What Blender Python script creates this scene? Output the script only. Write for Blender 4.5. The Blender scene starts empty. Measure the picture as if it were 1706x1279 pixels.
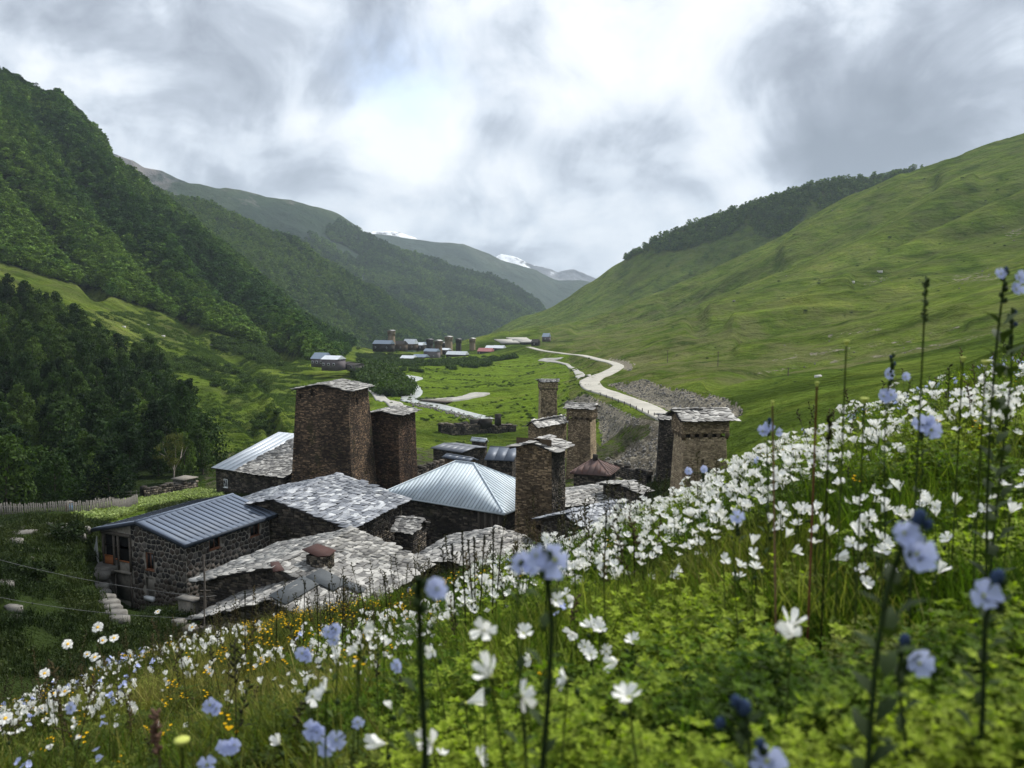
import bpy, math, random
import numpy as np
from mathutils import Vector, Matrix

random.seed(7)
rng = np.random.default_rng(11)
SC = bpy.context.scene
COL = SC.collection

# ------------------------------------------------------------------ camera
F = 1289.0            # focal length in pixels of a 1706 x 1279 frame
CXP, CYP = 853.0, 639.5
HOR = 520.0           # row of the horizon
PITCH = math.atan((CYP - HOR) / F)
cam = bpy.data.cameras.new("camera")
cam.sensor_width = 36.0
cam.lens = 36.0 * F / 1706.0
cam.clip_start = 0.02
cam.clip_end = 40000
cam.dof.use_dof = True
cam.dof.focus_distance = 45.0
cam.dof.aperture_fstop = 7.6
camo = bpy.data.objects.new("camera", cam)
COL.objects.link(camo)
camo.location = (0, 0, 0)
camo.rotation_euler = (math.radians(90) - PITCH, 0, 0)
SC.camera = camo

# ------------------------------------------------------------------ node helpers
class NT:
    def __init__(s, nt):
        s.nt = nt
    def n(s, t, **kw):
        nd = s.nt.nodes.new(t)
        for k, v in kw.items():
            setattr(nd, k, v)
        return nd
    def link(s, a, b):
        s.nt.links.new(a, b)
    def put(s, sock, v):
        if v is None:
            return
        if hasattr(v, 'is_output') or isinstance(v, bpy.types.NodeSocket):
            s.link(v, sock)
        else:
            if isinstance(v, (tuple, list)) and len(v) == 3 and len(sock.default_value) == 4:
                v = tuple(v) + (1.0,)
            sock.default_value = v
    def math(s, op, a, b=None, c=None, clamp=False):
        nd = s.n('ShaderNodeMath', operation=op)
        nd.use_clamp = clamp
        s.put(nd.inputs[0], a); s.put(nd.inputs[1], b)
        if c is not None: s.put(nd.inputs[2], c)
        return nd.outputs[0]
    def vmath(s, op, a, b=None, scale=None):
        nd = s.n('ShaderNodeVectorMath', operation=op)
        s.put(nd.inputs[0], a)
        if b is not None: s.put(nd.inputs[1], b)
        if scale is not None: s.put(nd.inputs[3], scale)
        return nd.outputs['Value'] if op in ('DOT_PRODUCT', 'LENGTH', 'DISTANCE') else nd.outputs[0]
    def noise(s, vec, scale, detail=3, rough=.5, dist=0.0, col=False, ty=None):
        nd = s.n('ShaderNodeTexNoise')
        if ty: nd.noise_type = ty
        if vec is not None: s.link(vec, nd.inputs['Vector'])
        nd.inputs['Scale'].default_value = scale
        nd.inputs['Detail'].default_value = detail
        nd.inputs['Roughness'].default_value = rough
        nd.inputs['Distortion'].default_value = dist
        return nd.outputs['Color' if col else 'Fac']
    def voro(s, vec, scale, feature='F1', out='Distance'):
        nd = s.n('ShaderNodeTexVoronoi', feature=feature)
        if vec is not None: s.link(vec, nd.inputs['Vector'])
        nd.inputs['Scale'].default_value = scale
        return nd.outputs[out]
    def ramp(s, fac, stops, interp='LINEAR'):
        nd = s.n('ShaderNodeValToRGB')
        s.put(nd.inputs[0], fac)
        cr = nd.color_ramp
        cr.interpolation = interp
        while len(cr.elements) < len(stops):
            cr.elements.new(0.5)
        for e, (p, c) in zip(cr.elements, stops):
            e.position = p
            if isinstance(c, (int, float)): c = (c, c, c)
            e.color = tuple(c) + (1.0,)
        return nd.outputs[0]
    def mix(s, fac, a, b, mode='MIX'):
        nd = s.n('ShaderNodeMix', data_type='RGBA', blend_type=mode)
        s.put(nd.inputs[0], fac); s.put(nd.inputs[6], a); s.put(nd.inputs[7], b)
        return nd.outputs[2]
    def attr(s, name, kind='GEOMETRY', out='Fac'):
        nd = s.n('ShaderNodeAttribute', attribute_name=name, attribute_type=kind)
        return nd.outputs[out]
    def map(s, vec, scale=(1, 1, 1), rot=(0, 0, 0), loc=(0, 0, 0)):
        nd = s.n('ShaderNodeMapping')
        s.link(vec, nd.inputs[0])
        nd.inputs['Location'].default_value = loc
        nd.inputs['Rotation'].default_value = rot
        nd.inputs['Scale'].default_value = scale
        return nd.outputs[0]
    def maprange(s, v, a, b, c=0.0, d=1.0, smooth=True):
        nd = s.n('ShaderNodeMapRange')
        if smooth: nd.interpolation_type = 'SMOOTHSTEP'
        s.put(nd.inputs[0], v)
        for i, x in zip((1, 2, 3, 4), (a, b, c, d)): nd.inputs[i].default_value = x
        return nd.outputs[0]
    def objco(s):
        return s.n('ShaderNodeTexCoord').outputs['Object']
    def pos(s):
        return s.n('ShaderNodeNewGeometry').outputs['Position']
    def bump(s, h, strength=.5, dist=.1):
        nd = s.n('ShaderNodeBump')
        nd.inputs['Strength'].default_value = strength
        nd.inputs['Distance'].default_value = dist
        s.link(h, nd.inputs['Height'])
        return nd.outputs[0]
    def rnd(s):
        return s.n('ShaderNodeObjectInfo').outputs['Random']

# ------------------------------------------------------------------ world
def pixdir(px, py):
    u = (px - CXP) / F; v = (CYP - py) / F
    c, si = math.cos(PITCH), math.sin(PITCH)
    d = Vector((u, c + v * si, -si + v * c))
    return d.normalized()

HAZE = 8e-5
SUN_EL = math.radians(50); SUN_AZ = math.radians(46)     # azimuth from +Y towards +X
w = bpy.data.worlds.new("World"); SC.world = w; w.use_nodes = True
w.node_tree.nodes.clear()
N = NT(w.node_tree)
sky = N.n('ShaderNodeTexSky', sky_type='NISHITA'); sky.sun_disc = False
sky.sun_elevation = SUN_EL; sky.sun_rotation = SUN_AZ
sky.air_density = 1.0; sky.dust_density = 1.5
g = N.n('ShaderNodeTexCoord').outputs['Generated']
sep = N.n('ShaderNodeSeparateXYZ'); N.link(g, sep.inputs[0])
zz = N.math('ADD', N.math('MAXIMUM', sep.outputs[2], 0.0), 0.16)
q = N.n('ShaderNodeCombineXYZ')
N.link(N.math('DIVIDE', sep.outputs[0], zz), q.inputs[0])
N.link(N.math('DIVIDE', sep.outputs[1], zz), q.inputs[1])
N.link(N.math('MULTIPLY', sep.outputs[2], 2.2), q.inputs[2])
warp = N.vmath('SCALE', N.vmath('SUBTRACT', N.noise(q.outputs[0], 1.3, 4, .55, col=True), (.5, .5, .5)), scale=0.9)
qq = N.vmath('ADD', q.outputs[0], warp)
n1 = N.noise(qq, 1.15, 9, .56)
n2 = N.noise(N.map(g, scale=(1, 1, 1.15)), 6.2, 9, .56, dist=.5)
n3 = N.noise(N.map(g, scale=(1, 1, 1.2), loc=(3, 1, 2)), 3.0, 6, .5, dist=.5)
dens = N.math('ADD', N.math('ADD', N.math('MULTIPLY', n1, .30), N.math('MULTIPLY', n2, 1.05)), N.math('MULTIPLY', n3, .80))
# the big bright openings (negative) and heavy banks (positive) of this cloud cover: (px, py, radius px, amount)
BLOBS = [(430, 150, 260, .09), (230, 60, 220, .07), (590, 190, 90, .11), (860, 215, 110, .15), (1420, 140, 150, .15), (1660, 110, 130, .09), (1500, 235, 110, .05), (120, 40, 80, .06), (330, 200, 90, .06), (740, 190, 60, .07),
         (640, 60, 120, .05), (1160, 90, 90, .05), (300, 230, 150, .04), (850, 20, 70, .04),
         (990, 110, 90, -.15), (700, 250, 105, -.25), (820, 280, 70, -.12), (30, 90, 60, -.14), (95, 130, 70, -.16), (1330, 60, 70, -.06), (1150, 330, 260, -.05), (960, 290, 170, -.03), (640, 300, 120, -.06), (1260, 210, 60, -.08),
         (380, 285, 150, -.12), (560, 330, 120, -.06), (770, 95, 60, -.06), (600, 330, 90, .05), (830, 330, 100, .05), (900, 440, 160, .02)]
gw = N.vmath('ADD', g, N.vmath('SCALE', N.vmath('SUBTRACT', N.noise(g, 6.0, 5, .6, col=True), (.5, .5, .5)), scale=0.20))
for (bx, by, br, am) in BLOBS:
    d0 = pixdir(bx, by)
    dd = N.vmath('DISTANCE', gw, tuple(d0))
    r = br / F
    e = N.math('EXPONENT', N.math('MULTIPLY', N.math('MULTIPLY', dd, dd), -1.0 / (r * r)))
    dens = N.math('ADD', dens, N.math('MULTIPLY', e, am))
cl = N.ramp(N.maprange(dens, .84, 1.42, 0, 1, smooth=False),
            [(0.0, (5.6, 5.8, 5.95)), (.24, (4.75, 5.0, 5.35)), (.40, (3.75, 4.1, 4.6)), (.53, (2.75, 3.05, 3.55)), (.74, (1.85, 2.08, 2.5)), (1.0, (1.4, 1.6, 1.95))])
# the blue hole
dd = N.vmath('DISTANCE', gw, tuple(pixdir(668, 130)))
hole = N.math('MULTIPLY', N.math('EXPONENT', N.math('MULTIPLY', N.math('MULTIPLY', dd, dd), -1.0 / (.050 ** 2))), .75)
skycol = N.mix(1.0, sky.outputs[0], (1.0, 1.0, 1.0), 'MULTIPLY')
skyb = N.mix(.55, skycol, (5.6, 7.0, 9.6))
full = N.mix(hole, cl, skyb)
bg = N.n('ShaderNodeBackground'); N.link(full, bg.inputs[0]); bg.inputs[1].default_value = 0.1
wo = N.n('ShaderNodeOutputWorld'); N.link(bg.outputs[0], wo.inputs[0])
w.cycles.sampling_method = 'MANUAL'; w.cycles.sample_map_resolution = 512

# ------------------------------------------------------------------ sun behind cloud
sl = bpy.data.lights.new("sun", 'SUN'); sl.energy = 2.5; sl.angle = math.radians(6); sl.color = (1.0, .96, .89)
so = bpy.data.objects.new("sun", sl); COL.objects.link(so)
sv = Vector((math.sin(SUN_AZ) * math.cos(SUN_EL), math.cos(SUN_AZ) * math.cos(SUN_EL), math.sin(SUN_EL)))
so.rotation_euler = (-sv).to_track_quat('-Z', 'Y').to_euler()
so.location = (0, 0, 300)

vs = SC.view_settings
vs.view_transform = 'Standard'; vs.look = 'None'; vs.gamma = 1.0; vs.use_curve_mapping = False
vs.exposure = 1.05
SC.cycles.max_bounces = 5; SC.cycles.diffuse_bounces = 3; SC.cycles.glossy_bounces = 2
SC.cycles.transmission_bounces = 3; SC.cycles.transparent_max_bounces = 4; SC.cycles.volume_bounces = 0
SC.cycles.use_denoising = True
SC.cycles.use_adaptive_sampling = True; SC.cycles.adaptive_threshold = 0.015

# ------------------------------------------------------------------ geometry helpers
def P(px, py, D):
    """point of the place seen at pixel (px, py) and D metres ahead"""
    d = pixdir(px, py); k = D / d.y
    return np.array((d.x * k, D, d.z * k))
def E_of(py):
    c, s_ = math.cos(PITCH), math.sin(PITCH); v = (CYP - py) / F
    return (-s_ + v * c) / (c + v * s_)
def A_of(px, py):
    d = pixdir(px, py); return d.x / d.y
def proj(p):
    x, y, z = p[..., 0], p[..., 1], p[..., 2]
    c, s_ = math.cos(PITCH), math.sin(PITCH)
    fw = y * c - z * s_; up = y * s_ + z * c
    return CXP + F * x / fw, CYP - F * up / fw

class MB:
    def __init__(s): s.V = []; s.Fs = []; s.T = []; s.n = 0; s.M = []
    def add(s, V, Fc, tint=None, mi=0):
        V = np.asarray(V, float).reshape(-1, 3); Fc = np.asarray(Fc, int)
        if Fc.ndim == 1: Fc = Fc[None]
        s.V.append(V); s.Fs.append(Fc + s.n); s.n += len(V)
        t = np.zeros(len(Fc)) if tint is None else np.broadcast_to(np.asarray(tint, float), (len(Fc),))
        s.T.append(t); s.M.append(np.full(len(Fc), mi))
    def box8(s, c, tint=None, mi=0):
        s.add(c, [(3, 2, 1, 0), (4, 5, 6, 7), (0, 1, 5, 4), (1, 2, 6, 5), (2, 3, 7, 6), (3, 0, 4, 7)], tint, mi)
    def box(s, o, a, b, c, tint=None, mi=0):
        """o corner, a b c edge vectors"""
        o, a, b, c = (np.asarray(v, float) for v in (o, a, b, c))
        s.box8([o, o + a, o + a + b, o + b, o + c, o + a + c, o + a + b + c, o + b + c], tint, mi)
    def prism(s, pts, off, tint=None, mi=0):
        pts = np.asarray(pts, float); off = np.asarray(off, float); n = len(pts)
        V = np.vstack([pts, pts + off]); b = s.n
        s.V.append(V); s.n += len(V)
        s.Fs.append(np.array([list(range(n))[::-1]]) + b); s.Fs.append(np.array([[i + n for i in range(n)]]) + b)
        s.Fs.append(np.array([(i, (i + 1) % n, (i + 1) % n + n, i + n) for i in range(n)]) + b)
        for k in (1, 1, n): s.T.append(np.full(k, 0. if tint is None else tint)); s.M.append(np.full(k, mi))
    def tube(s, pts, rads, k=6, tint=None, cap=True, mi=0):
        pts = np.asarray(pts, float); n = len(pts)
        rads = np.broadcast_to(np.asarray(rads, float), (n,))
        V = []
        for i in range(n):
            t = pts[min(i + 1, n - 1)] - pts[max(i - 1, 0)]; t = t / (np.linalg.norm(t) + 1e-9)
            h = np.array((0, 0, 1.)) if abs(t[2]) < .9 else np.array((1., 0, 0))
            a = np.cross(t, h); a /= np.linalg.norm(a); b = np.cross(t, a)
            for j in range(k):
                an = 2 * math.pi * j / k
                V.append(pts[i] + rads[i] * (math.cos(an) * a + math.sin(an) * b))
        Fc = [(i * k + j, i * k + (j + 1) % k, (i + 1) * k + (j + 1) % k, (i + 1) * k + j) for i in range(n - 1) for j in range(k)]
        b = s.n
        s.add(V, Fc, tint, mi)
        if cap:
            s.Fs.append(np.array([[j for j in range(k)]]) + b); s.Fs.append(np.array([[(n - 1) * k + j for j in range(k)]]) + b)
            for _ in (0, 1): s.T.append(np.full(1, 0. if tint is None else tint)); s.M.append(np.full(1, mi))
    def mesh(s, name, mats=None, smooth=False, recalc=False):
        me = bpy.data.meshes.new(name)
        V = np.vstack(s.V) if s.V else np.zeros((0, 3))
        me.vertices.add(len(V)); me.vertices.foreach_set('co', V.ravel().astype(np.float32))
        lt = np.concatenate([np.full(len(f), f.shape[1]) for f in s.Fs]); lv = np.concatenate([f.ravel() for f in s.Fs])
        me.loops.add(len(lv)); me.loops.foreach_set('vertex_index', lv.astype(np.int32))
        me.polygons.add(len(lt))
        ls = np.concatenate([[0], np.cumsum(lt)[:-1]])
        me.polygons.foreach_set('loop_start', ls.astype(np.int32))
        me.polygons.foreach_set('material_index', np.concatenate(s.M).astype(np.int32))
        if smooth: me.polygons.foreach_set('use_smooth', np.ones(len(lt), bool))
        at = me.attributes.new('tint', 'FLOAT', 'FACE'); at.data.foreach_set('value', np.concatenate(s.T).astype(np.float32))
        me.update(calc_edges=True)
        if mats is not None:
            for m in (mats if isinstance(mats, (list, tuple)) else [mats]): me.materials.append(m)
        return me
    def build(s, name, mats, parent=None, loc=None, smooth=False):
        """V are in the frame of the thing (parents only carry a translation)"""
        o = bpy.data.objects.new(name, s.mesh(name, mats, smooth)); COL.objects.link(o)
        if parent is not None: o.parent = parent
        if loc is not None: o.location = loc
        return o

def tag(o, label=None, cat=None, group=None, kind=None):
    if label: o['label'] = label
    if cat: o['category'] = cat
    if group: o['group'] = group
    if kind: o['kind'] = kind
    return o
def thing(name, label, cat, loc=(0, 0, 0), group=None):
    o = bpy.data.objects.new(name, None); COL.objects.link(o); o.location = tuple(float(v) for v in loc); o.empty_display_size = .3
    return tag(o, label, cat, group)
def inst(me, name, parent, loc, rot=None, scale=None, mtx=None):
    o = bpy.data.objects.new(name, me); COL.objects.link(o)
    if parent is not None: o.parent = parent
    if mtx is not None: o.matrix_local = mtx
    else:
        o.location = loc
        if rot is not None: o.rotation_euler = rot
        if scale is not None: o.scale = scale
    return o

def hsh(ix, iy, seed=0):
    h = (ix.astype(np.int64) * 374761393 + iy.astype(np.int64) * 668265263 + seed * 982451653) & 0xffffffff
    h = ((h ^ (h >> 13)) * 1274126177) & 0xffffffff
    return ((h ^ (h >> 16)) & 0xffffff) / float(0xffffff)
def vnoise(x, y, seed=0):
    x = np.asarray(x, float); y = np.asarray(y, float)
    ix = np.floor(x); iy = np.floor(y); fx = x - ix; fy = y - iy
    fx = fx * fx * fx * (fx * (fx * 6 - 15) + 10); fy = fy * fy * fy * (fy * (fy * 6 - 15) + 10)
    a = hsh(ix, iy, seed); b = hsh(ix + 1, iy, seed); c = hsh(ix, iy + 1, seed); d = hsh(ix + 1, iy + 1, seed)
    return (a * (1 - fx) + b * fx) * (1 - fy) + (c * (1 - fx) + d * fx) * fy - .5
def fbm(x, y, octv=4, seed=0, gain=.5):
    s_ = 0; am = 1
    for i in range(octv):
        s_ = s_ + am * vnoise(x * 2 ** i + 17.3 * i, y * 2 ** i - 9.1 * i, seed + i); am *= gain
    return s_

class TPS:
    def __init__(s, pts, val, lam=1e-5):
        s.p = np.asarray(pts, float); n = len(s.p)
        K = s.phi(s.p, s.p) + lam * np.eye(n)
        Q = np.hstack([np.ones((n, 1)), s.p])
        A = np.zeros((n + 3, n + 3)); A[:n, :n] = K; A[:n, n:] = Q; A[n:, :n] = Q.T
        s.w = np.linalg.solve(A, np.concatenate([val, np.zeros(3)]))
    @staticmethod
    def phi(a, b):
        r2 = ((a[:, None, :] - b[None, :, :]) ** 2).sum(2)
        return .5 * r2 * np.log(r2 + 1e-12)
    def __call__(s, a, t):
        a = np.asarray(a, float); sh = a.shape
        X = np.stack([a.ravel(), np.asarray(t, float).ravel()], 1); out = np.zeros(len(X))
        for i in range(0, len(X), 20000):
            x = X[i:i + 20000]
            out[i:i + 20000] = s.phi(x, s.p) @ s.w[:-3] + np.hstack([np.ones((len(x), 1)), x]) @ s.w[-3:]
        return out.reshape(sh)

def inpoly(x, y, poly):
    x = np.asarray(x); y = np.asarray(y); r = np.zeros(x.shape, bool); n = len(poly)
    for i in range(n):
        x1, y1 = poly[i]; x2, y2 = poly[(i + 1) % n]
        if y1 == y2: continue
        c = ((y1 > y) != (y2 > y)) & (x < (x2 - x1) * (y - y1) / (y2 - y1) + x1)
        r ^= c
    return r
def polydist(x, y, pl):
    """distance to a polyline"""
    d = np.full(np.shape(x), 1e9)
    for (x1, y1), (x2, y2) in zip(pl[:-1], pl[1:]):
        vx, vy = x2 - x1, y2 - y1; L = vx * vx + vy * vy + 1e-9
        t = np.clip(((x - x1) * vx + (y - y1) * vy) / L, 0, 1)
        d = np.minimum(d, np.hypot(x - x1 - t * vx, y - y1 - t * vy))
    return d

# ------------------------------------------------------------------ materials
MATS = {}
def principled(name, rough=.8, spec=.3):
    m = bpy.data.materials.new(name); m.use_nodes = True
    t = NT(m.node_tree); b = m.node_tree.nodes['Principled BSDF']
    b.inputs['Roughness'].default_value = rough
    b.inputs['Specular IOR Level'].default_value = spec
    MATS[name] = m
    return m, t, b
def simple(name, col, rough=.7, metal=0, spec=.3, var=.25, nscale=3.0, bump=0, bscale=30):
    m, t, b = principled(name, rough, spec)
    b.inputs['Metallic'].default_value = metal
    co = t.objco()
    nz = t.noise(co, nscale, 5, .6)
    lo = tuple(c * (1 - var) for c in col); hi = tuple(min(1, c * (1 + var)) for c in col)
    t.link(t.ramp(nz, [(.3, lo), (.7, hi)]), b.inputs['Base Color'])
    if bump:
        t.link(t.bump(t.noise(co, bscale, 4, .6), .6, bump), b.inputs['Normal'])
    return m

# stone courses: 'tint' picks the stone, weathering in patches
def stone_mat(name, dark, mid, warm, warmth=.35, patch=.35, wseed=0.0, moss=0.0):
    m, t, b = principled(name, .9, .2)
    co = t.pos()
    ti = t.attr('tint')
    mx_ = lambda a, b, k: tuple(x * (1 - k) + y * k for x, y in zip(a, b))
    base = t.ramp(ti, [(0, mx_(dark, mid, .35)), (.5, mid), (.85, mx_(mid, warm, .75)), (1, tuple(min(1, c * 1.2) for c in warm))])
    wz = t.noise(t.map(co, loc=(wseed, wseed, 0), scale=(1, 1, .8)), patch, 5, .62, dist=.4)
    k = t.maprange(wz, .5 - warmth * .25, .66 - warmth * .1)
    col = t.mix(k, t.mix(.75, base, dark, 'MIX'), base)
    fine = t.noise(co, 9, 5, .7)
    col = t.mix(.7, col, t.ramp(fine, [(.25, .45), (.75, 1.45)]), 'MULTIPLY')
    if moss:
        mz = t.maprange(t.noise(t.map(co, loc=(9, wseed, 3)), .45, 4, .6), .56, .68)
        col = t.mix(t.math('MULTIPLY', mz, moss), col, (.045, .05, .015))
    t.link(col, b.inputs['Base Color'])
    t.link(t.bump(t.math('ADD', t.noise(co, 16, 5, .7), t.noise(co, 60, 3, .7)), .8, .03), b.inputs['Normal'])
    return m
M_STONE_A = stone_mat('stone_brown', (.026, .021, .018), (.105, .078, .058), (.32, .215, .13), .62, .30, 2.0, .4)
M_STONE_B = stone_mat('stone_rust', (.018, .014, .012), (.078, .053, .038), (.20, .125, .078), .55, .35, 7.0, .3)
M_STONE_C = stone_mat('stone_tan', (.06, .046, .032), (.26, .195, .125), (.48, .37, .24), .9, .40, 4.0)
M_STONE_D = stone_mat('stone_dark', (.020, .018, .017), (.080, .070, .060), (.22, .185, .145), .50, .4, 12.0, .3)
M_PLASTER_LIT = stone_mat('lime_plaster_sunlit', (.20, .155, .10), (.40, .31, .20), (.50, .40, .26), 1.4, .5, 3.0)  # plaster tone for tower faces in sun; the light is put into the colour
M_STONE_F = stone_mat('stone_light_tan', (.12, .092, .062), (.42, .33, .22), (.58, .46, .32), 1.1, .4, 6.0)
M_STONE_E = stone_mat('stone_ochre', (.042, .032, .023), (.185, .135, .085), (.40, .295, .18), .75, .30, 9.0)

def slate_mat(name, cols, use_tint=False, dark=.6):
    m, t, b = principled(name, .55, .45)
    co = t.pos()
    r = t.attr('tint') if use_tint else t.rnd()
    c = t.ramp(r, [(0, cols[0]), (.35, cols[1]), (.7, cols[2]), (1, cols[3])])
    nz = t.noise(co, 3.2, 6, .68)
    c = t.mix(.8, c, t.ramp(nz, [(.3, dark), (.7, 1.35)]), 'MULTIPLY')
    li = t.maprange(t.noise(co, 11, 5, .7), .57, .66)
    c = t.mix(t.math('MULTIPLY', li, .45), c, (.34, .35, .31))
    di = t.maprange(t.noise(t.map(co, loc=(5, 5, 5)), 1.1, 5, .65), .56, .72)
    c = t.mix(t.math('MULTIPLY', di, .45), c, (.07, .07, .06))
    t.link(c, b.inputs['Base Color'])
    t.link(t.ramp(nz, [(.3, .42), (.7, .75)]), b.inputs['Roughness'])
    t.link(t.bump(t.math('ADD', t.noise(co, 7, 5, .7), t.noise(co, 40, 3, .6)), .6, .03), b.inputs['Normal'])
    return m
BL = ((.07, .08, .10), (.15, .165, .195), (.24, .255, .285), (.48, .50, .52))
GR = ((.06, .058, .056), (.165, .16, .152), (.275, .268, .25), (.43, .42, .395))
M_SLATE_BLUE = slate_mat('slate_blue_grey', BL); M_SLATE_BLUE_T = slate_mat('slate_blue_grey_joined', BL, True)
M_SLATE_GREY = slate_mat('slate_pale_grey', GR); M_SLATE_GREY_T = slate_mat('slate_pale_grey_joined', GR, True)
M_DECK = simple('roof_underlay', (.035, .032, .03), .95)
M_WOOD = simple('weathered_wood', (.11, .095, .08), .85, var=.4, nscale=8, bump=.01)
M_WOOD_DK = simple('dark_wood', (.045, .038, .032), .85, var=.4, nscale=8, bump=.01)
M_WOOD_OR = simple('orange_varnished_wood', (.36, .13, .045), .5, var=.2, nscale=6)
M_WOOD_BR = simple('red_brown_wood', (.20, .085, .045), .6, var=.25, nscale=6)
M_GLASS = simple('window_glass', (.02, .024, .03), .12, spec=.6, var=.1)
M_SHADE_BLACK = simple('black_interior_shade', (.006, .006, .006), .9)  # near-black colour stands in for the shade inside openings
M_WHITE = simple('white_paint', (.72, .74, .76), .5, var=.06)
M_CONC = simple('rough_concrete', (.19, .175, .15), .9, var=.3, nscale=2.5, bump=.02)
M_MORTAR = simple('pale_mortar', (.30, .275, .24), .95, var=.3, nscale=5, bump=.02)
M_RUBBLE = None
def metal_mat(name, col, rough=.38, metal=.0, rust=0):
    m, t, b = principled(name, rough, .5)
    b.inputs['Metallic'].default_value = metal
    co = t.pos()
    nz = t.noise(co, .7, 5, .6); st = t.noise(t.map(co, scale=(4, 4, 4)), 2, 4, .6)
    c = t.mix(.55, tuple(col), t.ramp(nz, [(.3, .82), (.7, 1.15)]), 'MULTIPLY')
    c = t.mix(t.math('MULTIPLY', t.maprange(st, .56, .7), .25), c, tuple(x * .55 for x in col))
    r = t.rnd()
    c = t.mix(.5, c, t.ramp(r, [(0, .86), (1, 1.12)]), 'MULTIPLY')
    if rust:
        c = t.mix(t.math('MULTIPLY', t.maprange(t.noise(co, 1.6, 5, .7), .48, .62), rust), c, (.16, .06, .03))
    t.link(c, b.inputs['Base Color'])
    t.link(t.ramp(nz, [(.3, rough * .85), (.7, rough * 1.25)]), b.inputs['Roughness'])
    t.link(t.bump(t.noise(co, 1.1, 3, .5), .12, .02), b.inputs['Normal'])
    return m
M_MET_NAVY = metal_mat('navy_sheet_metal', (.115, .145, .20), .62, .0)
M_MET_BLUE = metal_mat('pale_blue_zinc', (.50, .57, .62), .55, .0)
M_MET_GREY = metal_mat('grey_sheet_metal', (.12, .13, .155), .5, .2)
M_MET_SLATE = metal_mat('slate_blue_sheet', (.085, .105, .14), .5, .2)
M_MET_LIGHT = metal_mat('light_galvanised', (.50, .54, .58), .45, .4)
M_MET_RED = metal_mat('rusty_red_sheet', (.048, .018, .014), .85, 0, .0)
M_MET_BROWN = metal_mat('brown_red_sheet', (.105, .068, .062), .85, .0, .3)
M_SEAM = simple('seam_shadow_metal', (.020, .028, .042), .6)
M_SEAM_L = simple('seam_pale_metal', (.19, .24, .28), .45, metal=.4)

# --- rubble stones of the modern house wall
def rubble_mat():
    m, t, b = principled('dark_rubble_stone', .8, .3)
    co = t.pos(); r = t.rnd()
    c = t.ramp(r, [(0, (.018, .017, .018)), (.5, (.035, .032, .03)), (.8, (.07, .055, .045)), (1, (.12, .11, .10))])
    c = t.mix(.6, c, t.ramp(t.noise(co, 8, 5, .7), [(.3, .6), (.7, 1.5)]), 'MULTIPLY')
    t.link(c, b.inputs['Base Color'])
    t.link(t.bump(t.noise(co, 14, 4, .7), .6, .03), b.inputs['Normal'])
    return m
M_RUBBLE = rubble_mat()

# --- foliage
def leaf_mat(name, cols, tint_inst=True, transl=.35, rough=.6, spec=.06, patchy=None):
    m = bpy.data.materials.new(name); m.use_nodes = True
    nt = m.node_tree; nt.nodes.clear(); t = NT(nt)
    r = t.rnd()
    if tint_inst:
        r = t.math('ADD', t.math('MULTIPLY', r, .45), t.math('MULTIPLY', t.attr('tint', 'INSTANCER'), .75), clamp=True)
    n = len(cols)
    c = t.ramp(r, [(i / (n - 1), cols[i]) for i in range(n)])
    ft = t.attr('tint')
    c = t.mix(1.0, c, t.ramp(ft, [(0, .5), (.5, 1.0), (1, 1.6)]), 'MULTIPLY')
    di = t.n('ShaderNodeBsdfPrincipled'); t.link(c, di.inputs['Base Color'])
    di.inputs['Roughness'].default_value = rough; di.inputs['Specular IOR Level'].default_value = spec
    tr = t.n('ShaderNodeBsdfTranslucent')
    t.link(t.mix(1.0, c, (1.35, 1.5, .55), 'MULTIPLY'), tr.inputs[0])
    mx = t.n('ShaderNodeMixShader'); mx.inputs[0].default_value = transl
    t.link(di.outputs[0], mx.inputs[1]); t.link(tr.outputs[0], mx.inputs[2])
    o = t.n('ShaderNodeOutputMaterial'); t.link(mx.outputs[0], o.inputs[0])
    MATS[name] = m
    return m
M_TREE_FAR = leaf_mat('leaves_hill_forest', [(.018, .046, .014), (.034, .078, .018), (.062, .122, .022), (.110, .180, .030)], True, .2)
M_TREE_NEAR = leaf_mat('leaves_near_forest', [(.009, .020, .007), (.017, .036, .010), (.032, .060, .014), (.066, .105, .024)], False, .25)
M_TREE_OLIVE = leaf_mat('leaves_olive', [(.075, .085, .025), (.11, .11, .035)], False, .3)
M_BUSH = leaf_mat('leaves_bush', [(.028, .050, .016), (.045, .078, .018), (.065, .105, .022)], True, .25)
M_GRASS = leaf_mat('meadow_grass_blades', [(.028, .060, .008), (.058, .105, .012), (.11, .165, .020), (.19, .21, .050)], True, .35)
M_GRASS_OL = leaf_mat('olive_grass_blades', [(.030, .040, .010), (.062, .078, .016), (.12, .13, .028), (.21, .19, .065)], True, .3)
M_SPRIG_OL = leaf_mat('olive_sprig_leaves', [(.028, .045, .010), (.065, .088, .016), (.13, .15, .028)], True, .3)
M_ROUGH = leaf_mat('dark_rough_grass', [(.012, .022, .007), (.022, .036, .010), (.045, .06, .018)], True, .15)
M_LEAFMAT = leaf_mat('leafy_mat_leaves', [(.022, .048, .007), (.075, .125, .013), (.22, .28, .032)], True, .40)
M_STEMDK = leaf_mat('dark_stems', [(.018, .020, .010), (.035, .034, .014), (.06, .045, .022)], True, .1)
M_STEMG = leaf_mat('green_stems', [(.05, .075, .02), (.075, .105, .03)], False, .2)
M_STEMB = leaf_mat('dark_green_spike', [(.026, .042, .016), (.045, .07, .026)], False, .2)
M_CROP = leaf_mat('garden_leaves', [(.10, .15, .04), (.17, .22, .07), (.26, .31, .12)], True, .3)
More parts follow.
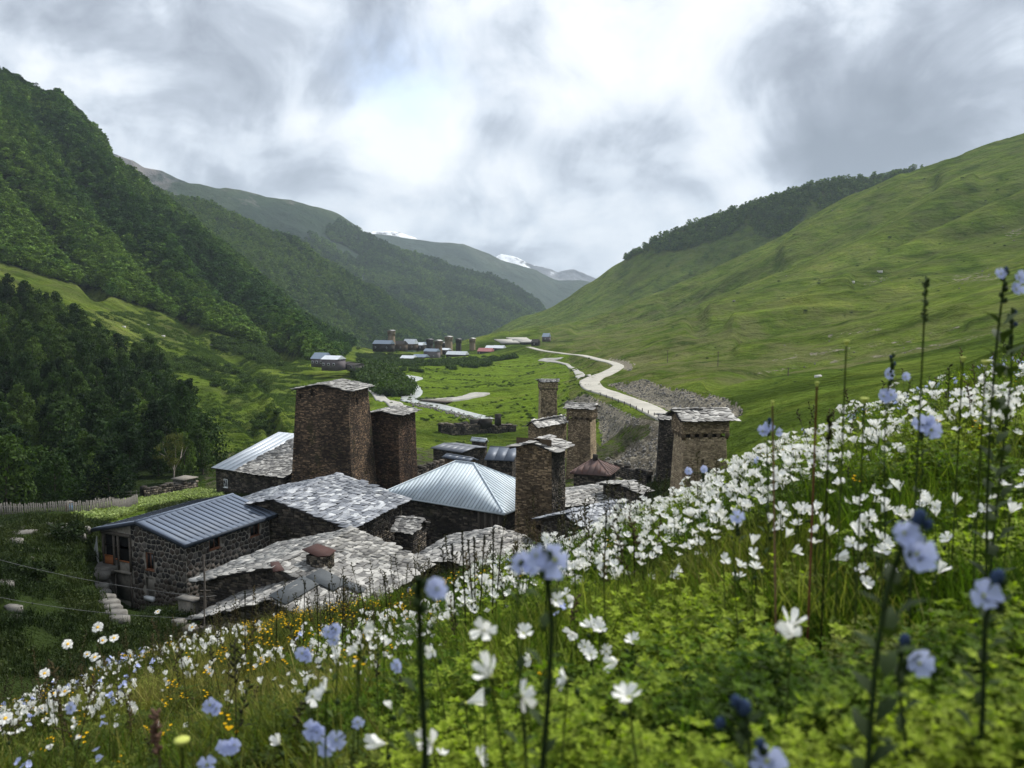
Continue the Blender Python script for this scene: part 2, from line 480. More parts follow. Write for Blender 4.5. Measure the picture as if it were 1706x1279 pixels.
def petal_mat(name, col, transl=.3):
    m = bpy.data.materials.new(name); m.use_nodes = True
    nt = m.node_tree; nt.nodes.clear(); t = NT(nt)
    c = t.mix(t.math('MULTIPLY', t.rnd(), .35), tuple(col), tuple(x * .8 for x in col))
    c = t.mix(.5, c, t.ramp(t.attr('tint'), [(0, .75), (1, 1.1)]), 'MULTIPLY')
    di = t.n('ShaderNodeBsdfDiffuse'); t.link(c, di.inputs[0])
    tr = t.n('ShaderNodeBsdfTranslucent'); t.link(c, tr.inputs[0])
    mx = t.n('ShaderNodeMixShader'); mx.inputs[0].default_value = transl
    t.link(di.outputs[0], mx.inputs[1]); t.link(tr.outputs[0], mx.inputs[2])
    o = t.n('ShaderNodeOutputMaterial'); t.link(mx.outputs[0], o.inputs[0])
    MATS[name] = m
    return m
M_PETW = petal_mat('white_petals', (.93, .93, .90))
M_PETB = petal_mat('pale_blue_petals', (.56, .62, .93))
M_PETBD = petal_mat('blue_buds', (.06, .09, .17))
M_PETY = petal_mat('yellow_petals', (.80, .50, .02))
M_CENY = simple('yellow_flower_centre', (.78, .46, .02), .8, var=.1)
M_CENG = simple('green_flower_centre', (.42, .46, .10), .8, var=.1)
M_BARK = simple('pale_bark', (.20, .18, .15), .9, var=.4, nscale=6)
M_BARK_DK = simple('dark_bark', (.06, .05, .04), .9, var=.4, nscale=6)

# --- terrain
def terrain_mat():
    m, t, b = principled('hillside_grass', .95, .0)
    co = t.pos()
    big = t.noise(co, .008, 6, .6, dist=.5)
    mid = t.noise(co, .05, 6, .62, dist=.4)
    fin = t.noise(co, .45, 6, .68)
    vf = t.noise(co, 3.5, 4, .7)
    c = t.ramp(t.math('ADD', t.math('MULTIPLY', big, .5), t.math('MULTIPLY', mid, .5)),
               [(.38, (.038, .064, .011)), (.47, (.072, .110, .017)), (.56, (.116, .158, .026)), (.66, (.178, .198, .048))])
    c = t.mix(.75, c, t.ramp(fin, [(.3, .62), (.5, 1.0), (.72, 1.35)]), 'MULTIPLY')
    c = t.mix(.55, c, t.ramp(vf, [(.3, .6), (.7, 1.4)]), 'MULTIPLY')
    stx = t.noise(t.map(co, scale=(.012, .075, .02), rot=(0, 0, .12)), 1.0, 7, .62, dist=.6)
    c = t.mix(.8, c, t.ramp(stx, [(.33, .50), (.5, 1.0), (.68, 1.35)]), 'MULTIPLY')
    dry = t.math('MULTIPLY', t.attr('dry'), t.maprange(t.noise(co, .06, 6, .65), .40, .62))
    c = t.mix(dry, c, (.15, .15, .065))
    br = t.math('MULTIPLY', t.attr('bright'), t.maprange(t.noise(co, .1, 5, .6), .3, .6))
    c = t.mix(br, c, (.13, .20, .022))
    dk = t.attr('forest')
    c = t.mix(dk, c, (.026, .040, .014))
    rk = t.attr('rock')
    rn = t.noise(co, .35, 7, .7)
    rk = t.maprange(t.math('ADD', rk, t.math('MULTIPLY', t.math('SUBTRACT', rn, .5), 2.2)), .46, .66)
    rc = t.ramp(t.noise(co, .9, 7, .75), [(.3, (.12, .11, .09)), (.5, (.24, .22, .175)), (.7, (.40, .36, .28))])
    rc = t.mix(.6, rc, t.ramp(t.noise(t.map(co, scale=(1, 1, 6)), 1.4, 4, .6), [(.35, .6), (.65, 1.3)]), 'MULTIPLY')
    c = t.mix(rk, c, rc)
    so_ = t.math('MULTIPLY', t.attr('soil'), t.maprange(t.noise(co, .8, 5, .6), .38, .55))
    c = t.mix(so_, c, (.085, .075, .06))
    t.link(c, b.inputs['Base Color'])
    h = t.math('ADD', t.math('MULTIPLY', t.noise(co, .25, 6, .65), 1.6), t.math('MULTIPLY', t.noise(co, 1.6, 5, .7), .35))
    h2 = t.math('MULTIPLY', t.noise(t.map(co, scale=(1, 1, 2.5)), .09, 6, .6), 3.0)
    h2 = t.math('ADD', h2, t.math('MULTIPLY', stx, 5.0))
    t.link(t.bump(t.math('ADD', h, h2), 1.0, 1.8), b.inputs['Normal'])
    return m
M_TERR = terrain_mat()
def far_mat(name, cols, bs=.02, bd=8.0, rock=None):
    m, t, b = principled(name, .95, .1)
    co = t.pos()
    c = t.ramp(t.noise(co, .0022, 7, .6, dist=.5), [(.35, cols[0]), (.5, cols[1]), (.66, cols[2])])
    c = t.mix(.8, c, t.ramp(t.noise(co, bs * 1.5, 6, .7), [(.3, .55), (.7, 1.45)]), 'MULTIPLY')
    if rock:
        rk = t.maprange(t.math('ADD', t.attr('rock'), t.math('MULTIPLY', t.math('SUBTRACT', t.noise(co, .006, 7, .7), .5), 1.5)), .45, .62)
        c = t.mix(rk, c, rock)
    t.link(c, b.inputs['Base Color'])
    t.link(t.bump(t.math('ADD', t.noise(co, bs, 7, .68), t.math('MULTIPLY', t.noise(co, .0016, 8, .62), 6.0)), .9, bd), b.inputs['Normal'])
    return m
M_FAR2 = far_mat('forest_ridge_ground', [(.020, .040, .018), (.034, .062, .024), (.06, .095, .032)], .05, 6)
M_FAR3 = far_mat('far_forest_ridge', [(.014, .028, .018), (.024, .044, .024), (.045, .066, .034)], .025, 14, (.14, .13, .12))
M_FAR4 = far_mat('far_ridge', [(.016, .030, .022), (.028, .046, .030), (.050, .066, .044)], .012, 22, (.17, .155, .145))
M_SNOW = far_mat('snow_peak', [(.10, .11, .13), (.18, .19, .21), (.30, .31, .34)], .01, 20, (.85, .87, .90))
def meadow_mat():
    m, t, b = principled('meadow_soil', .95, .1)
    co = t.pos()
    c = t.ramp(t.noise(co, 9, 6, .7), [(.3, (.016, .020, .008)), (.55, (.035, .046, .014)), (.75, (.06, .07, .02))])
    t.link(c, b.inputs['Base Color'])
    t.link(t.bump(t.noise(co, 40, 4, .7), .8, .01), b.inputs['Normal'])
    return m
M_MEADOW = meadow_mat()
M_ROAD = simple('pale_gravel_road', (.36, .345, .30), .95, var=.22, nscale=.22, bump=.05, bscale=3)
M_PATH = simple('grey_gravel_track', (.34, .33, .30), .95, var=.2, nscale=.3, bump=.05, bscale=3)
def water_mat():
    m, t, b = principled('silty_river', .35, .5)
    co = t.pos()
    c = t.ramp(t.noise(co, .5, 6, .7, dist=1.0), [(.3, (.20, .22, .21)), (.55, (.36, .38, .36)), (.7, (.60, .62, .60))])
    t.link(c, b.inputs['Base Color']); t.link(t.bump(t.noise(co, 1.2, 5, .7), .6, .15), b.inputs['Normal'])
    return m
M_WATER = water_mat()
M_GRAV = simple('river_gravel', (.27, .265, .25), .95, var=.35, nscale=.8, bump=.1, bscale=2)
M_ROCK = simple('grey_rock', (.15, .143, .13), .9, var=.4, nscale=2.0, bump=.04, bscale=7)

# ------------------------------------------------------------------ the valley floor and its near slopes: one sheet
SA = 1.0
def ctl(rows):
    p = []; v = []
    for r in rows:
        if len(r) == 4:      # (px, z, D, 'z')
            px, z, D = r[:3]; e = z / D
            py = HOR
        else:
            px, py, D = r; e = E_of(py)
        a = (px - CXP) / F / math.cos(PITCH)
        p.append((a * SA, math.log(D) * .55)); v.append(e)
    return np.array(p), np.array(v)
CT = [
    # hidden shoulder behind the meadow
    (-400, 1600, 12), (0, 1400, 12), (480, 1300, 12), (900, 1150, 12), (1300, 1000, 12), (1706, 850, 12), (2200, 700, 12),
    (-400, 1400, 20), (0, 1260, 20), (480, 1180, 20), (900, 1080, 22), (1300, 960, 22), (1706, 790, 22), (2200, 640, 22),
    (-400, 1250, 30), (0, 1165, 31), (150, 1120, 36), (250, 1060, 43), (420, 1060, 42), (600, 1065, 42), (800, 1010, 47), (1000, 960, 55), (1200, 900, 58), (1400, 800, 50), (1706, 700, 45), (2200, 580, 45),
    # left of the modern house
    (0, 1000, 42), (0, 925, 50), (-200, 940, 46), (100, 985, 47), (60, 900, 55), (0, 872, 62), (130, 885, 58), (-300, 880, 60), (160, 1000, 48), (220, 1015, 50), (293, 1015, 54), (154, 985, 57), (200, 868, 72), (110, 868, 66),
    # garden and foot of the wood
    (200, 848, 84), (100, 858, 76), (0, 862, 76), (300, 832, 97), (330, 818, 108), (370, 824, 100), (450, 812, 110), (100, 845, 90), (0, 850, 92), (-300, 860, 90), (250, 838, 92),
    # village ground
    (450, -22.5, 66, 'z'), (600, -23.5, 66, 'z'), (545, -23, 92, 'z'), (650, -24.5, 97, 'z'), (750, -24.5, 78, 'z'), (900, -24.2, 76, 'z'), (1000, -23.5, 72, 'z'), (1050, -23, 85, 'z'), (1150, -20.5, 85, 'z'),
    (970, -27, 125, 'z'), (1030, -25.5, 110, 'z'), (780, -28, 130, 'z'), (850, -28.3, 140, 'z'), (700, -27.5, 120, 'z'), (640, -26, 115, 'z'), (1100, -21.5, 100, 'z'), (1250, -16, 80, 'z'), (1400, -12, 75, 'z'), (1706, -3, 70, 'z'), (560, -25, 125, 'z'), (480, -25, 125, 'z'),
    # wood slope on the left, grass spur above it, forest foot, crest
    (-400, -180, 620), (-400, 330, 330), (-400, 480, 230), (-400, 700, 140),
    (0, 110, 700), (0, 445, 370), (0, 480, 300), (0, 640, 175), (0, 760, 128), (0, 838, 104),
    (75, 155, 720), (70, 462, 380), (140, 192, 740), (150, 488, 385), (150, 525, 320), (150, 660, 180), (150, 780, 132), (150, 835, 108),
    (220, 280, 770), (250, 528, 395), (250, 590, 300), (250, 700, 180), (260, 780, 138),
    (330, 382, 800), (330, 550, 400), (330, 625, 280), (330, 700, 200), (340, 770, 150), (330, 806, 120),
    (400, 440, 820), (400, 578, 405), (430, 640, 290), (430, 720, 190), (420, 770, 140),
    (460, 490, 840), (480, 602, 400), (480, 655, 280), (500, 590, 430), (480, 720, 190),
    (520, 545, 840), (572, 578, 760), (560, 606, 430), (545, 640, 300), (580, 690, 220), (600, 720, 180), (520, 625, 330),
    # behind that crest it drops away
    (0, 180, 950), (140, 260, 990), (220, 350, 1000), (330, 450, 1040), (460, 560, 1080), (572, 620, 1000), (-400, -80, 900), (0, 400, 1600), (300, 560, 1600), (-400, 300, 1600),
    # valley floor
    (620, 622, 350), (640, 655, 290), (690, 640, 345), (690, 662, 285), (745, 678, 252), (720, 700, 215), (800, 724, 200), (860, 715, 210), (640, 700, 205), (850, 640, 330), (800, 650, 300), (900, 612, 470), (760, 612, 440), (680, 615, 440),
    (600, 600, 520), (640, 592, 600), (700, 600, 560), (760, 596, 600), (800, 590, 640), (655, 578, 640), (850, 580, 640), (720, 586, 640), (900, 570, 720), (830, 572, 720),
    (700, 600, 900), (800, 575, 950), (620, 620, 900), (850, 590, 1100), (700, 640, 1600), (900, 620, 1600), (600, 640, 1200),
    # road, the cut bank above it and the scree below
    (1115, 699, 150), (1060, 675, 185), (1000, 650, 235), (985, 636, 265), (1012, 622, 300), (1036, 613, 330), (1005, 601, 400), (950, 591, 480), (890, 580, 590),
    (1000, 705, 185), (1050, 762, 125), (975, 662, 225), (945, 665, 235), (1085, 805, 104), (1020, 765, 135), (930, 690, 215), (1100, 745, 120), (1160, 735, 118), (1180, 705, 128),
    (1090, 640, 215), (1150, 652, 180), (1200, 664, 155), (1250, 662, 142), (1300, 668, 125), (1130, 680, 158), (1070, 620, 260),
    # the right hill
    (1050, 600, 350), (1150, 600, 300), (1300, 610, 240), (1500, 610, 170), (1706, 590, 120), (2200, 480, 110),
    (1000, 560, 640), (900, 552, 850), (950, 575, 600), (1080, 560, 520), (1150, 540, 520), (1300, 510, 440), (1500, 480, 380), (1706, 450, 320), (2200, 330, 320),
    (1100, 520, 760), (1200, 480, 740), (1350, 430, 680), (1500, 380, 640), (1706, 330, 600), (2200, 150, 600),
    (2200, 30, 850), (1706, 215, 900), (1620, 250, 930), (1540, 283, 960), (1491, 306, 960), (1432, 338, 960), (1374, 366, 960), (1335, 390, 960), (1256, 428, 960), (1178, 459, 960), (1131, 474, 960), (1100, 489, 960), (1040, 512, 950), (960, 535, 930), (870, 556, 900), (815, 565, 880),
    (2200, 130, 1150), (1706, 330, 1150), (1540, 400, 1180), (1374, 460, 1180), (1256, 505, 1180), (1131, 540, 1180), (1040, 560, 1180), (900, 590, 1180), (1706, 480, 1600), (1300, 600, 1600), (2200, 300, 1600),
]
_p, _v = ctl(CT)
TERR0 = TPS(_p, _v, 2e-4)
CREASES = [  # gullies of the right hill: polyline of (px, py), depth (m of relief), half width px
    ([(1110, 500), (1230, 462), (1330, 425), (1430, 372), (1540, 300)], 7, 9), ([(1160, 545), (1290, 500), (1420, 440), (1560, 370), (1706, 300)], 7, 12),
    ([(1180, 520), (1330, 455), (1450, 400), (1600, 310)], -5, 12), ([(1240, 560), (1400, 510), (1550, 455), (1706, 395)], 5, 11),
    ([(1220, 540), (1380, 480), (1500, 430), (1706, 345)], -4, 12), ([(1060, 600), (1210, 572), (1350, 535), (1470, 508)], 2.6, 6),
    ([(1180, 640), (1330, 605), (1450, 575), (1600, 540)], 1.8, 7), ([(960, 545), (1060, 525), (1150, 505)], 4, 7), ([(1000, 575), (1100, 548), (1190, 510)], 3, 5),
    ([(1230, 590), (1420, 548), (1600, 520)], -1.5, 8), ([(1300, 420), (1400, 350), (1480, 300)], -5, 10), ([(1420, 470), (1560, 410), (1706, 360)], 5, 8),
    # left mountain
    ([(80, 200), (160, 330), (250, 450), (330, 540)], 7, 14), ([(200, 270), (300, 410), (400, 520), (480, 590)], 7, 12), ([(0, 260), (90, 380), (170, 480)], 8, 16), ([(330, 400), (420, 500), (520, 590)], -5, 12), ([(120, 200), (210, 330), (310, 470)], -6, 14),
    ([(350, 570), (400, 600), (440, 640)], 3, 10), ([(300, 640), (390, 690), (450, 740)], 2.0, 10), ([(420, 650), (460, 690), (480, 740)], -1.6, 8), ([(370, 660), (440, 700), (470, 760)], 1.6, 8)]
def terr_e(a, D):
    """slope ratio z / D of the ground in direction a (x / y) at D metres ahead"""
    a = np.asarray(a, float); D = np.asarray(D, float)
    e = TERR0(a * SA, np.log(D) * .55)
    x = a * D; y = D
    px = CXP + a * F * .997; py = HOR - e * F
    dz = 0
    for pl, amp, hw in CREASES:
        d = polydist(px, py, pl)
        ok = (D > 130) & (D < 1000)
        dz = dz - amp * 1.7 * np.exp(-(d / hw) ** 2) * ok
    far = np.clip((D - 110) / 250, 0, 1)
    dz = dz + far * (fbm(x / 95, y / 95, 4, 3) * np.where(x > 40, 3.5, 11.0) * np.clip((D - 250) / 500, .12, 1.0) + np.clip((x - 40) / 60, 0, 1) * (fbm(x / 520 + .3, y / 48 - x / 300, 3, 303, .45) * 13) * np.clip((D - 180) / 400, .10, 1.0))
    dz = dz + np.clip((D - 90) / 120, 0, 1) * fbm(x / 16, y / 16, 4, 8, .55) * 1.3
    dz = dz + fbm(x / 4.5, y / 4.5, 3, 5) * .35
    sc = mask_scree(px, py, D)
    dz = dz + sc * np.abs(fbm(x / 7, y / 14, 4, 21, .6)) * -3.0
    z = (e + dz / D) * D
    for (RX, RY, RZ, RW, soft) in FLAT:
        z = z.copy() if isinstance(z, np.ndarray) else z
        sel = (y > RY.min() - 25) & (y < RY.max() + 25) & (x > RX.min() - 25) & (x < RX.max() + 25)
        if not sel.any(): continue
        xs, ys = x[sel], y[sel]
        d2 = (xs[:, None] - RX[None]) ** 2 + (ys[:, None] - RY[None]) ** 2
        k = d2.argmin(1); d = np.sqrt(d2[np.arange(len(k)), k])
        w_ = np.clip(1 - (d - RW[k] / 2 - .6) / soft, 0, 1); w_ = w_ * w_ * (3 - 2 * w_)
        z[sel] = z[sel] * (1 - w_) + RZ[k] * w_
    return z / D
FLAT = []
SCREE = [(975, 655), (1000, 668), (1060, 695), (1112, 705), (1118, 760), (1085, 815), (1010, 790), (1000, 755), (1000, 700), (960, 690), (935, 672)]
SCREE2 = [(1010, 640), (1075, 632), (1110, 645), (1150, 650), (1190, 658), (1225, 668), (1240, 690), (1200, 708), (1130, 690), (1060, 662)]
SCREE3 = [(1012, 596), (1040, 600), (1058, 607), (1050, 618), (1030, 612)]
GREENINSCREE = [(1000, 745), (1040, 712), (1085, 705), (1080, 725), (1030, 752), (998, 772)]
def mask_scree(px, py, D):
    m = (inpoly(px, py, SCREE) | inpoly(px, py, SCREE2) | inpoly(px, py, SCREE3)) & ~inpoly(px, py, GREENINSCREE) & (D > 90) & (D < 480)
    return m.astype(float)
def terr_z(x, y):
    return terr_e(x / y, y) * y
LS = np.linspace(math.log(14), math.log(1150), 900)
def hit(px, py, dmin=14., dmax=1150., off=0.0):
    """first ground point met by the line of sight through (px, py)"""
    a = (px - CXP) / F / math.cos(PITCH)   # close to x / y near the horizon row
    d = pixdir(px, py); a = d.x / d.y; e = d.z / d.y
    D = np.exp(LS); D = D[(D >= dmin) & (D <= dmax)]
    te = terr_e(np.full(len(D), a), D) + off / D
    k = np.nonzero(te >= e)[0]
    if len(k) == 0: return None
    Dh = D[k[0]]
    if k[0] > 0:
        f0 = te[k[0] - 1] - e; f1 = te[k[0]] - e
        Dh = D[k[0] - 1] + (D[k[0]] - D[k[0] - 1]) * (-f0) / (f1 - f0 + 1e-12)
    return np.array((a * Dh, Dh, e * Dh))

def grid_sheet(name, avals, svals, efun, mats, kind='structure', masks=None, smooth=True):
    A, S_ = np.meshgrid(avals, svals); D = np.exp(S_)
    e = efun(A, D)
    V = np.stack([A * D, D, e * D], -1).reshape(-1, 3)
    na, ns = len(avals), len(svals)
    i = np.arange(ns - 1)[:, None] * na + np.arange(na - 1)[None]
    Fc = np.stack([i, i + 1, i + na + 1, i + na], -1).reshape(-1, 4)
    mb = MB(); mb.add(V, Fc)
    me = mb.mesh(name, mats, smooth)
    if masks:
        px, py = proj(V)
        for k, fn in masks.items():
            at = me.attributes.new(k, 'FLOAT', 'POINT'); at.data.foreach_set('value', fn(px, py, D.ravel(), V).astype(np.float32))
    o = bpy.data.objects.new(name, me); COL.objects.link(o); o['kind'] = kind
    return o

# image regions used to tell where things grow (they are projected from the 3D ground, not painted)
FOREST_L = [(-700, -400), (0, 90), (150, 190), (230, 280), (340, 390), (470, 490), (590, 575), (575, 592), (560, 606), (520, 600), (470, 590), (400, 566), (330, 545), (250, 515), (150, 482), (70, 458), (0, 437), (-700, 300)]
WOOD_L = [(-700, 475), (0, 514), (60, 520), (95, 535), (130, 552), (155, 590), (205, 603), (250, 620), (282, 652), (315, 690), (325, 722), (300, 735), (335, 760), (350, 790), (322, 812), (250, 832), (150, 845), (60, 853), (0, 857), (-700, 870)]
BUSH_L = [(350, 560), (400, 568), (455, 585), (470, 612), (430, 606), (390, 590), (355, 580)]
BUSH_R = [(598, 615), (640, 618), (655, 630), (682, 648), (680, 660), (640, 662), (612, 640), (590, 628)]
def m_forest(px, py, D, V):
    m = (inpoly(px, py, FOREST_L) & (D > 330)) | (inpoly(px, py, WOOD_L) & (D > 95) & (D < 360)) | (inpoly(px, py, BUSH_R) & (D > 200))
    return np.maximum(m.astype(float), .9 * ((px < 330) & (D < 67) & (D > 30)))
def m_dry(px, py, D, V):
    return ((px > 900) & (D > 200) & (D < 1200)) * (.35 + .5 * np.clip((py - 480) / 120, 0, 1)) + ((px < 500) & (D > 150)) * .35
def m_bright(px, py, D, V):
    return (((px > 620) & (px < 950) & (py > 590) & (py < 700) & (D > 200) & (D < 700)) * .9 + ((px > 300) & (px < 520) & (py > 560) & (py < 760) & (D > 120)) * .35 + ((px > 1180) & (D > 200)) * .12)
ROCKS = [([(1290, 600), (1380, 585), (1500, 570), (1600, 545)], 5), ([(1240, 625), (1330, 612), (1400, 600)], 4), ([(1450, 595), (1560, 575), (1640, 560)], 5), ([(1590, 465), (1640, 462), (1660, 470)], 12), ([(1680, 390), (1706, 380)], 9), ([(1380, 560), (1470, 548)], 5), ([(1440, 475), (1480, 460)], 4), ([(560, 800), (700, 810)], 0.1)]
def m_rock(px, py, D, V):
    r = mask_scree(px, py, D)
    for pl, hw in ROCKS:
        r = np.maximum(r, .47 * np.exp(-(polydist(px, py, pl) / hw) ** 2) * ((D > 90) & (D < 700)))
    left = inpoly(px, py, [(-50, 868), (40, 868), (50, 885), (20, 900), (-50, 905)]) & (D < 70)
    return np.maximum(r, left * .6)
def m_soil(px, py, D, V):
    return (((D > 55) & (D < 160) & (px > 340) & (px < 1150)) * .75).astype(float)
# a lower plain that carries the ground on to the horizon beneath the mountains
mb = MB(); mb.add([(-3000, -60, -140), (3000, -60, -140), (3000, 7400, -140), (-3000, 7400, -140)], [(0, 1, 2, 3)])
o = mb.build('ground', M_FAR3); o['kind'] = 'structure'

# ------------------------------------------------------------------ distant mountains, lofted from their crest lines
def loft(name, guides, mat, nu=260, sub=26, rough=(0, 0, 1), label=None, masks=None, seed=1):
    """guides: polylines of (px, py, D) from the foot to beyond the crest"""
    rows = []
    for gl in guides:
        pts = np.array([P(*q_) for q_ in gl])
        L = np.concatenate([[0], np.cumsum(np.abs(np.diff([q_[0] for q_ in gl])) + 1e-3)]); L /= L[-1]
        t = np.linspace(0, 1, nu)
        rows.append(np.stack([np.interp(t, L, pts[:, k]) for k in range(3)], 1))
    R = []
    for r0, r1 in zip(rows[:-1], rows[1:]):
        for k in range(sub):
            R.append(r0 + (r1 - r0) * (k / sub))
    R.append(rows[-1]); R = np.array(R)
    amp, wl, oc = rough
    nz = fbm(R[..., 0] / wl, R[..., 1] / wl, int(oc), seed, .5)
    rid = -np.abs(fbm(R[..., 0] / (wl * 1.6), R[..., 1] / (wl * 1.6), 4, seed + 5, .5)) * 1.6 + .35
    R[..., 2] += amp * (nz + rid)
    mb = MB(); n = len(R)
    i = np.arange(n - 1)[:, None] * nu + np.arange(nu - 1)[None]
    mb.add(R.reshape(-1, 3), np.stack([i, i + 1, i + nu + 1, i + nu], -1).reshape(-1, 4))
    me = mb.mesh(name, mat, True)
    if masks:
        px, py = proj(R.reshape(-1, 3))
        for k, fn in masks.items():
            at = me.attributes.new(k, 'FLOAT', 'POINT'); at.data.foreach_set('value', fn(px, py, R.reshape(-1, 3)).astype(np.float32))
    o = bpy.data.objects.new(name, me); COL.objects.link(o); o['kind'] = 'structure'
    if label: o['label'] = label
    return R, o

def shift(gl, dx, dy, dD): return [(a + dx, b + dy, c + dD) for a, b, c in gl]
# forested ridge just behind the left mountain
C2 = [(-100, 120, 1250), (120, 240, 1280), (246, 303, 1300), (317, 323, 1330), (387, 347, 1370), (457, 386, 1420), (528, 425, 1480), (598, 463, 1560), (650, 500, 1640), (700, 540, 1720), (740, 566, 1800)]
F2 = [(-100, 560, 1000), (200, 570, 1010), (350, 585, 1030), (450, 600, 1060), (520, 610, 1090), (580, 612, 1120), (630, 606, 1180), (680, 600, 1240), (720, 596, 1300), (760, 590, 1380), (800, 590, 1450)]
MID2 = [(-100, 380, 1120), (160, 420, 1140), (320, 440, 1160), (400, 465, 1190), (480, 500, 1230), (540, 520, 1270), (600, 540, 1340), (650, 556, 1400), (700, 570, 1470), (740, 578, 1540), (775, 583, 1600)]
R2, _ = loft('forested_ridge', [F2, MID2, C2, shift(C2, -40, 60, 400)], M_FAR2, 240, 22, (22, 170, 4), 'dark green forested ridge behind the left mountain')
C3 = [(100, 300, 2300), (300, 318, 2350), (370, 331, 2400), (400, 331, 2450), (445, 339, 2500), (485, 336, 2550), (530, 349, 2600), (560, 361, 2650), (620, 387, 2700), (680, 415, 2750), (736, 440, 2800), (806, 464, 2850), (862, 488, 2900), (894, 504, 2950), (915, 530, 3000)]
F3 = [(100, 560, 1700), (300, 570, 1700), (370, 575, 1700), (420, 580, 1700), (470, 582, 1720), (520, 585, 1740), (560, 588, 1760), (610, 590, 1790), (650, 590, 1820), (700, 590, 1850), (750, 590, 1900), (800, 590, 1950), (850, 590, 2000), (900, 590, 2100), (950, 590, 2200)]
R3, _ = loft('hazy_forest_ridge', [F3, C3, shift(C3, -40, 80, 700)], M_FAR3, 240, 50, (50, 420, 5), 'blue green forested ridge in the middle of the valley', masks={'rock': lambda px, py, V: np.clip((365 - py) / 60, 0, .45)}, seed=4)
C3B = [(60, 250, 2700), (180, 262, 2700), (222, 277, 2700), (240, 287, 2720), (270, 289, 2740), (300, 303, 2760), (340, 320, 2800), (370, 330, 2850), (420, 346, 2900), (500, 380, 3000)]
F3B = [(a, 480, c - 300) for a, b, c in C3B]
R3B, _ = loft('bare_mountain_shoulder', [F3B, C3B, shift(C3B, -30, 60, 700)], M_FAR4, 120, 30, (40, 500, 5), 'bare purplish mountain shoulder above the forested ridges', masks={'rock': lambda px, py, V: np.full(px.shape, .62)}, seed=8)
C4 = [(560, 395, 4200), (613, 386, 4200), (660, 387, 4250), (700, 393, 4300), (736, 400, 4350), (771, 405, 4400), (806, 421, 4450), (834, 434, 4500), (860, 440, 4550), (894, 451, 4600), (929, 468, 4700), (968, 471, 4800), (1010, 480, 4900), (1060, 520, 5000)]
F4 = [(a, 580, c - 1400) for a, b, c in C4]
R4, _ = loft('far_green_ridge', [F4, C4, shift(C4, -30, 70, 900)], M_FAR4, 200, 60, (26, 500, 5), 'far green ridge closing the valley', masks={'rock': lambda px, py, V: np.clip((400 - py) / 40, 0, .5)}, seed=12)
C5 = [(560, 400, 6500), (600, 392, 6500), (622, 384, 6500), (650, 383, 6500), (668, 385, 6500), (690, 392, 6500), (740, 420, 6500)]
C5 = [(a, b, 5000) for a, b, c in C5]
R5, _ = loft('snowfield', [[(a, b + 60, c - 400) for a, b, c in C5], C5, shift(C5, 0, 60, 500)], M_SNOW, 80, 16, (14, 300, 4), 'thin snowfield above the far ridge', masks={'rock': lambda px, py, V: np.full(px.shape, .58)}, seed=3)
C6 = [(740, 425, 8500), (790, 432, 8500), (815, 430, 8500), (835, 421, 8500), (858, 426, 8500), (880, 440, 8500), (905, 450, 8500), (930, 460, 8500), (955, 452, 8500), (990, 462, 8500), (1040, 480, 8500), (1100, 500, 8500)]
R6, _ = loft('snowy_peak', [[(a, 520, 5300) for a, b, c in C6], [(a, b, 6000) for a, b, c in C6], [(a, b + 80, 6900) for a, b, c in C6]], M_SNOW, 180, 40, (45, 420, 6), 'distant snowy peak at the head of the valley', masks={'rock': lambda px, py, V: np.clip(.42 + .25 * np.clip((905 - px) / 60, -1, 1), .1, .62)}, seed=31)
# hill with the copse, behind the bare right hill
CB = [(760, 580, 1500), (815, 556, 1480), (880, 522, 1460), (950, 489, 1430), (1000, 462, 1400), (1050, 430, 1370), (1100, 405, 1340), (1200, 364, 1320), (1300, 334, 1300), (1400, 303, 1290), (1500, 287, 1280), (1560, 276, 1280), (1700, 250, 1280)]
FB = [(760, 600, 1190), (815, 590, 1190), (880, 575, 1190), (950, 560, 1190), (1000, 550, 1190), (1050, 540, 1190), (1100, 530, 1190), (1200, 500, 1190), (1300, 470, 1190), (1400, 440, 1190), (1500, 400, 1190), (1560, 380, 1190), (1700, 350, 1190)]
RB, _ = loft('far_right_hill', [FB, CB, shift(CB, 20, 70, 300)], M_TERR, 260, 34, (9, 90, 4), 'green hill with a band of trees behind the bare slope', masks={'bright': lambda px, py, V: px * 0 + .25, 'dry': lambda px, py, V: px * 0 + .3}, seed=17)

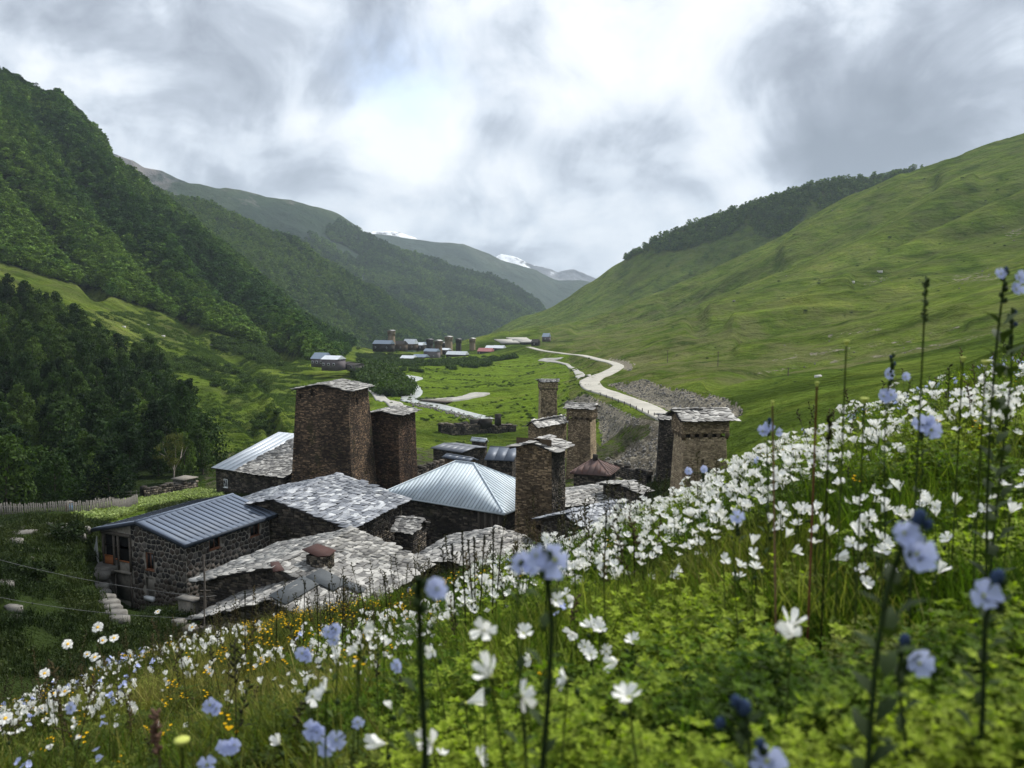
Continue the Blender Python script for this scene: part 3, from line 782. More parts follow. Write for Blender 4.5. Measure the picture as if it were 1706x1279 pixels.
# ------------------------------------------------------------------ road, tracks and river: ribbons lying on the ground
def ribbon(name, pts, mat, label, lift=.12, n=10, dmin=90):
    """pts: (px, py, width m)"""
    H = []
    for px, py, w_ in pts:
        h = hit(px, py, dmin)
        if h is None: continue
        H.append((h[0], h[1], w_))
    H = np.array(H)
    t = np.arange(len(H)); tt = np.linspace(0, len(H) - 1, (len(H) - 1) * 8 + 1)
    def cr(v):
        out = []
        for x in tt:
            i = min(int(x), len(H) - 2); f_ = x - i
            p0, p1, p2, p3 = v[max(i - 1, 0)], v[i], v[i + 1], v[min(i + 2, len(H) - 1)]
            out.append(.5 * (2 * p1 + (p2 - p0) * f_ + (2 * p0 - 5 * p1 + 4 * p2 - p3) * f_ ** 2 + (3 * p1 - p0 - 3 * p2 + p3) * f_ ** 3))
        return np.array(out)
    X, Y, W = cr(H[:, 0]), cr(H[:, 1]), cr(H[:, 2])
    dx = np.gradient(X); dy = np.gradient(Y); L = np.hypot(dx, dy) + 1e-6
    nx, ny = -dy / L, dx / L
    wob = 1 + (.12 if name == 'road' else .5) * vnoise(X / 9, Y / 9, 9)
    rows = []
    for k in np.linspace(-.5, .5, n):
        x = X + nx * W * wob * k; y = Y + ny * W * wob * k
        rows.append(np.stack([x, y, terr_z(x, y)], 1))
    R = np.array(rows)
    if name == 'road':
        zc = R[n // 2, :, 2] + .3; k_ = 15; zc = np.convolve(np.pad(zc, k_ // 2, mode='edge'), np.ones(k_) / k_, 'valid')
        FLAT.append((X, Y, zc - .0, W, 7.0))
        R[..., 2] = zc[None] + lift
    elif name == 'river':
        zc = R[n // 2, :, 2] - .4; k_ = 9; zc = np.convolve(np.pad(zc, k_ // 2, mode='edge'), np.ones(k_) / k_, 'valid')
        FLAT.append((X, Y, zc, W, 4.0)); R[..., 2] = zc[None] + lift
    else: R[..., 2] += lift
    edge = R[[0, -1]].copy(); edge[..., 2] -= 1.2
    R = np.concatenate([edge[:1], R, edge[1:]], 0)
    mb = MB(); m = R.shape[1]
    i = np.arange(len(R) - 1)[:, None] * m + np.arange(m - 1)[None]
    mb.add(R.reshape(-1, 3), np.stack([i, i + 1, i + m + 1, i + m], -1).reshape(-1, 4))
    o = mb.build(name, mat, smooth=True); o['kind'] = 'structure'; o['label'] = label
    return o
ribbon('road', [(1135, 706, 5.2), (1100, 691, 5.2), (1060, 675, 5.4), (1020, 660, 6), (992, 649, 6.5), (982, 640, 6.8), (990, 631, 6), (1008, 622, 5.6), (1027, 615, 5.2), (1028, 608, 4.8), (1006, 601, 5.2), (972, 595, 5), (940, 589, 4.6), (905, 583, 4.2), (880, 579, 4)], M_ROAD, 'pale gravel road winding up the valley', .35)
ribbon('river', [(815, 697, 4), (790, 690, 4.5), (760, 683, 5), (738, 677, 5), (712, 670, 5), (690, 668, 4.5), (680, 664, 5), (686, 656, 6), (690, 648, 6), (682, 640, 6), (668, 634, 7), (690, 629, 8), (672, 624, 7)], M_WATER, 'silty pale river running down the valley', .25)
ribbon('path', [(708, 670, 4), (745, 667, 5), (775, 663, 6), (800, 656, 7)], M_PATH, 'gravel track leading from the bridge', .55)
ribbon('path', [(935, 598, 3), (900, 600, 3), (950, 612, 2), (975, 628, 5)], M_PATH, 'narrow track across the green field', .3)
ribbon('path', [(612, 640, 4), (640, 668, 4), (668, 683, 4)], M_PATH, 'worn track down to the river past the bushes', .3)

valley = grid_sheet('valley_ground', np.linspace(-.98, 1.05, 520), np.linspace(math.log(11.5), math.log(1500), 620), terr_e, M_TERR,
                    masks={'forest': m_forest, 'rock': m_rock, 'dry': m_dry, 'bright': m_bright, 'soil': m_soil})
valley['label'] = 'grassy valley floor and hillsides around the village'


# ------------------------------------------------------------------ building helpers
UP = np.array((0, 0, 1.))
def unit(v): v = np.asarray(v, float); return v / (np.linalg.norm(v) + 1e-12)
def dirs(psi):
    p = math.radians(psi)
    return np.array((-math.cos(p), math.sin(p), 0.)), np.array((math.sin(p), math.cos(p), 0.))
def span(C, d, px):
    """length along d from C until the vertical plane seen in column px"""
    a = A_of(px, 700)
    return (a * C[1] - C[0]) / (d[0] - a * d[1])
def masonry(mb_b, mb_s, p00, p10, p11, p01, course=.17, stone=.42, openings=(), gable=False, proud=.05, seed=0, ragged=0, deep=.35):
    """backing with real openings, and thin irregular stones laid in courses on it; openings = (u0, u1, h0, h1) in metres"""
    r = np.random.default_rng(seed + 101)
    p00, p10, p11, p01 = (np.asarray(p, float) for p in (p00, p10, p11, p01))
    W = np.linalg.norm(p10 - p00); H = np.linalg.norm(p01 - p00)
    n = unit(np.cross(p10 - p00, p01 - p00))
    def S(u, v):
        u = np.asarray(u)[..., None]; v = np.asarray(v)[..., None]
        return (p00 * (1 - u) + p10 * u) * (1 - v) + (p01 * (1 - u) + p11 * u) * v
    op = [(a / W, b / W, c / H, d_ / H) for a, b, c, d_ in openings]
    if gable:
        ap = (p01 + p11) / 2
        mb_b.add([p00, p10, ap], [(0, 1, 2)])
    else:
        us = sorted(set([0, 1] + [x for o in op for x in o[:2]])); vs_ = sorted(set([0, 1] + [x for o in op for x in o[2:]]))
        for i in range(len(us) - 1):
            for j in range(len(vs_) - 1):
                uc = (us[i] + us[i + 1]) / 2; vc = (vs_[j] + vs_[j + 1]) / 2
                q4 = S([us[i], us[i + 1], us[i + 1], us[i]], [vs_[j], vs_[j], vs_[j + 1], vs_[j + 1]])
                if any(o[0] < uc < o[1] and o[2] < vc < o[3] for o in op):
                    k4 = q4 - n * deep
                    mb_b.add(np.vstack([q4, k4]), [(4, 5, 6, 7), (0, 1, 5, 4), (1, 2, 6, 5), (2, 3, 7, 6), (3, 0, 4, 7)])
                else: mb_b.add(q4, [(0, 1, 2, 3)])
    nr = max(2, int(H / course)); vh = 1 / nr
    u0s, u1s, v0s, v1s = [], [], [], []
    rowh = r.uniform(.75, 1.25, nr); rowh /= rowh.sum(); vc_ = np.concatenate([[0], np.cumsum(rowh)])
    for j in range(nr):
        lo, hi = 0., 1.
        if gable:
            k = (vc_[j] + vc_[j + 1]) / 2; lo, hi = k / 2, 1 - k / 2
        m = max(1, int((hi - lo) * W / stone * 1.15) + 1)
        ws = r.uniform(.4, 1.6, m); ws = ws / ws.sum() * (hi - lo); e_ = lo + np.concatenate([[0], np.cumsum(ws)])
        u0s.append(e_[:-1]); u1s.append(e_[1:]); v0s.append(np.full(m, vc_[j])); v1s.append(np.full(m, vc_[j + 1]))
    u0 = np.concatenate(u0s); u1 = np.concatenate(u1s); v0 = np.concatenate(v0s); v1 = np.concatenate(v1s)
    keep = r.random(len(u0)) > .05
    for o in op: keep &= ~((u1 > o[0] + .01) & (u0 < o[1] - .01) & (v1 > o[2] + .01) & (v0 < o[3] - .01))
    if ragged: keep &= ~((v1 > 1 - ragged * (1 + vnoise(u0 * W / 1.5, u0 * 0, seed))))
    u0, u1, v0, v1 = u0[keep], u1[keep], v0[keep], v1[keep]
    g_ = .012 / W; gv = .010 / H; k = len(u0)
    j_ = lambda s_: r.uniform(-s_, s_, k)
    ju = .02 / W; jv = .018 / H
    ca = [S(u0 + g_ + j_(ju), v0 + gv + j_(jv)), S(u1 - g_ + j_(ju), v0 + gv + j_(jv)), S(u1 - g_ + j_(ju), v1 - gv + j_(jv)), S(u0 + g_ + j_(ju), v1 - gv + j_(jv))]
    pr = r.uniform(.008, proud, k)[:, None] * n
    c3 = [c + pr * r.uniform(.8, 1.2, k)[:, None] for c in ca]; c0 = [c - n * .02 for c in ca]
    V = np.stack(c0 + c3, 1).reshape(-1, 3)
    b = np.arange(k)[:, None, None] * 8
    Fc = (np.array([(4, 5, 6, 7), (0, 1, 5, 4), (1, 2, 6, 5), (2, 3, 7, 6), (3, 0, 4, 7)])[None] + b).reshape(-1, 4)
    mb_s.add(V, Fc, np.repeat(r.random(k), 5))

# slate shapes shared by every roof
def slate_poly(r):
    q4 = np.array([(-.5, -.5), (.5, -.5), (.5, .5), (-.5, .5)]) + r.uniform(-.12, .10, (4, 2)); out = []
    cut = set(r.choice(4, int(r.integers(1, 4)), replace=False).tolist())
    for i in range(4):
        a, b, c = q4[i - 1], q4[i], q4[(i + 1) % 4]
        if i in cut: out += [b + (a - b) * r.uniform(.12, .42), b + (c - b) * r.uniform(.12, .42)]
        else: out.append(b)
    return np.array(out)
_r = np.random.default_rng(5)
SL_POLY = [slate_poly(_r) for _ in range(14)]
def slate_meshes(mat, nm):
    out = []
    for p2 in SL_POLY:
        mb = MB(); z = .5; n = len(p2)
        top = np.column_stack([p2 * .95, np.full(n, z) + _r.uniform(-.15, .15, n)]); bot = np.column_stack([p2, np.full(n, -z)])
        b = mb.n
        mb.V.append(np.vstack([bot, top])); mb.n += 2 * n
        mb.Fs += [np.array([list(range(n))[::-1]]), np.array([[i + n for i in range(n)]]), np.array([(i, (i + 1) % n, (i + 1) % n + n, i + n) for i in range(n)])]
        for k in (1, 1, n): mb.T.append(np.zeros(k)); mb.M.append(np.zeros(k, int))
        out.append(mb.mesh(nm, mat))
    return out
SLM = {'blue': slate_meshes(M_SLATE_BLUE, 'slate'), 'grey': slate_meshes(M_SLATE_GREY, 'slate')}
SLT = {'blue': M_SLATE_BLUE_T, 'grey': M_SLATE_GREY_T}

def slate_roof(roof, origin, quads, kind='blue', size=.62, single=300, seed=0, over=1.25, messy=1.0, skip=None):
    """quads: list of (e0, e1, r1, r0) world points, eave first. The slabs nearest the camera become parts, the rest one joined part"""
    r = np.random.default_rng(seed + 900)
    items = []
    for (e0, e1, r1, r0) in quads:
        e0, e1, r1, r0 = (np.asarray(v, float) for v in (e0, e1, r1, r0))
        U = unit(e1 - e0); Nn = unit(np.cross(e1 - e0, r0 - e0)); 
        if Nn[2] < 0: Nn = -Nn
        Vv = unit(np.cross(Nn, U))
        if np.dot(Vv, (r0 + r1) / 2 - (e0 + e1) / 2) < 0: Vv = -Vv
        H = np.dot((r0 + r1) / 2 - (e0 + e1) / 2, Vv)
        rowsp = size * .62; nr = max(2, int(round(H / rowsp)))
        for j in range(nr + 1):
            f = (j + .35) / (nr + .2)
            f = min(f, 1.0)
            a = e0 + (r0 - e0) * f; b = e1 + (r1 - e1) * f; L = np.linalg.norm(b - a)
            if L < .25: continue
            s_ = r.uniform(-.2, .3) * size
            while s_ < L + .12:
                w_ = size * r.choice([.55, .75, .95, 1.1, 1.4]) * r.uniform(.85, 1.15); l_ = size * r.uniform(.95, 1.45)
                c = a + unit(b - a) * (s_ + w_ / 2) - Vv * (.1 * size + r.uniform(-.10, .10) * size * messy)
                if s_ + w_ * .5 < L + .15 and not (skip and skip(c)):
                    tilt = r.uniform(.05, .22); yaw = r.normal(0, .10 * messy)
                    u = unit(U * math.cos(yaw) + Vv * math.sin(yaw)); v = unit(np.cross(Nn, u)); 
                    if np.dot(v, Vv) < 0: v = -v
                    roll = r.normal(0, .065 * messy)
                    v2 = unit(v - Nn * tilt); u2 = unit(u + Nn * roll); n2 = unit(np.cross(u2, v2)); v2 = np.cross(n2, u2)
                    if n2[2] < 0: n2 = -n2
                    th = r.uniform(.045, .085)
                    items.append((c + Nn * (.05 + r.uniform(0, .03)), u2 * w_ * 1.1, v2 * l_, n2 * th, int(r.integers(len(SL_POLY)))))
                s_ += w_ * .93
    items.sort(key=lambda it: np.linalg.norm(it[0]))
    og = np.asarray(origin, float)
    for it in items[:single]:
        c, u, v, n, k = it
        m = Matrix(((u[0], v[0], n[0], c[0] - og[0]), (u[1], v[1], n[1], c[1] - og[1]), (u[2], v[2], n[2], c[2] - og[2]), (0, 0, 0, 1)))
        inst(SLM[kind][k], 'slate', roof, None, mtx=m)
    if len(items) > single:
        mb = MB(); byk = {}
        for it in items[single:]: byk.setdefault(it[4], []).append(it)
        for k, L in byk.items():
            p2 = SL_POLY[k]; n = len(p2)
            C = np.array([i[0] for i in L]) - og; Uu = np.array([i[1] for i in L]); Vv = np.array([i[2] for i in L]); Nn = np.array([i[3] for i in L])
            flat = C[:, None] + p2[None, :, 0, None] * Uu[:, None] + p2[None, :, 1, None] * Vv[:, None]
            V = np.concatenate([flat - .5 * Nn[:, None], flat + .5 * Nn[:, None]], 1); m = len(L)
            b = np.arange(m)[:, None, None] * 2 * n
            ti = r.random(m)
            mb.add(V.reshape(-1, 3), (np.array([[i + n for i in range(n)]])[None] + b).reshape(-1, n), ti)
            mb.Fs.append((np.array([(i, (i + 1) % n, (i + 1) % n + n, i + n) for i in range(n)])[None] + b).reshape(-1, 4) + (mb.n - 2 * n * m))
            mb.T.append(np.repeat(ti, n)); mb.M.append(np.zeros(n * m, int))
        o = mb.build('slates', SLT[kind], roof); o['kind'] = 'stuff'
    return items

def clip_poly(poly, p, n):
    """keep the part of a planar polygon on the side of n from p"""
    out = []; m = len(poly)
    for i in range(m):
        a, b = poly[i], poly[(i + 1) % m]; da = np.dot(a - p, n); db = np.dot(b - p, n)
        if da >= 0: out.append(a)
        if (da >= 0) != (db >= 0): out.append(a + (b - a) * (da / (da - db)))
    return out
def metal_slope(roof, og, poly, along, mat, seam_mat, pitch=.55, seam_h=.05, seam_w=.045, margin=.0, th=.03, gap=.004):
    """sheet panels with raised seams running up the slope; along = eave direction"""
    poly = [np.asarray(p, float) for p in poly]; U = unit(along)
    Nn = unit(np.cross(poly[1] - poly[0], poly[2] - poly[0]))
    if Nn[2] < 0: Nn = -Nn
    Vv = np.cross(Nn, U)
    ts = [np.dot(p, U) for p in poly]; t0, t1 = min(ts), max(ts); n = max(1, int(round((t1 - t0) / pitch))); st = (t1 - t0) / n
    for k in range(n):
        a = t0 + k * st + gap; b = t0 + (k + 1) * st - gap
        q_ = clip_poly(clip_poly(poly, U * a, U), U * b, -U)
        if len(q_) < 3: continue
        q_ = [x - og for x in q_]
        mb = MB(); mb.prism(q_, Nn * th); mb.build('panel', mat, roof)
        if k:
            # seam standing on the joint
            line = [x for x in clip_poly(clip_poly(poly, U * (t0 + k * st - .01), U), U * (t0 + k * st + .01), -U)]
            if len(line) < 3: continue
            hv = [np.dot(x, Vv) for x in line]; i0, i1 = int(np.argmin(hv)), int(np.argmax(hv)); h0, h1 = hv[i0], hv[i1]
            if h1 - h0 < .3: continue
            base = line[i0] + U * ((t0 + k * st) - np.dot(line[i0], U)) + Vv * margin
            ms = MB(); ms.box(base - og - U * seam_w / 2 + Nn * (th + .001), U * seam_w, Vv * (h1 - h0 - margin * 2), Nn * seam_h)
            ms.build('seam', seam_mat, roof)

def plan(near, D, pL, pR, psi, w1=None, w2=None):
    C = P(near[0], near[1], D); dL, dR = dirs(psi)
    if w1 is None: w1 = span(C, dL, pL)
    if w2 is None: w2 = span(C, dR, pR)
    return C, dL, dR, w1, w2

def roof_deck(roof, og, quad, th=.14, mat=None):
    mb = MB(); q_ = [np.asarray(p, float) - og for p in quad]
    n = unit(np.cross(q_[1] - q_[0], q_[2] - q_[0])); n = n if n[2] > 0 else -n
    mb.prism([p - n * th for p in q_], n * th); return mb.build('roof_deck', mat or M_DECK, roof)

def pad_slabs(mb, c0, c1, n, h, w_): pass

def window(root, og, S0, u, n, w_, h_, frame=None, glass=None, bars=1, sill=True, fw=.07, name='window'):
    """a framed window whose lower left outer corner is S0, u along the wall, n outward"""
    frame = frame or M_WHITE; glass = glass or M_GLASS
    S0 = np.asarray(S0) - og
    mb = MB()
    mb.box(S0 - n * .06, u * w_, UP * fw, n * .10); mb.box(S0 + UP * (h_ - fw) - n * .06, u * w_, UP * fw, n * .10)
    mb.box(S0 + UP * fw - n * .06, u * fw, UP * (h_ - 2 * fw), n * .098); mb.box(S0 + u * (w_ - fw) + UP * fw - n * .06, u * fw, UP * (h_ - 2 * fw), n * .098)
    for b in range(bars):
        x = w_ * (b + 1) / (bars + 1) - fw / 3
        mb.box(S0 + u * x + UP * fw - n * .05, u * fw * .6, UP * (h_ - 2 * fw), n * .07)
    wf = mb.build(name, frame, root)
    g_ = MB(); g_.box(S0 + u * fw + UP * fw - n * .035, u * (w_ - 2 * fw), UP * (h_ - 2 * fw), n * .015); g_.build('pane', glass, wf)
    if sill:
        s_ = MB(); s_.box(S0 - u * .06 - UP * .07 - n * .02, u * (w_ + .12), UP * .065, n * .16); s_.build('sill', frame, wf)
    return wf

def tower(label, near, D, pL, pR, psi, zb, mat, ridge='R', rise=.7, taper=.06, over=.35, head=0, w1=None, w2=None, openings=((), ()), slate='grey', ssize=.6, single=120, seed=0, course=.125, stone=.36, cat='tower', mats2=None, matR=None, matL=None, scruffy=1.0, group='stone defence towers in the village', roofkind='gable'):
    """pL / pR are the columns of the outer wall edges just below the roof"""
    C, dL, dR, w1, w2 = plan(near, D, pL, pR, psi, w1, w2)
    zt = C[2]; Hh = zt - zb
    og = np.array((*(C + dL * w1 / 2 + dR * w2 / 2)[:2], zb))
    t = thing('stone_tower', label, cat, og, group)
    def ring(z, grow):
        g_ = grow
        c = C - (dL + dR) * g_; 
        return [np.array((*(c)[:2], z)), np.array((*(c + dL * (w1 + 2 * g_))[:2], z)), np.array((*(c + dL * (w1 + 2 * g_) + dR * (w2 + 2 * g_))[:2], z)), np.array((*(c + dR * (w2 + 2 * g_))[:2], z))]
    zh = zt - head
    shaft_top = ring(zh, -.22 if head else 0.0); base = ring(zb, taper * (zt - zb))
    # left face: seen from outside, left to right is CL -> C ; right face: C -> CR
    bl, br, tl, tr = base[1], base[0], shaft_top[1], shaft_top[0]
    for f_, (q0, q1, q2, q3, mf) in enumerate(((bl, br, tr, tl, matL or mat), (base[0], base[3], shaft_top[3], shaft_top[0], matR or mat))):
        mb, ms = MB(), MB(); pl_ = mf is M_PLASTER_LIT
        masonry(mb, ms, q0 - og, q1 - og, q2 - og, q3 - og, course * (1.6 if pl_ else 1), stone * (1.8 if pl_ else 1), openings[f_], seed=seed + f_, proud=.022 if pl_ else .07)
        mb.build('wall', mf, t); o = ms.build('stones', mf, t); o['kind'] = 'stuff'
    mb = MB()
    for i, j in ((3, 2), (2, 1)):
        mb.add([base[i] - og, base[j] - og, shaft_top[j] - og, shaft_top[i] - og], [(0, 1, 2, 3)])
    mb.build('rear_wall', mat, t)
    if head:
        # projecting head: corbels with arched gaps, then a parapet wall
        top = ring(zt, 0.02); lowr = ring(zh + .45, 0.02)
        mb, ms = MB(), MB()
        hh = zt - zh
        for (a, b) in ((1, 0), (0, 3)):
            p0, p1 = lowr[a], lowr[b]; u = unit(p1 - p0); L = np.linalg.norm(p1 - p0); n = unit(np.cross(u, UP))
            nC = max(3, int(round(L / 1.0)))
            for k in range(nC + 1):
                wv = .34
                x = k * (L - wv) / nC
                c = MB()
                q0 = p0 + u * x - og
                # corbel: slanted foot widening upward, with a flared top so that the gaps read as arches
                prof = [(-.34, -.55), (-.06, -.38), (0, -.1), (0, .0)]
                c.box8([q0 - n * .34 - UP * .75, q0 + u * wv - n * .34 - UP * .75, q0 + u * wv - n * .36, q0 - n * .36,
                        q0 - n * .24 - UP * .70, q0 + u * wv - n * .24 - UP * .70, q0 + u * (wv + .12) + n * .0, q0 - u * .12 + n * .0])
                c.build('corbel', mat, t)
            hgt = zt - (zh + .45)
            ops = []
            for k in range(nC):
                pass
            masonry(mb, ms, p0 - og, p1 - og, p1 - og + UP * hgt, p0 - og + UP * hgt, course, stone, ops, seed=seed + 7 + a, proud=.05)
            mb.add([p0 - og, p1 - og, p1 - og - n * .4, p0 - og - n * .4], [(0, 1, 2, 3)])
        for (a, b) in ((3, 2), (2, 1)):
            mb.add([lowr[a] - og, lowr[b] - og, top[b] - og, top[a] - og], [(0, 1, 2, 3)])
        hd = mb.build('parapet', mat, t); o = ms.build('stones', mat, t); o['kind'] = 'stuff'
    # roof
    e = ring(zt, over); rf = thing('roof', None, None, (0, 0, 0)); rf.parent = t
    gable_roof(rf, og, e, zt, ridge, rise, slate, ssize, single, seed, scruffy)
    # gable triangles
    tr_ = ring(zt, 0); mb, ms = MB(), MB()
    k = 1 if ridge == 'R' else 0
    a, b, c, d_ = (tr_[1], tr_[0], tr_[3], tr_[2]) if ridge == 'R' else (tr_[0], tr_[3], tr_[2], tr_[1])
    W = np.linalg.norm(a - b); rr = rise * W / (W + 2 * over) * .93 - .05
    if rr > .15:
        masonry(mb, ms, a - og, b - og, b - og + UP * rr, a - og + UP * rr, course, stone, seed=seed + 3, gable=True)
        mb.build('gable_wall', mat, t); mb = MB(); mb.add([c - og, d_ - og, (c + d_) / 2 - og + UP * rr], [(0, 1, 2)]); mb.build('gable_wall', mat, t); o = ms.build('stones', mat, t); o['kind'] = 'stuff'
    return t, og, ring

def gable_roof(rf, og, e, z, ridge, rise, slate, ssize, single, seed, messy=1.0, deckth=.12, skip=None):
    if ridge == 'R':
        m0 = (e[0] + e[1]) / 2 + UP * rise; m1 = (e[3] + e[2]) / 2 + UP * rise
        quads = [(e[0], e[3], m1, m0), (e[2], e[1], m0, m1)]
    else:
        m0 = (e[0] + e[3]) / 2 + UP * rise; m1 = (e[1] + e[2]) / 2 + UP * rise
        quads = [(e[1], e[0], m0, m1), (e[3], e[2], m1, m0)]
    for q4 in quads: roof_deck(rf, og, q4, deckth)
    slate_roof(rf, og, quads, slate, ssize, single, seed, messy=messy, skip=skip)
    # ridge stones
    return quads, m0, m1

def house(label, near, D, pL, pR, psi, zb, mat=None, ridge='R', peak_py=None, rise=1.2, over=.45, w1=None, w2=None, pM=None, roof='slate', slate='blue', ssize=.62, single=300, seed=0, openings=((), ()), course=.17, stone=.42, name='stone_house', cat='house', group='stone houses of the village', metal=None, seam=None, pitch=.55, messy=1.0, skip=None, walls=True, margin=0.0, seam_h=.05, seam_w=.045):
    C, dL, dR, w1_, w2 = plan(near, D, pL if pM is None else pM, pR, psi, w1, w2)
    w1 = w1_ * (2 if (pM is not None and w1 is None) else 1)
    zt = C[2]
    if peak_py is not None:
        M0 = C + (dL * w1 / 2 if ridge == 'R' else dR * w2 / 2)
        rise = E_of(peak_py) * M0[1] - zt
    mat = mat or M_STONE_D
    og = np.array((*(C + dL * w1 / 2 + dR * w2 / 2)[:2], zb))
    t = thing(name, label, cat, og, group)
    e = [C, C + dL * w1, C + dL * w1 + dR * w2, C + dR * w2]
    rf = thing('roof', None, None); rf.parent = t
    if ridge == 'R':
        m0 = (e[0] + e[1]) / 2 + UP * rise; m1 = (e[3] + e[2]) / 2 + UP * rise; quads = [(e[0], e[3], m1, m0), (e[2], e[1], m0, m1)]; sp = w1
    else:
        m0 = (e[0] + e[3]) / 2 + UP * rise; m1 = (e[1] + e[2]) / 2 + UP * rise; quads = [(e[1], e[0], m0, m1), (e[3], e[2], m1, m0)]; sp = w2
    if roof == 'slate':
        for q4 in quads: roof_deck(rf, og, q4, .14)
        slate_roof(rf, og, quads, slate, ssize, single, seed, messy=messy, skip=skip)
    elif roof == 'metal':
        for q4 in quads:
            roof_deck(rf, og, q4, .12, metal)
            metal_slope(rf, og, [p + UP * .002 for p in q4], q4[1] - q4[0], metal, seam, pitch, margin=margin, seam_h=seam_h, seam_w=seam_w)
        mb = MB(); a = m0 - og + UP * .05; b = m1 - og + UP * .05; sd = unit(np.cross(b - a, UP)) * .16
        mb.box8([a - sd - UP * .06, a + sd - UP * .06, b + sd - UP * .06, b - sd - UP * .06, a - sd * .5 + UP * .02, a + sd * .5 + UP * .02, b + sd * .5 + UP * .02, b - sd * .5 + UP * .02]); mb.build('ridge_cap', metal, rf)
    # walls
    ov = over
    wr = [C - 0 * C + (dL + dR) * ov, C + dL * (w1 - ov) + dR * ov, C + dL * (w1 - ov) + dR * (w2 - ov), C + dR * (w2 - ov) + dL * ov]
    zw = zt + rise * ov / (sp / 2) - .16
    wr = [np.array((p[0], p[1], zb)) for p in wr]; hz = zw - zb
    if walls:
        mb, ms = MB(), MB()
        masonry(mb, ms, wr[1] - og, wr[0] - og, wr[0] - og + UP * hz, wr[1] - og + UP * hz, course, stone, openings[0], seed=seed)
        masonry(mb, ms, wr[0] - og, wr[3] - og, wr[3] - og + UP * hz, wr[0] - og + UP * hz, course, stone, openings[1], seed=seed + 1)
        for a, b in ((3, 2), (2, 1)): mb.add([wr[a] - og, wr[b] - og, wr[b] - og + UP * hz, wr[a] - og + UP * hz], [(0, 1, 2, 3)])
        ga = (1, 0, 3, 2) if ridge == 'R' else (0, 3, 2, 1)
        rr = rise - rise * ov / (sp / 2) - .02
        if rr > .2:
            masonry(mb, ms, wr[ga[0]] - og + UP * hz, wr[ga[1]] - og + UP * hz, wr[ga[1]] - og + UP * (hz + rr), wr[ga[0]] - og + UP * (hz + rr), course, stone, seed=seed + 2, gable=True)
            mb.add([wr[ga[2]] - og + UP * hz, wr[ga[3]] - og + UP * hz, (wr[ga[2]] + wr[ga[3]]) / 2 - og + UP * (hz + rr)], [(0, 1, 2)])
        mb.build('wall', mat, t); o = ms.build('stones', mat, t); o['kind'] = 'stuff'
    return dict(t=t, og=og, e=e, m0=m0, m1=m1, wr=wr, zw=zw, dL=dL, dR=dR, w1=w1, w2=w2, rf=rf, zt=zt, rise=rise, quads=quads)

def report(nm, pts):
    pass

# ------------------------------------------------------------------ towers
tower('largest dark brown stone tower, broad and tapering, rising behind the big slate roof', (579, 651), 90, 495, 607, 14, -24, M_STONE_A, 'R', .75, .055, .42, openings=(((2.3, 2.9, 14.1, 15.2), (.55, .9, 13.8, 14.5)), ((2.6, 3.2, 12.9, 13.9),)), ssize=.75, single=110, seed=1, w2=5.6)
tower('reddish stone tower just right of the broadest tower, with a low slate cap', (663, 692), 97, 612, 691.5, 17, -27, M_STONE_B, 'R', .55, .02, .40, openings=(((1.2, 1.7, 12.9, 13.6),), ()), ssize=.7, single=80, seed=2)
tower('tall brown tower in the middle of the village with a dark right side', (919, 750), 65, 860, 941, 27, -26, M_STONE_E, 'R', .60, .012, .45, openings=(((2.0, 2.45, 14.2, 15.2), (2.2, 2.6, 7.2, 7.8)), ()), ssize=.7, single=110, seed=3, matR=M_STONE_D)  # right wall gets darker stone, putting its shaded side into the colour
tower('tan tower with right face coloured as lit and arched parapet behind the centre tower', (985, 681), 125, 944, 1003, 22, -30, M_STONE_C, 'L', .60, .010, .45, head=1.9, openings=((), ((.7, 1.1, 7, 8.4), (.8, 1.2, 3.2, 4.6))), ssize=.7, single=60, seed=4, w2=3.6, matR=M_PLASTER_LIT)  # right wall coloured paler to show the sun on it
tower('slender free-standing tower farthest back above the green fields', (900.5, 636), 190, 897.5, 929, 84, -36, M_STONE_C, 'R', .45, .012, .35, head=2.0, openings=((), ((1.9, 2.5, 10.5, 11.4),)), ssize=.9, single=0, seed=5, w1=4.2, course=.25, stone=.6, matL=M_PLASTER_LIT)  # left wall coloured paler as the lit face
tw7 = tower('wide tan tower on the right with an arched parapet, its foot hidden by white flowers', (1138, 700), 85, 1119.5, 1215, 84, -24, M_STONE_C, 'R', .95, .018, .5, head=2.0, openings=((), ((2.35, 2.75, 6.8, 7.7),)), ssize=.75, single=110, seed=6, matL=M_PLASTER_LIT, matR=M_STONE_F)
tower('narrow dark tower leaning close behind the wide tan tower', (1128, 699), 96, 1099, 1135, 10, -26, M_STONE_D, 'L', .4, .04, .2, w2=4.0, ssize=.7, single=20, seed=7)

# low tower house behind
hh6 = house('low stone building with one grey slate slope at the foot of the slender tower', (893.5, 711), 142, 877, 947, 40, -33, M_STONE_C, 'R', None, .9, .25, w1=None, slate='grey', ssize=.9, single=60, seed=8, w2=None, pM=None)

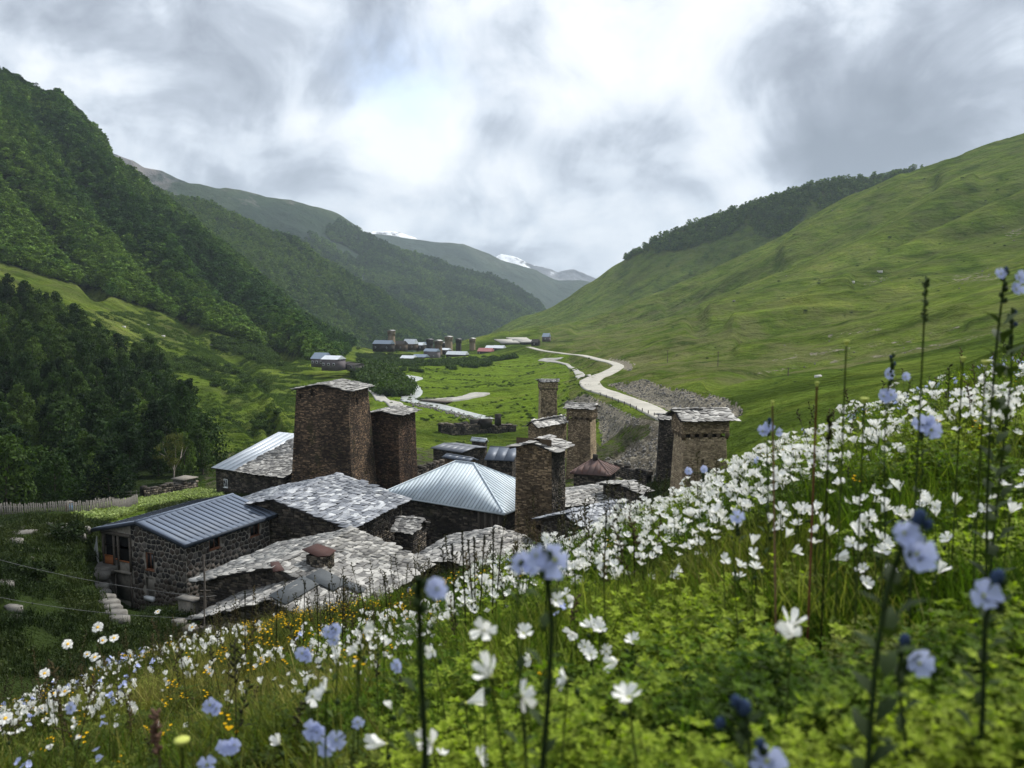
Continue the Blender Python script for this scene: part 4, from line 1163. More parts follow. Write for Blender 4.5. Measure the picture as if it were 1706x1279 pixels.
# ------------------------------------------------------------------ slate-roofed houses
big = house('large stone house under the broadest blue-grey slate roof', (581.8, 881.9), 60, None, 678.5, 19, -27, M_STONE_D, 'R', 831.6, over=.45, pM=447.7, slate='blue', ssize=.66, single=300, seed=10, stone=.45)
GH = house('pale slate-roofed house nearest the meadow with a stone smoke vent on the roof', (600, 1016), 43.6, 307, 718.5, 22, -22.5, M_STONE_D, 'R', 945, over=.35, slate='grey', ssize=.56, single=300, seed=11)
AN = house('low annexe of pale slates patched with grey roofing felt', (588, 1073), 39.9, 306, 673, 18.4, -21.0, M_STONE_D, 'R', 1000, over=.30, slate='grey', ssize=.50, single=260, seed=12, messy=1.3, w2=5.6)
H6 = house('slate-roofed cottage below the pale blue metal roof, crossed by dark flower stalks', (834, 969), 50.5, 661, None, 22, -22.5, M_STONE_D, 'R', 933, over=.35, slate='grey', ssize=.62, single=200, seed=13, w2=8.6)
H5 = house('small lean-to with cream slates between the big slate roof and the metal hip roof', (690, 888), 64, 648, 716, 18, -25, M_STONE_D, 'L', None, .75, .25, slate='grey', ssize=.5, single=120, seed=14, w2=3.2)
H8 = house('long low building with a pale slate roof right of the centre tower', (900, 850), 72, None, 1059.5, 63, -25.5, M_STONE_D, 'R', 829, over=.35, w1=6.6, slate='grey', ssize=.60, single=220, seed=15)
H8b = house('short slate-roofed extension at the far end of the long low building', (1064, 822), 73, None, 1089, 52, -25, M_STONE_D, 'R', 806, over=.3, w1=5.4, slate='grey', ssize=.6, single=60, seed=16)
H9 = house('house with a bluish slate roof partly behind the white flowers, right of the centre tower', (990, 895), 54.5, None, None, 50, -23, M_STONE_D, 'R', 856, 1.1, .35, w1=6.4, w2=6.0, slate='blue', ssize=.55, single=160, seed=17)

# smoke vent: a little stone box with a rusty sheet on top
def stone_box(root, og, c, du, dv, wu, wv, h, mat, nm='smoke_vent'):
    mb, ms = MB(), MB(); c = c - og
    p = [c - du * wu / 2 - dv * wv / 2, c + du * wu / 2 - dv * wv / 2, c + du * wu / 2 + dv * wv / 2, c - du * wu / 2 + dv * wv / 2]
    for i in range(4):
        a, b = p[i], p[(i + 1) % 4]
        n = np.cross(b - a, UP)
        if np.dot(n, (a + b) / 2 - c) < 0: a, b = b, a
        masonry(mb, ms, a, b, b + UP * h, a + UP * h, .13, .32, seed=77 + i)
    v = mb.build(nm, mat, root); ms.build('stones', mat, v)['kind'] = 'stuff'
    return v, [q_ + UP * h for q_ in p]
og = GH['og']
ctr = P(534, 946, 0.1)
def on_quad(q4, px, py):
    e0, e1, r1, r0 = q4; n = unit(np.cross(e1 - e0, r0 - e0)); d = np.array(pixdir(px, py)); return d * (np.dot(e0, n) / np.dot(d, n))
vc = on_quad(GH['quads'][0], 534, 944)
dv = GH['dR']; du = -GH['dL']
v, topc = stone_box(GH['rf'], og, vc - UP * .5, du, dv, 1.25, 1.15, 1.35, M_STONE_D)
mb = MB(); cc = vc + UP * .86 - og
mb.prism([cc - du * .8 - dv * .75 + UP * .35, cc + du * .35 - dv * .8 + UP * .05, cc + du * .85 - dv * .2 - UP * .02, cc + du * .7 + dv * .7 + UP * .05, cc - du * .7 + dv * .65 + UP * .35], UP * .05)
mb.build('vent_cover', M_MET_RED, v)['label'] = 'rusty red sheet covering the smoke vent'
# red sheets over the front gable of that house
def sheet(root, og, pts, mat, nm, th=.04, label=None):
    mb = MB(); q_ = [np.asarray(p) - og for p in pts]; n = unit(np.cross(q_[1] - q_[0], q_[2] - q_[0])); n = n if n[2] > 0 else -n
    mb.prism(q_, n * th); o = mb.build(nm, mat, root)
    if label: o['label'] = label
    return o
q0 = GH['quads'][0]
pA = [on_quad(q0, x, y) + UP * .17 for x, y in ((450, 942), (464, 940), (474, 955), (455, 958))]
sheet(GH['rf'], og, pA, M_MET_RED, 'patch_sheet', label='rusty red sheet patching the slates')
g0 = GH['wr'][1] + (GH['wr'][0] - GH['wr'][1]) * .46 + UP * (GH['zw'] - GH['wr'][0][2] - .25); uu = unit(GH['wr'][0] - GH['wr'][1]); nn = unit(np.cross(uu, UP))
sheet(GH['t'], og, [g0 + nn * .5 - UP * .55, g0 + uu * 1.55 + nn * .5 - UP * .50, g0 + uu * 1.55 + nn * .1, g0 + nn * .1 + UP * .05], M_MET_RED, 'canopy_sheet', label='rusty red sheet leaning under the gable')
# felt strips on the annexe
qa = AN['quads'][0]
ogA = AN['og']
def strip(q4, f0, f1, g0_, g1_, lift):
    e0, e1, r1, r0 = q4
    S = lambda f, g_: (e0 + (e1 - e0) * f) * (1 - g_) + (r0 + (r1 - r0) * f) * g_ + UP * lift
    return [S(f0, g0_), S(f1, g0_), S(f1, g1_), S(f0, g1_)]
M_FELT = simple('grey_roofing_felt', (.07, .078, .085), .85, var=.15, nscale=3)
sheet(AN['rf'], ogA, strip(qa, .02, .62, .80, 1.01, .21), M_FELT, 'felt_strip', .02, 'grey felt strip along the ridge')
sheet(AN['rf'], ogA, strip(qa, .62, .92, .62, .98, .22), M_FELT, 'felt_strip', .02)
sheet(AN['rf'], ogA, strip(qa, .80, .93, .40, .61, .23), M_FELT, 'felt_strip', .02)

# ------------------------------------------------------------------ pale blue hip roof
M_PICKET = simple('grey_picket_wood', (.15, .14, .125), .85, var=.3, nscale=6)
def hip_house(label, near, D, pL, psi, zb, w2, peak, ridge_len, mat, metal, seam, over=.6, pitch=.42, seed=20, w1=None, rise=None, slate=None, ridge_shift=0.0):
    C, dL, dR, w1, w2 = plan(near, D, pL, 0, psi, w1, w2)
    zt = C[2]; og = np.array((*(C + dL * w1 / 2 + dR * w2 / 2)[:2], zb))
    t = thing('stone_house', label, 'house', og, 'stone houses of the village')
    e = [C, C + dL * w1, C + dL * w1 + dR * w2, C + dR * w2]
    cen = (e[0] + e[2]) / 2 + dL * ridge_shift
    if rise is None: rise = E_of(peak) * cen[1] - zt
    a0 = cen - dL * ridge_len / 2 + UP * rise; a1 = cen + dL * ridge_len / 2 + UP * rise
    rf = thing('roof', None, None); rf.parent = t
    faces = [([e[1], e[0], a0, a1], dL), ([e[0], e[3], a0], dR), ([e[3], e[2], a1, a0], dL), ([e[2], e[1], a1], dR)]
    for pl, al in faces:
        mb = MB(); q_ = [p - og for p in pl]; n = unit(np.cross(q_[1] - q_[0], q_[2] - q_[0])); n = n if n[2] > 0 else -n
        mb.prism([p - n * .12 for p in q_], n * .12); mb.build('roof_deck', metal or M_DECK, rf)
        if slate is None: metal_slope(rf, og, [p + n * .002 for p in pl], al, metal, seam, pitch, seam_h=.03, seam_w=.028)
    if slate:
        slate_roof(rf, og, [(e[1], e[0], a0, a1), (e[0], e[3], a0, a0), (e[3], e[2], a1, a0), (e[2], e[1], a1, a1)], slate, .6, 200, seed)
    else:
        for p_, q_ in ((e[0], a0), (e[1], a1), (a0, a1), (e[3], a0)):
            mb = MB(); mb.tube([p_ - og + UP * .05, q_ - og + UP * .05], .07, 6); mb.build('hip_cap', metal, rf)
        for p_, q_ in ((e[1], e[0]), (e[0], e[3])):
            u = unit(q_ - p_); n = unit(np.cross(u, UP)); mb = MB(); mb.box(p_ - og - UP * .16, q_ - p_, n * .03, UP * .16); mb.build('fascia', metal, rf)
    wr = [C + (dL + dR) * over, C + dL * (w1 - over) + dR * over, C + dL * (w1 - over) + dR * (w2 - over), C + dR * (w2 - over) + dL * over]
    wr = [np.array((p[0], p[1], zb)) for p in wr]; hz = zt + rise * over / (w2 / 2) - .16 - zb
    mb, ms = MB(), MB()
    masonry(mb, ms, wr[1] - og, wr[0] - og, wr[0] - og + UP * hz, wr[1] - og + UP * hz, seed=seed, stone=.45)
    masonry(mb, ms, wr[0] - og, wr[3] - og, wr[3] - og + UP * hz, wr[0] - og + UP * hz, seed=seed + 1, stone=.45)
    for a, b in ((3, 2), (2, 1)): mb.add([wr[a] - og, wr[b] - og, wr[b] - og + UP * hz, wr[a] - og + UP * hz], [(0, 1, 2, 3)])
    mb.build('wall', mat, t); ms.build('stones', mat, t)['kind'] = 'stuff'
    return dict(t=t, og=og, e=e, wr=wr, hz=hz, dL=dL, dR=dR, rf=rf, cen=cen, w1=w1)
HB = hip_house('stone house under a pale blue ribbed metal hip roof beside the centre tower', (840.6, 855.7), 70, 632, 32, -27, 9.5, 770, 2.3, M_STONE_D, M_MET_BLUE, M_SEAM_L, ridge_shift=0.3)
# weathered boards at its near corner
u = unit(HB['wr'][0] - HB['wr'][1]); n = unit(np.cross(u, UP)); L = np.linalg.norm(HB['wr'][0] - HB['wr'][1]); og = HB['og']
for k in range(11):
    mb = MB(); x = L - 2.75 + k * .25
    mb.box(HB['wr'][1] + u * x + n * .09 + UP * (HB['hz'] - 3.1 - .1 * random.random()) - og, u * .225, n * (.03 + .015 * random.random()), UP * 3.0)
    mb.build('plank', M_WOOD_DK if k % 3 else M_WOOD, HB['t'])

# left rear house: one long low slope, slates on the near part and white sheets on the far part
LR = house('far left house with a white sheet and pale slate roof and a white-framed window', (472, 796), 94, 348.7, 480, 29, -27, M_STONE_D, 'L', None, 3.1, .4, roof='none', seed=30, w2=24.0, openings=(((1.5, 2.2, 4.2, 5.3), (2.9, 3.5, 1.6, 2.6)), ()))
e = LR['e']; q4 = LR['quads'][0]; e0, e1, r1, r0 = q4
S_ = lambda f, g_: (e0 + (e1 - e0) * f) * (1 - g_) + (r0 + (r1 - r0) * f) * g_
for q5 in LR['quads']: roof_deck(LR['rf'], LR['og'], q5, .14)
slate_roof(LR['rf'], LR['og'], [(S_(.33, 0), S_(1, 0), S_(1, .97), S_(.33, .97))], 'grey', .62, 300, 31)
metal_slope(LR['rf'], LR['og'], [S_(0, 0) + UP * .01, S_(.33, 0) + UP * .01, S_(.33, 1) + UP * .01, S_(0, 1) + UP * .01], e1 - e0, M_MET_LIGHT, M_SEAM_L, 1.0, seam_h=.015, seam_w=.02)
metal_slope(LR['rf'], LR['og'], [p + UP * .01 for p in LR['quads'][1]], e1 - e0, M_MET_LIGHT, M_SEAM_L, 1.0, seam_h=.015, seam_w=.02)
u = unit(LR['wr'][0] - LR['wr'][1]); n = unit(np.cross(u, UP))
window(LR['t'], LR['og'], LR['wr'][1] + u * 1.5 + UP * 4.2, u, n, .7, 1.1, bars=1)
window(LR['t'], LR['og'], LR['wr'][1] + u * 2.9 + UP * 1.6, u, n, .6, 1.0, bars=1)

# low metal roofs in the middle
mid = [
    ('dark grey sheet-roofed barn behind the hip roof, left of its neighbour', (770, 753.5), 118, 717, 812, 38, -30, M_MET_GREY, .35, 'L'),
    ('small slate-blue sheet-roofed shed just above the hip roof ridge', (781, 769), 100, 735, 797, 40, -29, M_MET_SLATE, .35, 'L'),
    ('plain slate-blue sheet roof close behind the centre tower', (856, 767.5), 108, 806.5, 872, 12, -29.5, M_MET_SLATE, 1.3, 'L'),
]
for i, (lb, nr, D, pl, pr, psi, zb, mm, rise, rg) in enumerate(mid):
    house(lb, nr, D, pl, pr, psi, zb, M_STONE_D if i != 1 else M_STONE_E, rg, None, rise, .3, roof='metal', metal=mm, seam=mm, pitch=1.4, seed=40 + i, seam_h=.012, seam_w=.02)
house('small shed with a light sheet roof between two dark metal roofs', (808, 736.5), 128, 783, 814, 30, -31, M_STONE_D, 'L', None, .5, .2, roof='metal', metal=M_MET_LIGHT, seam=M_MET_LIGHT, pitch=1.2, seed=45)
BR = hip_house('small house with a brown-red sheet hip roof and a stub chimney below the scree', (1017, 792), 98, 990, 20, -28, 5.5, 765, .8, M_STONE_D, M_MET_BROWN, M_MET_BROWN, over=.4, pitch=.8, w1=5.4)
mb = MB(); cc = BR['cen'] - BR['og'] + UP * (BR['e'][0][2] - BR['cen'][2] + .9); mb.box(cc + (-.3, -.3, 0), (.6, 0, 0), (0, .6, 0), UP * 1.2); mb.build('chimney', M_STONE_D, BR['rf'])

# ------------------------------------------------------------------ the modern house with the navy roof
ogz = -22.5
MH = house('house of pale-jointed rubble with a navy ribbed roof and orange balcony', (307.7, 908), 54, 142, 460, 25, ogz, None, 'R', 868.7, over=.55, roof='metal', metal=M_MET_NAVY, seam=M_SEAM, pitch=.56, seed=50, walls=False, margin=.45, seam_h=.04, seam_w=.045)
t = MH['t']; og = MH['og']; wr = MH['wr']; zw = MH['zw']; hz = zw - ogz
uL = unit(wr[0] - wr[1]); nL = unit(np.cross(uL, UP)); WL = np.linalg.norm(wr[0] - wr[1])
uR = unit(wr[3] - wr[0]); nR = unit(np.cross(uR, UP)); WR = np.linalg.norm(wr[3] - wr[0])
rise_w = MH['rise'] * (1 - .55 / (MH['w1'] / 2)) - .1
# opening list: gable wall (u0,u1,z0,z1 from ground)
BAL = (0.0, 3.15)
opsL = [(BAL[0], BAL[1], hz - 3.0, hz - .35), (4.6, 5.55, hz - 2.6, hz - 1.25), (4.55, 5.45, 1.3, 2.7)]
opsR = [(2.2, 3.3, hz - 1.25, hz - .1), (6.4, 7.5, hz - 1.35, hz - .2), (10.2, 11.3, hz - 1.4, hz - .25)]
def rect_wall(mb, p0, u, n, W, H, ops, th=.3, deep=.28):
    us = sorted(set([0, W] + [x for o in ops for x in o[:2]])); zs = sorted(set([0, H] + [x for o in ops for x in o[2:]]))
    us = [x for x in us if 0 <= x <= W]
    for i in range(len(us) - 1):
        for j in range(len(zs) - 1):
            uc = (us[i] + us[i + 1]) / 2; zc = (zs[j] + zs[j + 1]) / 2
            q4 = np.array([p0 + u * us[i] + UP * zs[j], p0 + u * us[i + 1] + UP * zs[j], p0 + u * us[i + 1] + UP * zs[j + 1], p0 + u * us[i] + UP * zs[j + 1]])
            if any(o[0] < uc < o[1] and o[2] < zc < o[3] for o in ops):
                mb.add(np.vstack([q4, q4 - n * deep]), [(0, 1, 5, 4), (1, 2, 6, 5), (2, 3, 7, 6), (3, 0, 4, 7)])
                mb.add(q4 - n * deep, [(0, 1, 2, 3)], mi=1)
            else: mb.add(q4, [(0, 1, 2, 3)])
mb = MB()
rect_wall(mb, wr[1] - og, uL, nL, WL, hz, opsL); 
rect_wall(mb, wr[0] - og, uR, nR, WR, hz, opsR)
mb.add([wr[1] - og + UP * hz, wr[0] - og + UP * hz, (wr[0] + wr[1]) / 2 - og + UP * (hz + rise_w)], [(0, 1, 2)])
for a, b in ((3, 2), (2, 1)): mb.add([wr[a] - og, wr[b] - og, wr[b] - og + UP * hz, wr[a] - og + UP * hz], [(0, 1, 2, 3)])
mb.add([wr[3] - og + UP * hz, wr[2] - og + UP * hz, (wr[3] + wr[2]) / 2 - og + UP * (hz + rise_w)], [(0, 1, 2)])
mb.build('wall', [M_MORTAR, M_SHADE_BLACK], t)
# rubble: convex cells
def cells(W, H, step, r, outline, ops, gap=.028):
    pts = []
    ny = int(H / step) + 1; nx = int(W / step) + 1
    for j in range(-1, ny + 1):
        for i in range(-1, nx + 1):
            pts.append(((i + .5 + .5 * (j % 2) + r.uniform(-.33, .33)) * step, (j + .5 + r.uniform(-.33, .33)) * step * .95))
    pts = np.array(pts); out = []
    for i, p in enumerate(pts):
        if not (-.2 < p[0] < W + .2 and -.2 < p[1] < H + .2): continue
        if any(o[0] - .05 < p[0] < o[1] + .05 and o[2] - .05 < p[1] < o[3] + .05 for o in ops): continue
        poly = [np.array(v, float) for v in outline]
        d = np.hypot(*(pts - p).T); nb = np.argsort(d)[1:14]
        for k in nb:
            n_ = (p - pts[k]) / d[k]; poly = clip_poly(poly, (p + pts[k]) / 2 + n_ * gap * r.uniform(.6, 1.4), n_)
            if len(poly) < 3: break
        for o in ops:
            if len(poly) < 3: break
            # push away from the opening side that is nearest
            cand = [((o[0] - .04, 0), (-1, 0), o[0] - p[0]), ((o[1] + .04, 0), (1, 0), p[0] - o[1]), ((0, o[2] - .04), (0, -1), o[2] - p[1]), ((0, o[3] + .04), (0, 1), p[1] - o[3])]
            c = max(cand, key=lambda q_: q_[2])
            if c[2] > -.05: poly = clip_poly(poly, np.array(c[0], float), np.array(c[1], float))
        if len(poly) < 3: continue
        poly = np.array(poly); A = .5 * abs(np.dot(poly[:, 0], np.roll(poly[:, 1], 1)) - np.dot(poly[:, 1], np.roll(poly[:, 0], 1)))
        if A > .012: out.append(poly)
    return out
rr_ = np.random.default_rng(42); rub = []
outL = [(.02, 0), (WL - .02, 0), (WL - .02, hz), (WL / 2, hz + rise_w), (.02, hz)]
plasterL = (BAL[0] - 1, BAL[1] + .1, -1, hz + 3)
for pl in cells(WL, hz + rise_w, .43, rr_, outL, opsL + [(-1, BAL[1], -1, hz + 3)]): rub.append((pl, wr[1] - og, uL, nL))
for pl in cells(WR, hz, .43, rr_, [(.02, 0), (WR - .02, 0), (WR - .02, hz), (.02, hz)], opsR): rub.append((pl, wr[0] - og, uR, nR))
rub.sort(key=lambda it: -it[0][:, 1].mean())
rest = MB()
for k, (pl, o_, u, n) in enumerate(rub):
    c = pl.mean(0); m = MB() if k < 300 else rest
    base = np.array([o_ + u * a + UP * b for a, b in pl]); cen = base.mean(0); th = rr_.uniform(.03, .07)
    top = cen + (base - cen) * .86 + n * th; kk = len(base); b0 = m.n
    m.V.append(np.vstack([base - n * .02, top])); m.n += 2 * kk
    m.Fs += [np.array([[i + kk for i in range(kk)]]) + b0, np.array([(i, (i + 1) % kk, (i + 1) % kk + kk, i + kk) for i in range(kk)]) + b0]
    for q_ in (1, kk): m.T.append(np.full(q_, rr_.random())); m.M.append(np.zeros(q_, int))
    if k < 300: m.build('stone', M_RUBBLE, t)
if rest.n: rest.build('stones', M_RUBBLE, t)['kind'] = 'stuff'
# windows
window(t, og, wr[1] + uL * 4.62 + UP * (hz - 2.58) - nL * .1, uL, nL, .9, 1.3, M_WOOD_BR, bars=1)
for o_ in opsR: window(t, og, wr[0] + uR * (o_[0] + .03) + UP * (o_[2] + .02) - nR * .1, uR, nR, 1.04, 1.1, M_WOOD_BR, M_GLASS, bars=1)
# lower concrete niche with a white sill
mb = MB(); p0 = wr[1] + uL * 4.55 + UP * 1.0 - og; mb.box(p0 - nL * .05, uL * .95, nL * .3, UP * .30); mb.build('sill', M_WHITE, t)['label'] = 'thick white sill of the lower window'
mb = MB(); mb.box(wr[1] + uL * 4.75 + UP * 1.32 - nL * .15 - og, uL * .7, nL * .12, UP * 1.3); mb.build('shutter', M_CONC, t)
# balcony: corner posts, rail, orange boards, plastered panels
posts = [(.08, .15), (1.28, .15), (1.75, .15), (3.05, .15)]
zb_ = hz - 3.0
for x, s_ in posts:
    mb = MB(); mb.box(wr[1] + uL * x + UP * zb_ + nL * .02 - og, uL * s_, nL * .14, UP * 2.75); mb.build('post', M_WOOD, t)
mb = MB(); mb.box(wr[1] + uL * 0 + UP * (hz - .33) - og + nL * .0, uL * 3.2, nL * .18, UP * .22); mb.build('beam', M_WOOD, t)
mb = MB(); mb.box(wr[1] + UP * (zb_ - .14) - og - nL * .05, uL * 3.2, nL * .38, UP * .13); mb.build('floor_slab', M_CONC, t)
for k in range(8):
    mb = MB(); mb.box(wr[1] + uL * (.26 + k * .125) + UP * zb_ + nL * .06 - og, uL * .115, nL * .03, UP * (.95 + .0 * k)); mb.build('balustrade_board', M_WOOD_OR, t)
mb = MB(); mb.box(wr[1] + uL * .24 + UP * (zb_ + .95) + nL * .03 - og, uL * 1.05, nL * .10, UP * .07); mb.build('handrail', M_WOOD_OR, t)
mb = MB(); mb.box(wr[1] + uL * 1.45 + UP * (zb_ + .78) + nL * .03 - og, uL * .32, nL * .10, UP * .07); mb.build('handrail', M_WOOD_OR, t)
mb = MB(); mb.box(wr[1] + uL * 1.92 + UP * (zb_ + .70) + nL * .03 - og, uL * 1.12, nL * .10, UP * .07); mb.build('handrail', M_WOOD_OR, t)
mb = MB(); mb.box(wr[1] + uL * 1.40 + UP * .6 + nL * .015 - og, uL * 1.7, nL * .06, UP * (zb_ + .08)); mb.build('plaster_panel', M_CONC, t)['label'] = 'stained concrete panel below the balcony'
for x in (1.30, 3.02):
    mb = MB(); mb.box(wr[1] + uL * x + nL * .03 - og, uL * .14, nL * .13, UP * (zb_ - .16)); mb.build('post', M_WOOD, t)
# fascia boards along the verge and eave
e = MH['e']
for a, b in ((e[1], MH['m0']), (MH['m0'], e[0]), (e[0], e[3])):
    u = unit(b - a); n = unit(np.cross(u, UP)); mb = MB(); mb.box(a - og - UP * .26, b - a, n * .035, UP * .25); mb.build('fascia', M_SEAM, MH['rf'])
# white cloth hanging at the left corner
c0 = wr[1] + nL * .25 - uL * .2 + UP * (hz - .6)
mb = MB(); ny = 12; nx = 6; V = []
for j in range(ny):
    for i in range(nx):
        f = i / (nx - 1); g_ = j / (ny - 1)
        V.append(c0 - uL * (.12 + .75 * g_ * (1 - f)) + nL * (.05 * math.sin(f * 9 + g_ * 2)) - UP * (g_ * 2.35 + .15 * f * g_))
V = np.array(V); lo = V.mean(0) * 1
Fq = [(j * nx + i, j * nx + i + 1, (j + 1) * nx + i + 1, (j + 1) * nx + i) for j in range(ny - 1) for i in range(nx - 1)]
base = np.array((c0[0], c0[1], c0[2] - 2.4)); mb.add(V - base, Fq); V2 = V - base - nL * .02; mb.add(V2, [f[::-1] for f in Fq])
tag(mb.build('hanging_cloth', M_WHITE, None, base, smooth=True), 'white cloth hanging at the corner of the balcony', 'cloth')

# concrete doorway pier between the modern house and the slate house
pp = P(300, 1019, 50.5); 
t2 = thing('pier', 'grey plastered pier at the corner below the rubble house', 'pier', (pp[0], pp[1], -22.2))
mb = MB(); mb.box((-.1, 0, 0), uL * 1.5, -nL * .5, UP * 3.0); mb.build('block', M_CONC, t2)
mb = MB(); mb.box(np.array((-.1, 0, 3.0)) - uL * .1 + nL * .1, uL * 1.7, -nL * .7, UP * .12); mb.build('cap_stone', M_ROCK, t2)

# ------------------------------------------------------------------ ruined wall, garden wall, fences
def ruin(label, ax, ay, bx, by, D0, D1, h, mat, seed, name='stone_wall', thick=.7, ragged=.12, course=.22, stone=.5):
    a = P(ax, ay, D0); b = P(bx, by, D1); b[2] = b[2]; og = (a + b) / 2; og[2] = min(a[2], b[2]) - .3
    t = thing(name, label, 'wall', og)
    u = unit((b - a) * (1, 1, 0)); n = unit(np.cross(u, UP)); mb, ms = MB(), MB()
    a2 = a - UP * .8; b2 = b - UP * .8
    masonry(mb, ms, a2 - og, b2 - og, b2 - og + UP * (h + .8), a2 - og + UP * (h + .8), course, stone, seed=seed, ragged=0)
    ms2 = MB()
    mb.add([a2 - og + UP * (h + .8), b2 - og + UP * (h + .8), b2 - og + UP * (h + .8) - n * thick, a2 - og + UP * (h + .8) - n * thick], [(0, 1, 2, 3)])
    mb.add([a2 - og - n * thick, b2 - og - n * thick, b2 - og + UP * (h + .8) - n * thick, a2 - og + UP * (h + .8) - n * thick], [(3, 2, 1, 0)])
    # capstones, uneven
    L = np.linalg.norm(b - a); x = 0; r = np.random.default_rng(seed)
    while x < L:
        w_ = r.uniform(.5, 1.2) * stone * 1.6; hh = r.uniform(.05, .5) * (1 + 1.5 * ragged * r.random())
        p = a - og + (b - a) * (x / L) + UP * h - n * r.uniform(0, .15)
        ms.box(p, u * w_ * .95 + UP * r.uniform(-.05, .05), -n * thick * .9, UP * hh, r.random()); x += w_
    mb.build('wall_core', mat, t); ms.build('stones', mat, t)['kind'] = 'stuff'
    return t, og, u, n
tr_, ogr, ur, nr_ = ruin('long roofless ruined stone wall with a stump of chimney in the green field', 735, 726, 860, 727, 195, 205, 2.7, M_STONE_D, 61, course=.35, stone=.8, thick=2.0)
c = P(827.5, 706, 199); mb, ms = MB(), MB()
mb.box(c - ogr - UP * .4, ur * 1.3, -nr_ * 1.2, UP * 2.9); mb.build('chimney', M_STONE_D, tr_)
for px_, w_, h_ in ((775, 2.6, 1.2), (789, 3.5, 1.9), (805, 5, 2.0)):
    c = P(px_, 706, 198.5); mb = MB(); mb.box(c - ogr - UP * 1.0 - nr_ * 1.0, ur * w_ * .6, -nr_ * 1.5, UP * h_); mb.build('wall_stub', M_STONE_D, tr_)
ruin('overgrown rubble wall beside the river bend in the field', 722, 716, 756, 716, 212, 208, 1.2, M_STONE_D, 62, course=.35, stone=.8)
ruin('low dry stone wall climbing along the top of the garden', 240, 828, 330, 815, 101, 110, .9, M_STONE_D, 63)
ruin('rubble wall beside the brown-red roof below the scree', 1022, 782, 1078, 800, 108, 100, .7, M_STONE_D, 64)
ruin('dark retaining wall in front of the nearest slate house', 300, 1082, 600, 1100, 40.0, 36.5, .8, M_STONE_D, 66)
ruin('stretch of dark wall between the two left towers and the hip roof', 690, 800, 770, 775, 104, 112, 1.2, M_STONE_D, 67)
# outhouse of grey blocks under the birch
c = P(306, 819, 108)
t = thing('outhouse', 'small grey block outhouse with a rough flat roof below the birch', 'shed', c)
mb, ms = MB(), MB(); dl, dr = dirs(25)
p = [np.zeros(3) + np.array((.2, 0, -.4)), dl * 2.3 + np.array((.2, 0, -.4))]
masonry(mb, ms, p[1], p[0], p[0] + UP * 2.0, p[1] + UP * 2.0, .3, .5, seed=70); masonry(mb, ms, p[0], p[0] + dr * 2, p[0] + dr * 2 + UP * 2.0, p[0] + UP * 2.0, .3, .5, seed=71)
mb.build('wall', M_ROCK, t); ms.build('blocks', M_ROCK, t)['kind'] = 'stuff'
mb = MB(); mb.box(p[0] - dl * .2 - dr * .2 + UP * 2.0, dl * 2.7, dr * 2.5, UP * .14); mb.build('roof', M_CONC, t)

def fence(label, pts, n_p, h, mat, wv=.09, rails=2, gap_frac=.5, seed=0, name='picket_fence'):
    r = random.Random(seed); H3 = [hit(x, y, 40) if y > 200 else np.array((A_of(x, 860) * y, y, terr_z(np.array([A_of(x, 860) * y]), np.array([y * 1.0]))[0])) for x, y in pts]
    H3 = [p for p in H3 if p is not None]
    og = H3[0]; t = thing(name, label, 'fence', og)
    L = [0]; 
    for a, b in zip(H3[:-1], H3[1:]): L.append(L[-1] + float(np.linalg.norm((b - a)[:2])))
    def at(s_):
        for i in range(len(H3) - 1):
            if s_ <= L[i + 1] or i == len(H3) - 2:
                f = (s_ - L[i]) / (L[i + 1] - L[i]); p = H3[i] + (H3[i + 1] - H3[i]) * f
                return np.array((p[0], p[1], terr_z(np.array([p[0]]), np.array([p[1]]))[0])), unit((H3[i + 1] - H3[i]) * (1, 1, 0))
    for k in range(n_p):
        p, u = at(L[-1] * k / (n_p - 1)); n = unit(np.cross(u, UP)); hh = h * r.uniform(.92, 1.06); ln = r.uniform(-.05, .05)
        mb = MB(); q0 = p - og - UP * .1
        top = q0 + UP * (hh + .1) + u * ln
        mb.box8([q0 - n * .015, q0 + u * wv - n * .015, q0 + u * wv + n * .015, q0 + n * .015, top + u * .02 - n * .015, top + u * (wv - .02) - n * .015, top + u * (wv - .02) + n * .015, top + u * .02 + n * .015])
        mb.build('picket', mat, t)
    m = max(2, len(H3) * 4)
    for rr in range(rails):
        for k in range(m - 1):
            p, u = at(L[-1] * k / (m - 1)); q_, _ = at(L[-1] * (k + 1) / (m - 1)); n = unit(np.cross(u, UP)); z = h * (.3 + .45 * rr)
            mb = MB(); mb.box8([p - og + UP * z - n * .06, q_ - og + UP * z - n * .06, q_ - og + UP * z - n * .02, p - og + UP * z - n * .02, p - og + UP * (z + .08) - n * .06, q_ - og + UP * (z + .08) - n * .06, q_ - og + UP * (z + .08) - n * .02, p - og + UP * (z + .08) - n * .02]); mb.build('rail', mat, t)
    return t
fence('weathered grey picket fence along the foot of the garden', [(-60, 70), (0, 71), (60, 72.5), (110, 73.5), (150, 75), (190, 78), (230, 84)], 112, 1.5, M_PICKET, wv=.15)
fence('old log rail fence beyond the garden under the wood', [(190, 832), (215, 828), (245, 827), (280, 822)], 8, 1.0, M_PICKET, wv=.14)
fence('dark pole fence behind the flowers below the right tower', [(1056, 858), (1075, 856), (1095, 855), (1112, 850)], 9, 1.3, M_WOOD_DK, wv=.12, name='pole_fence')
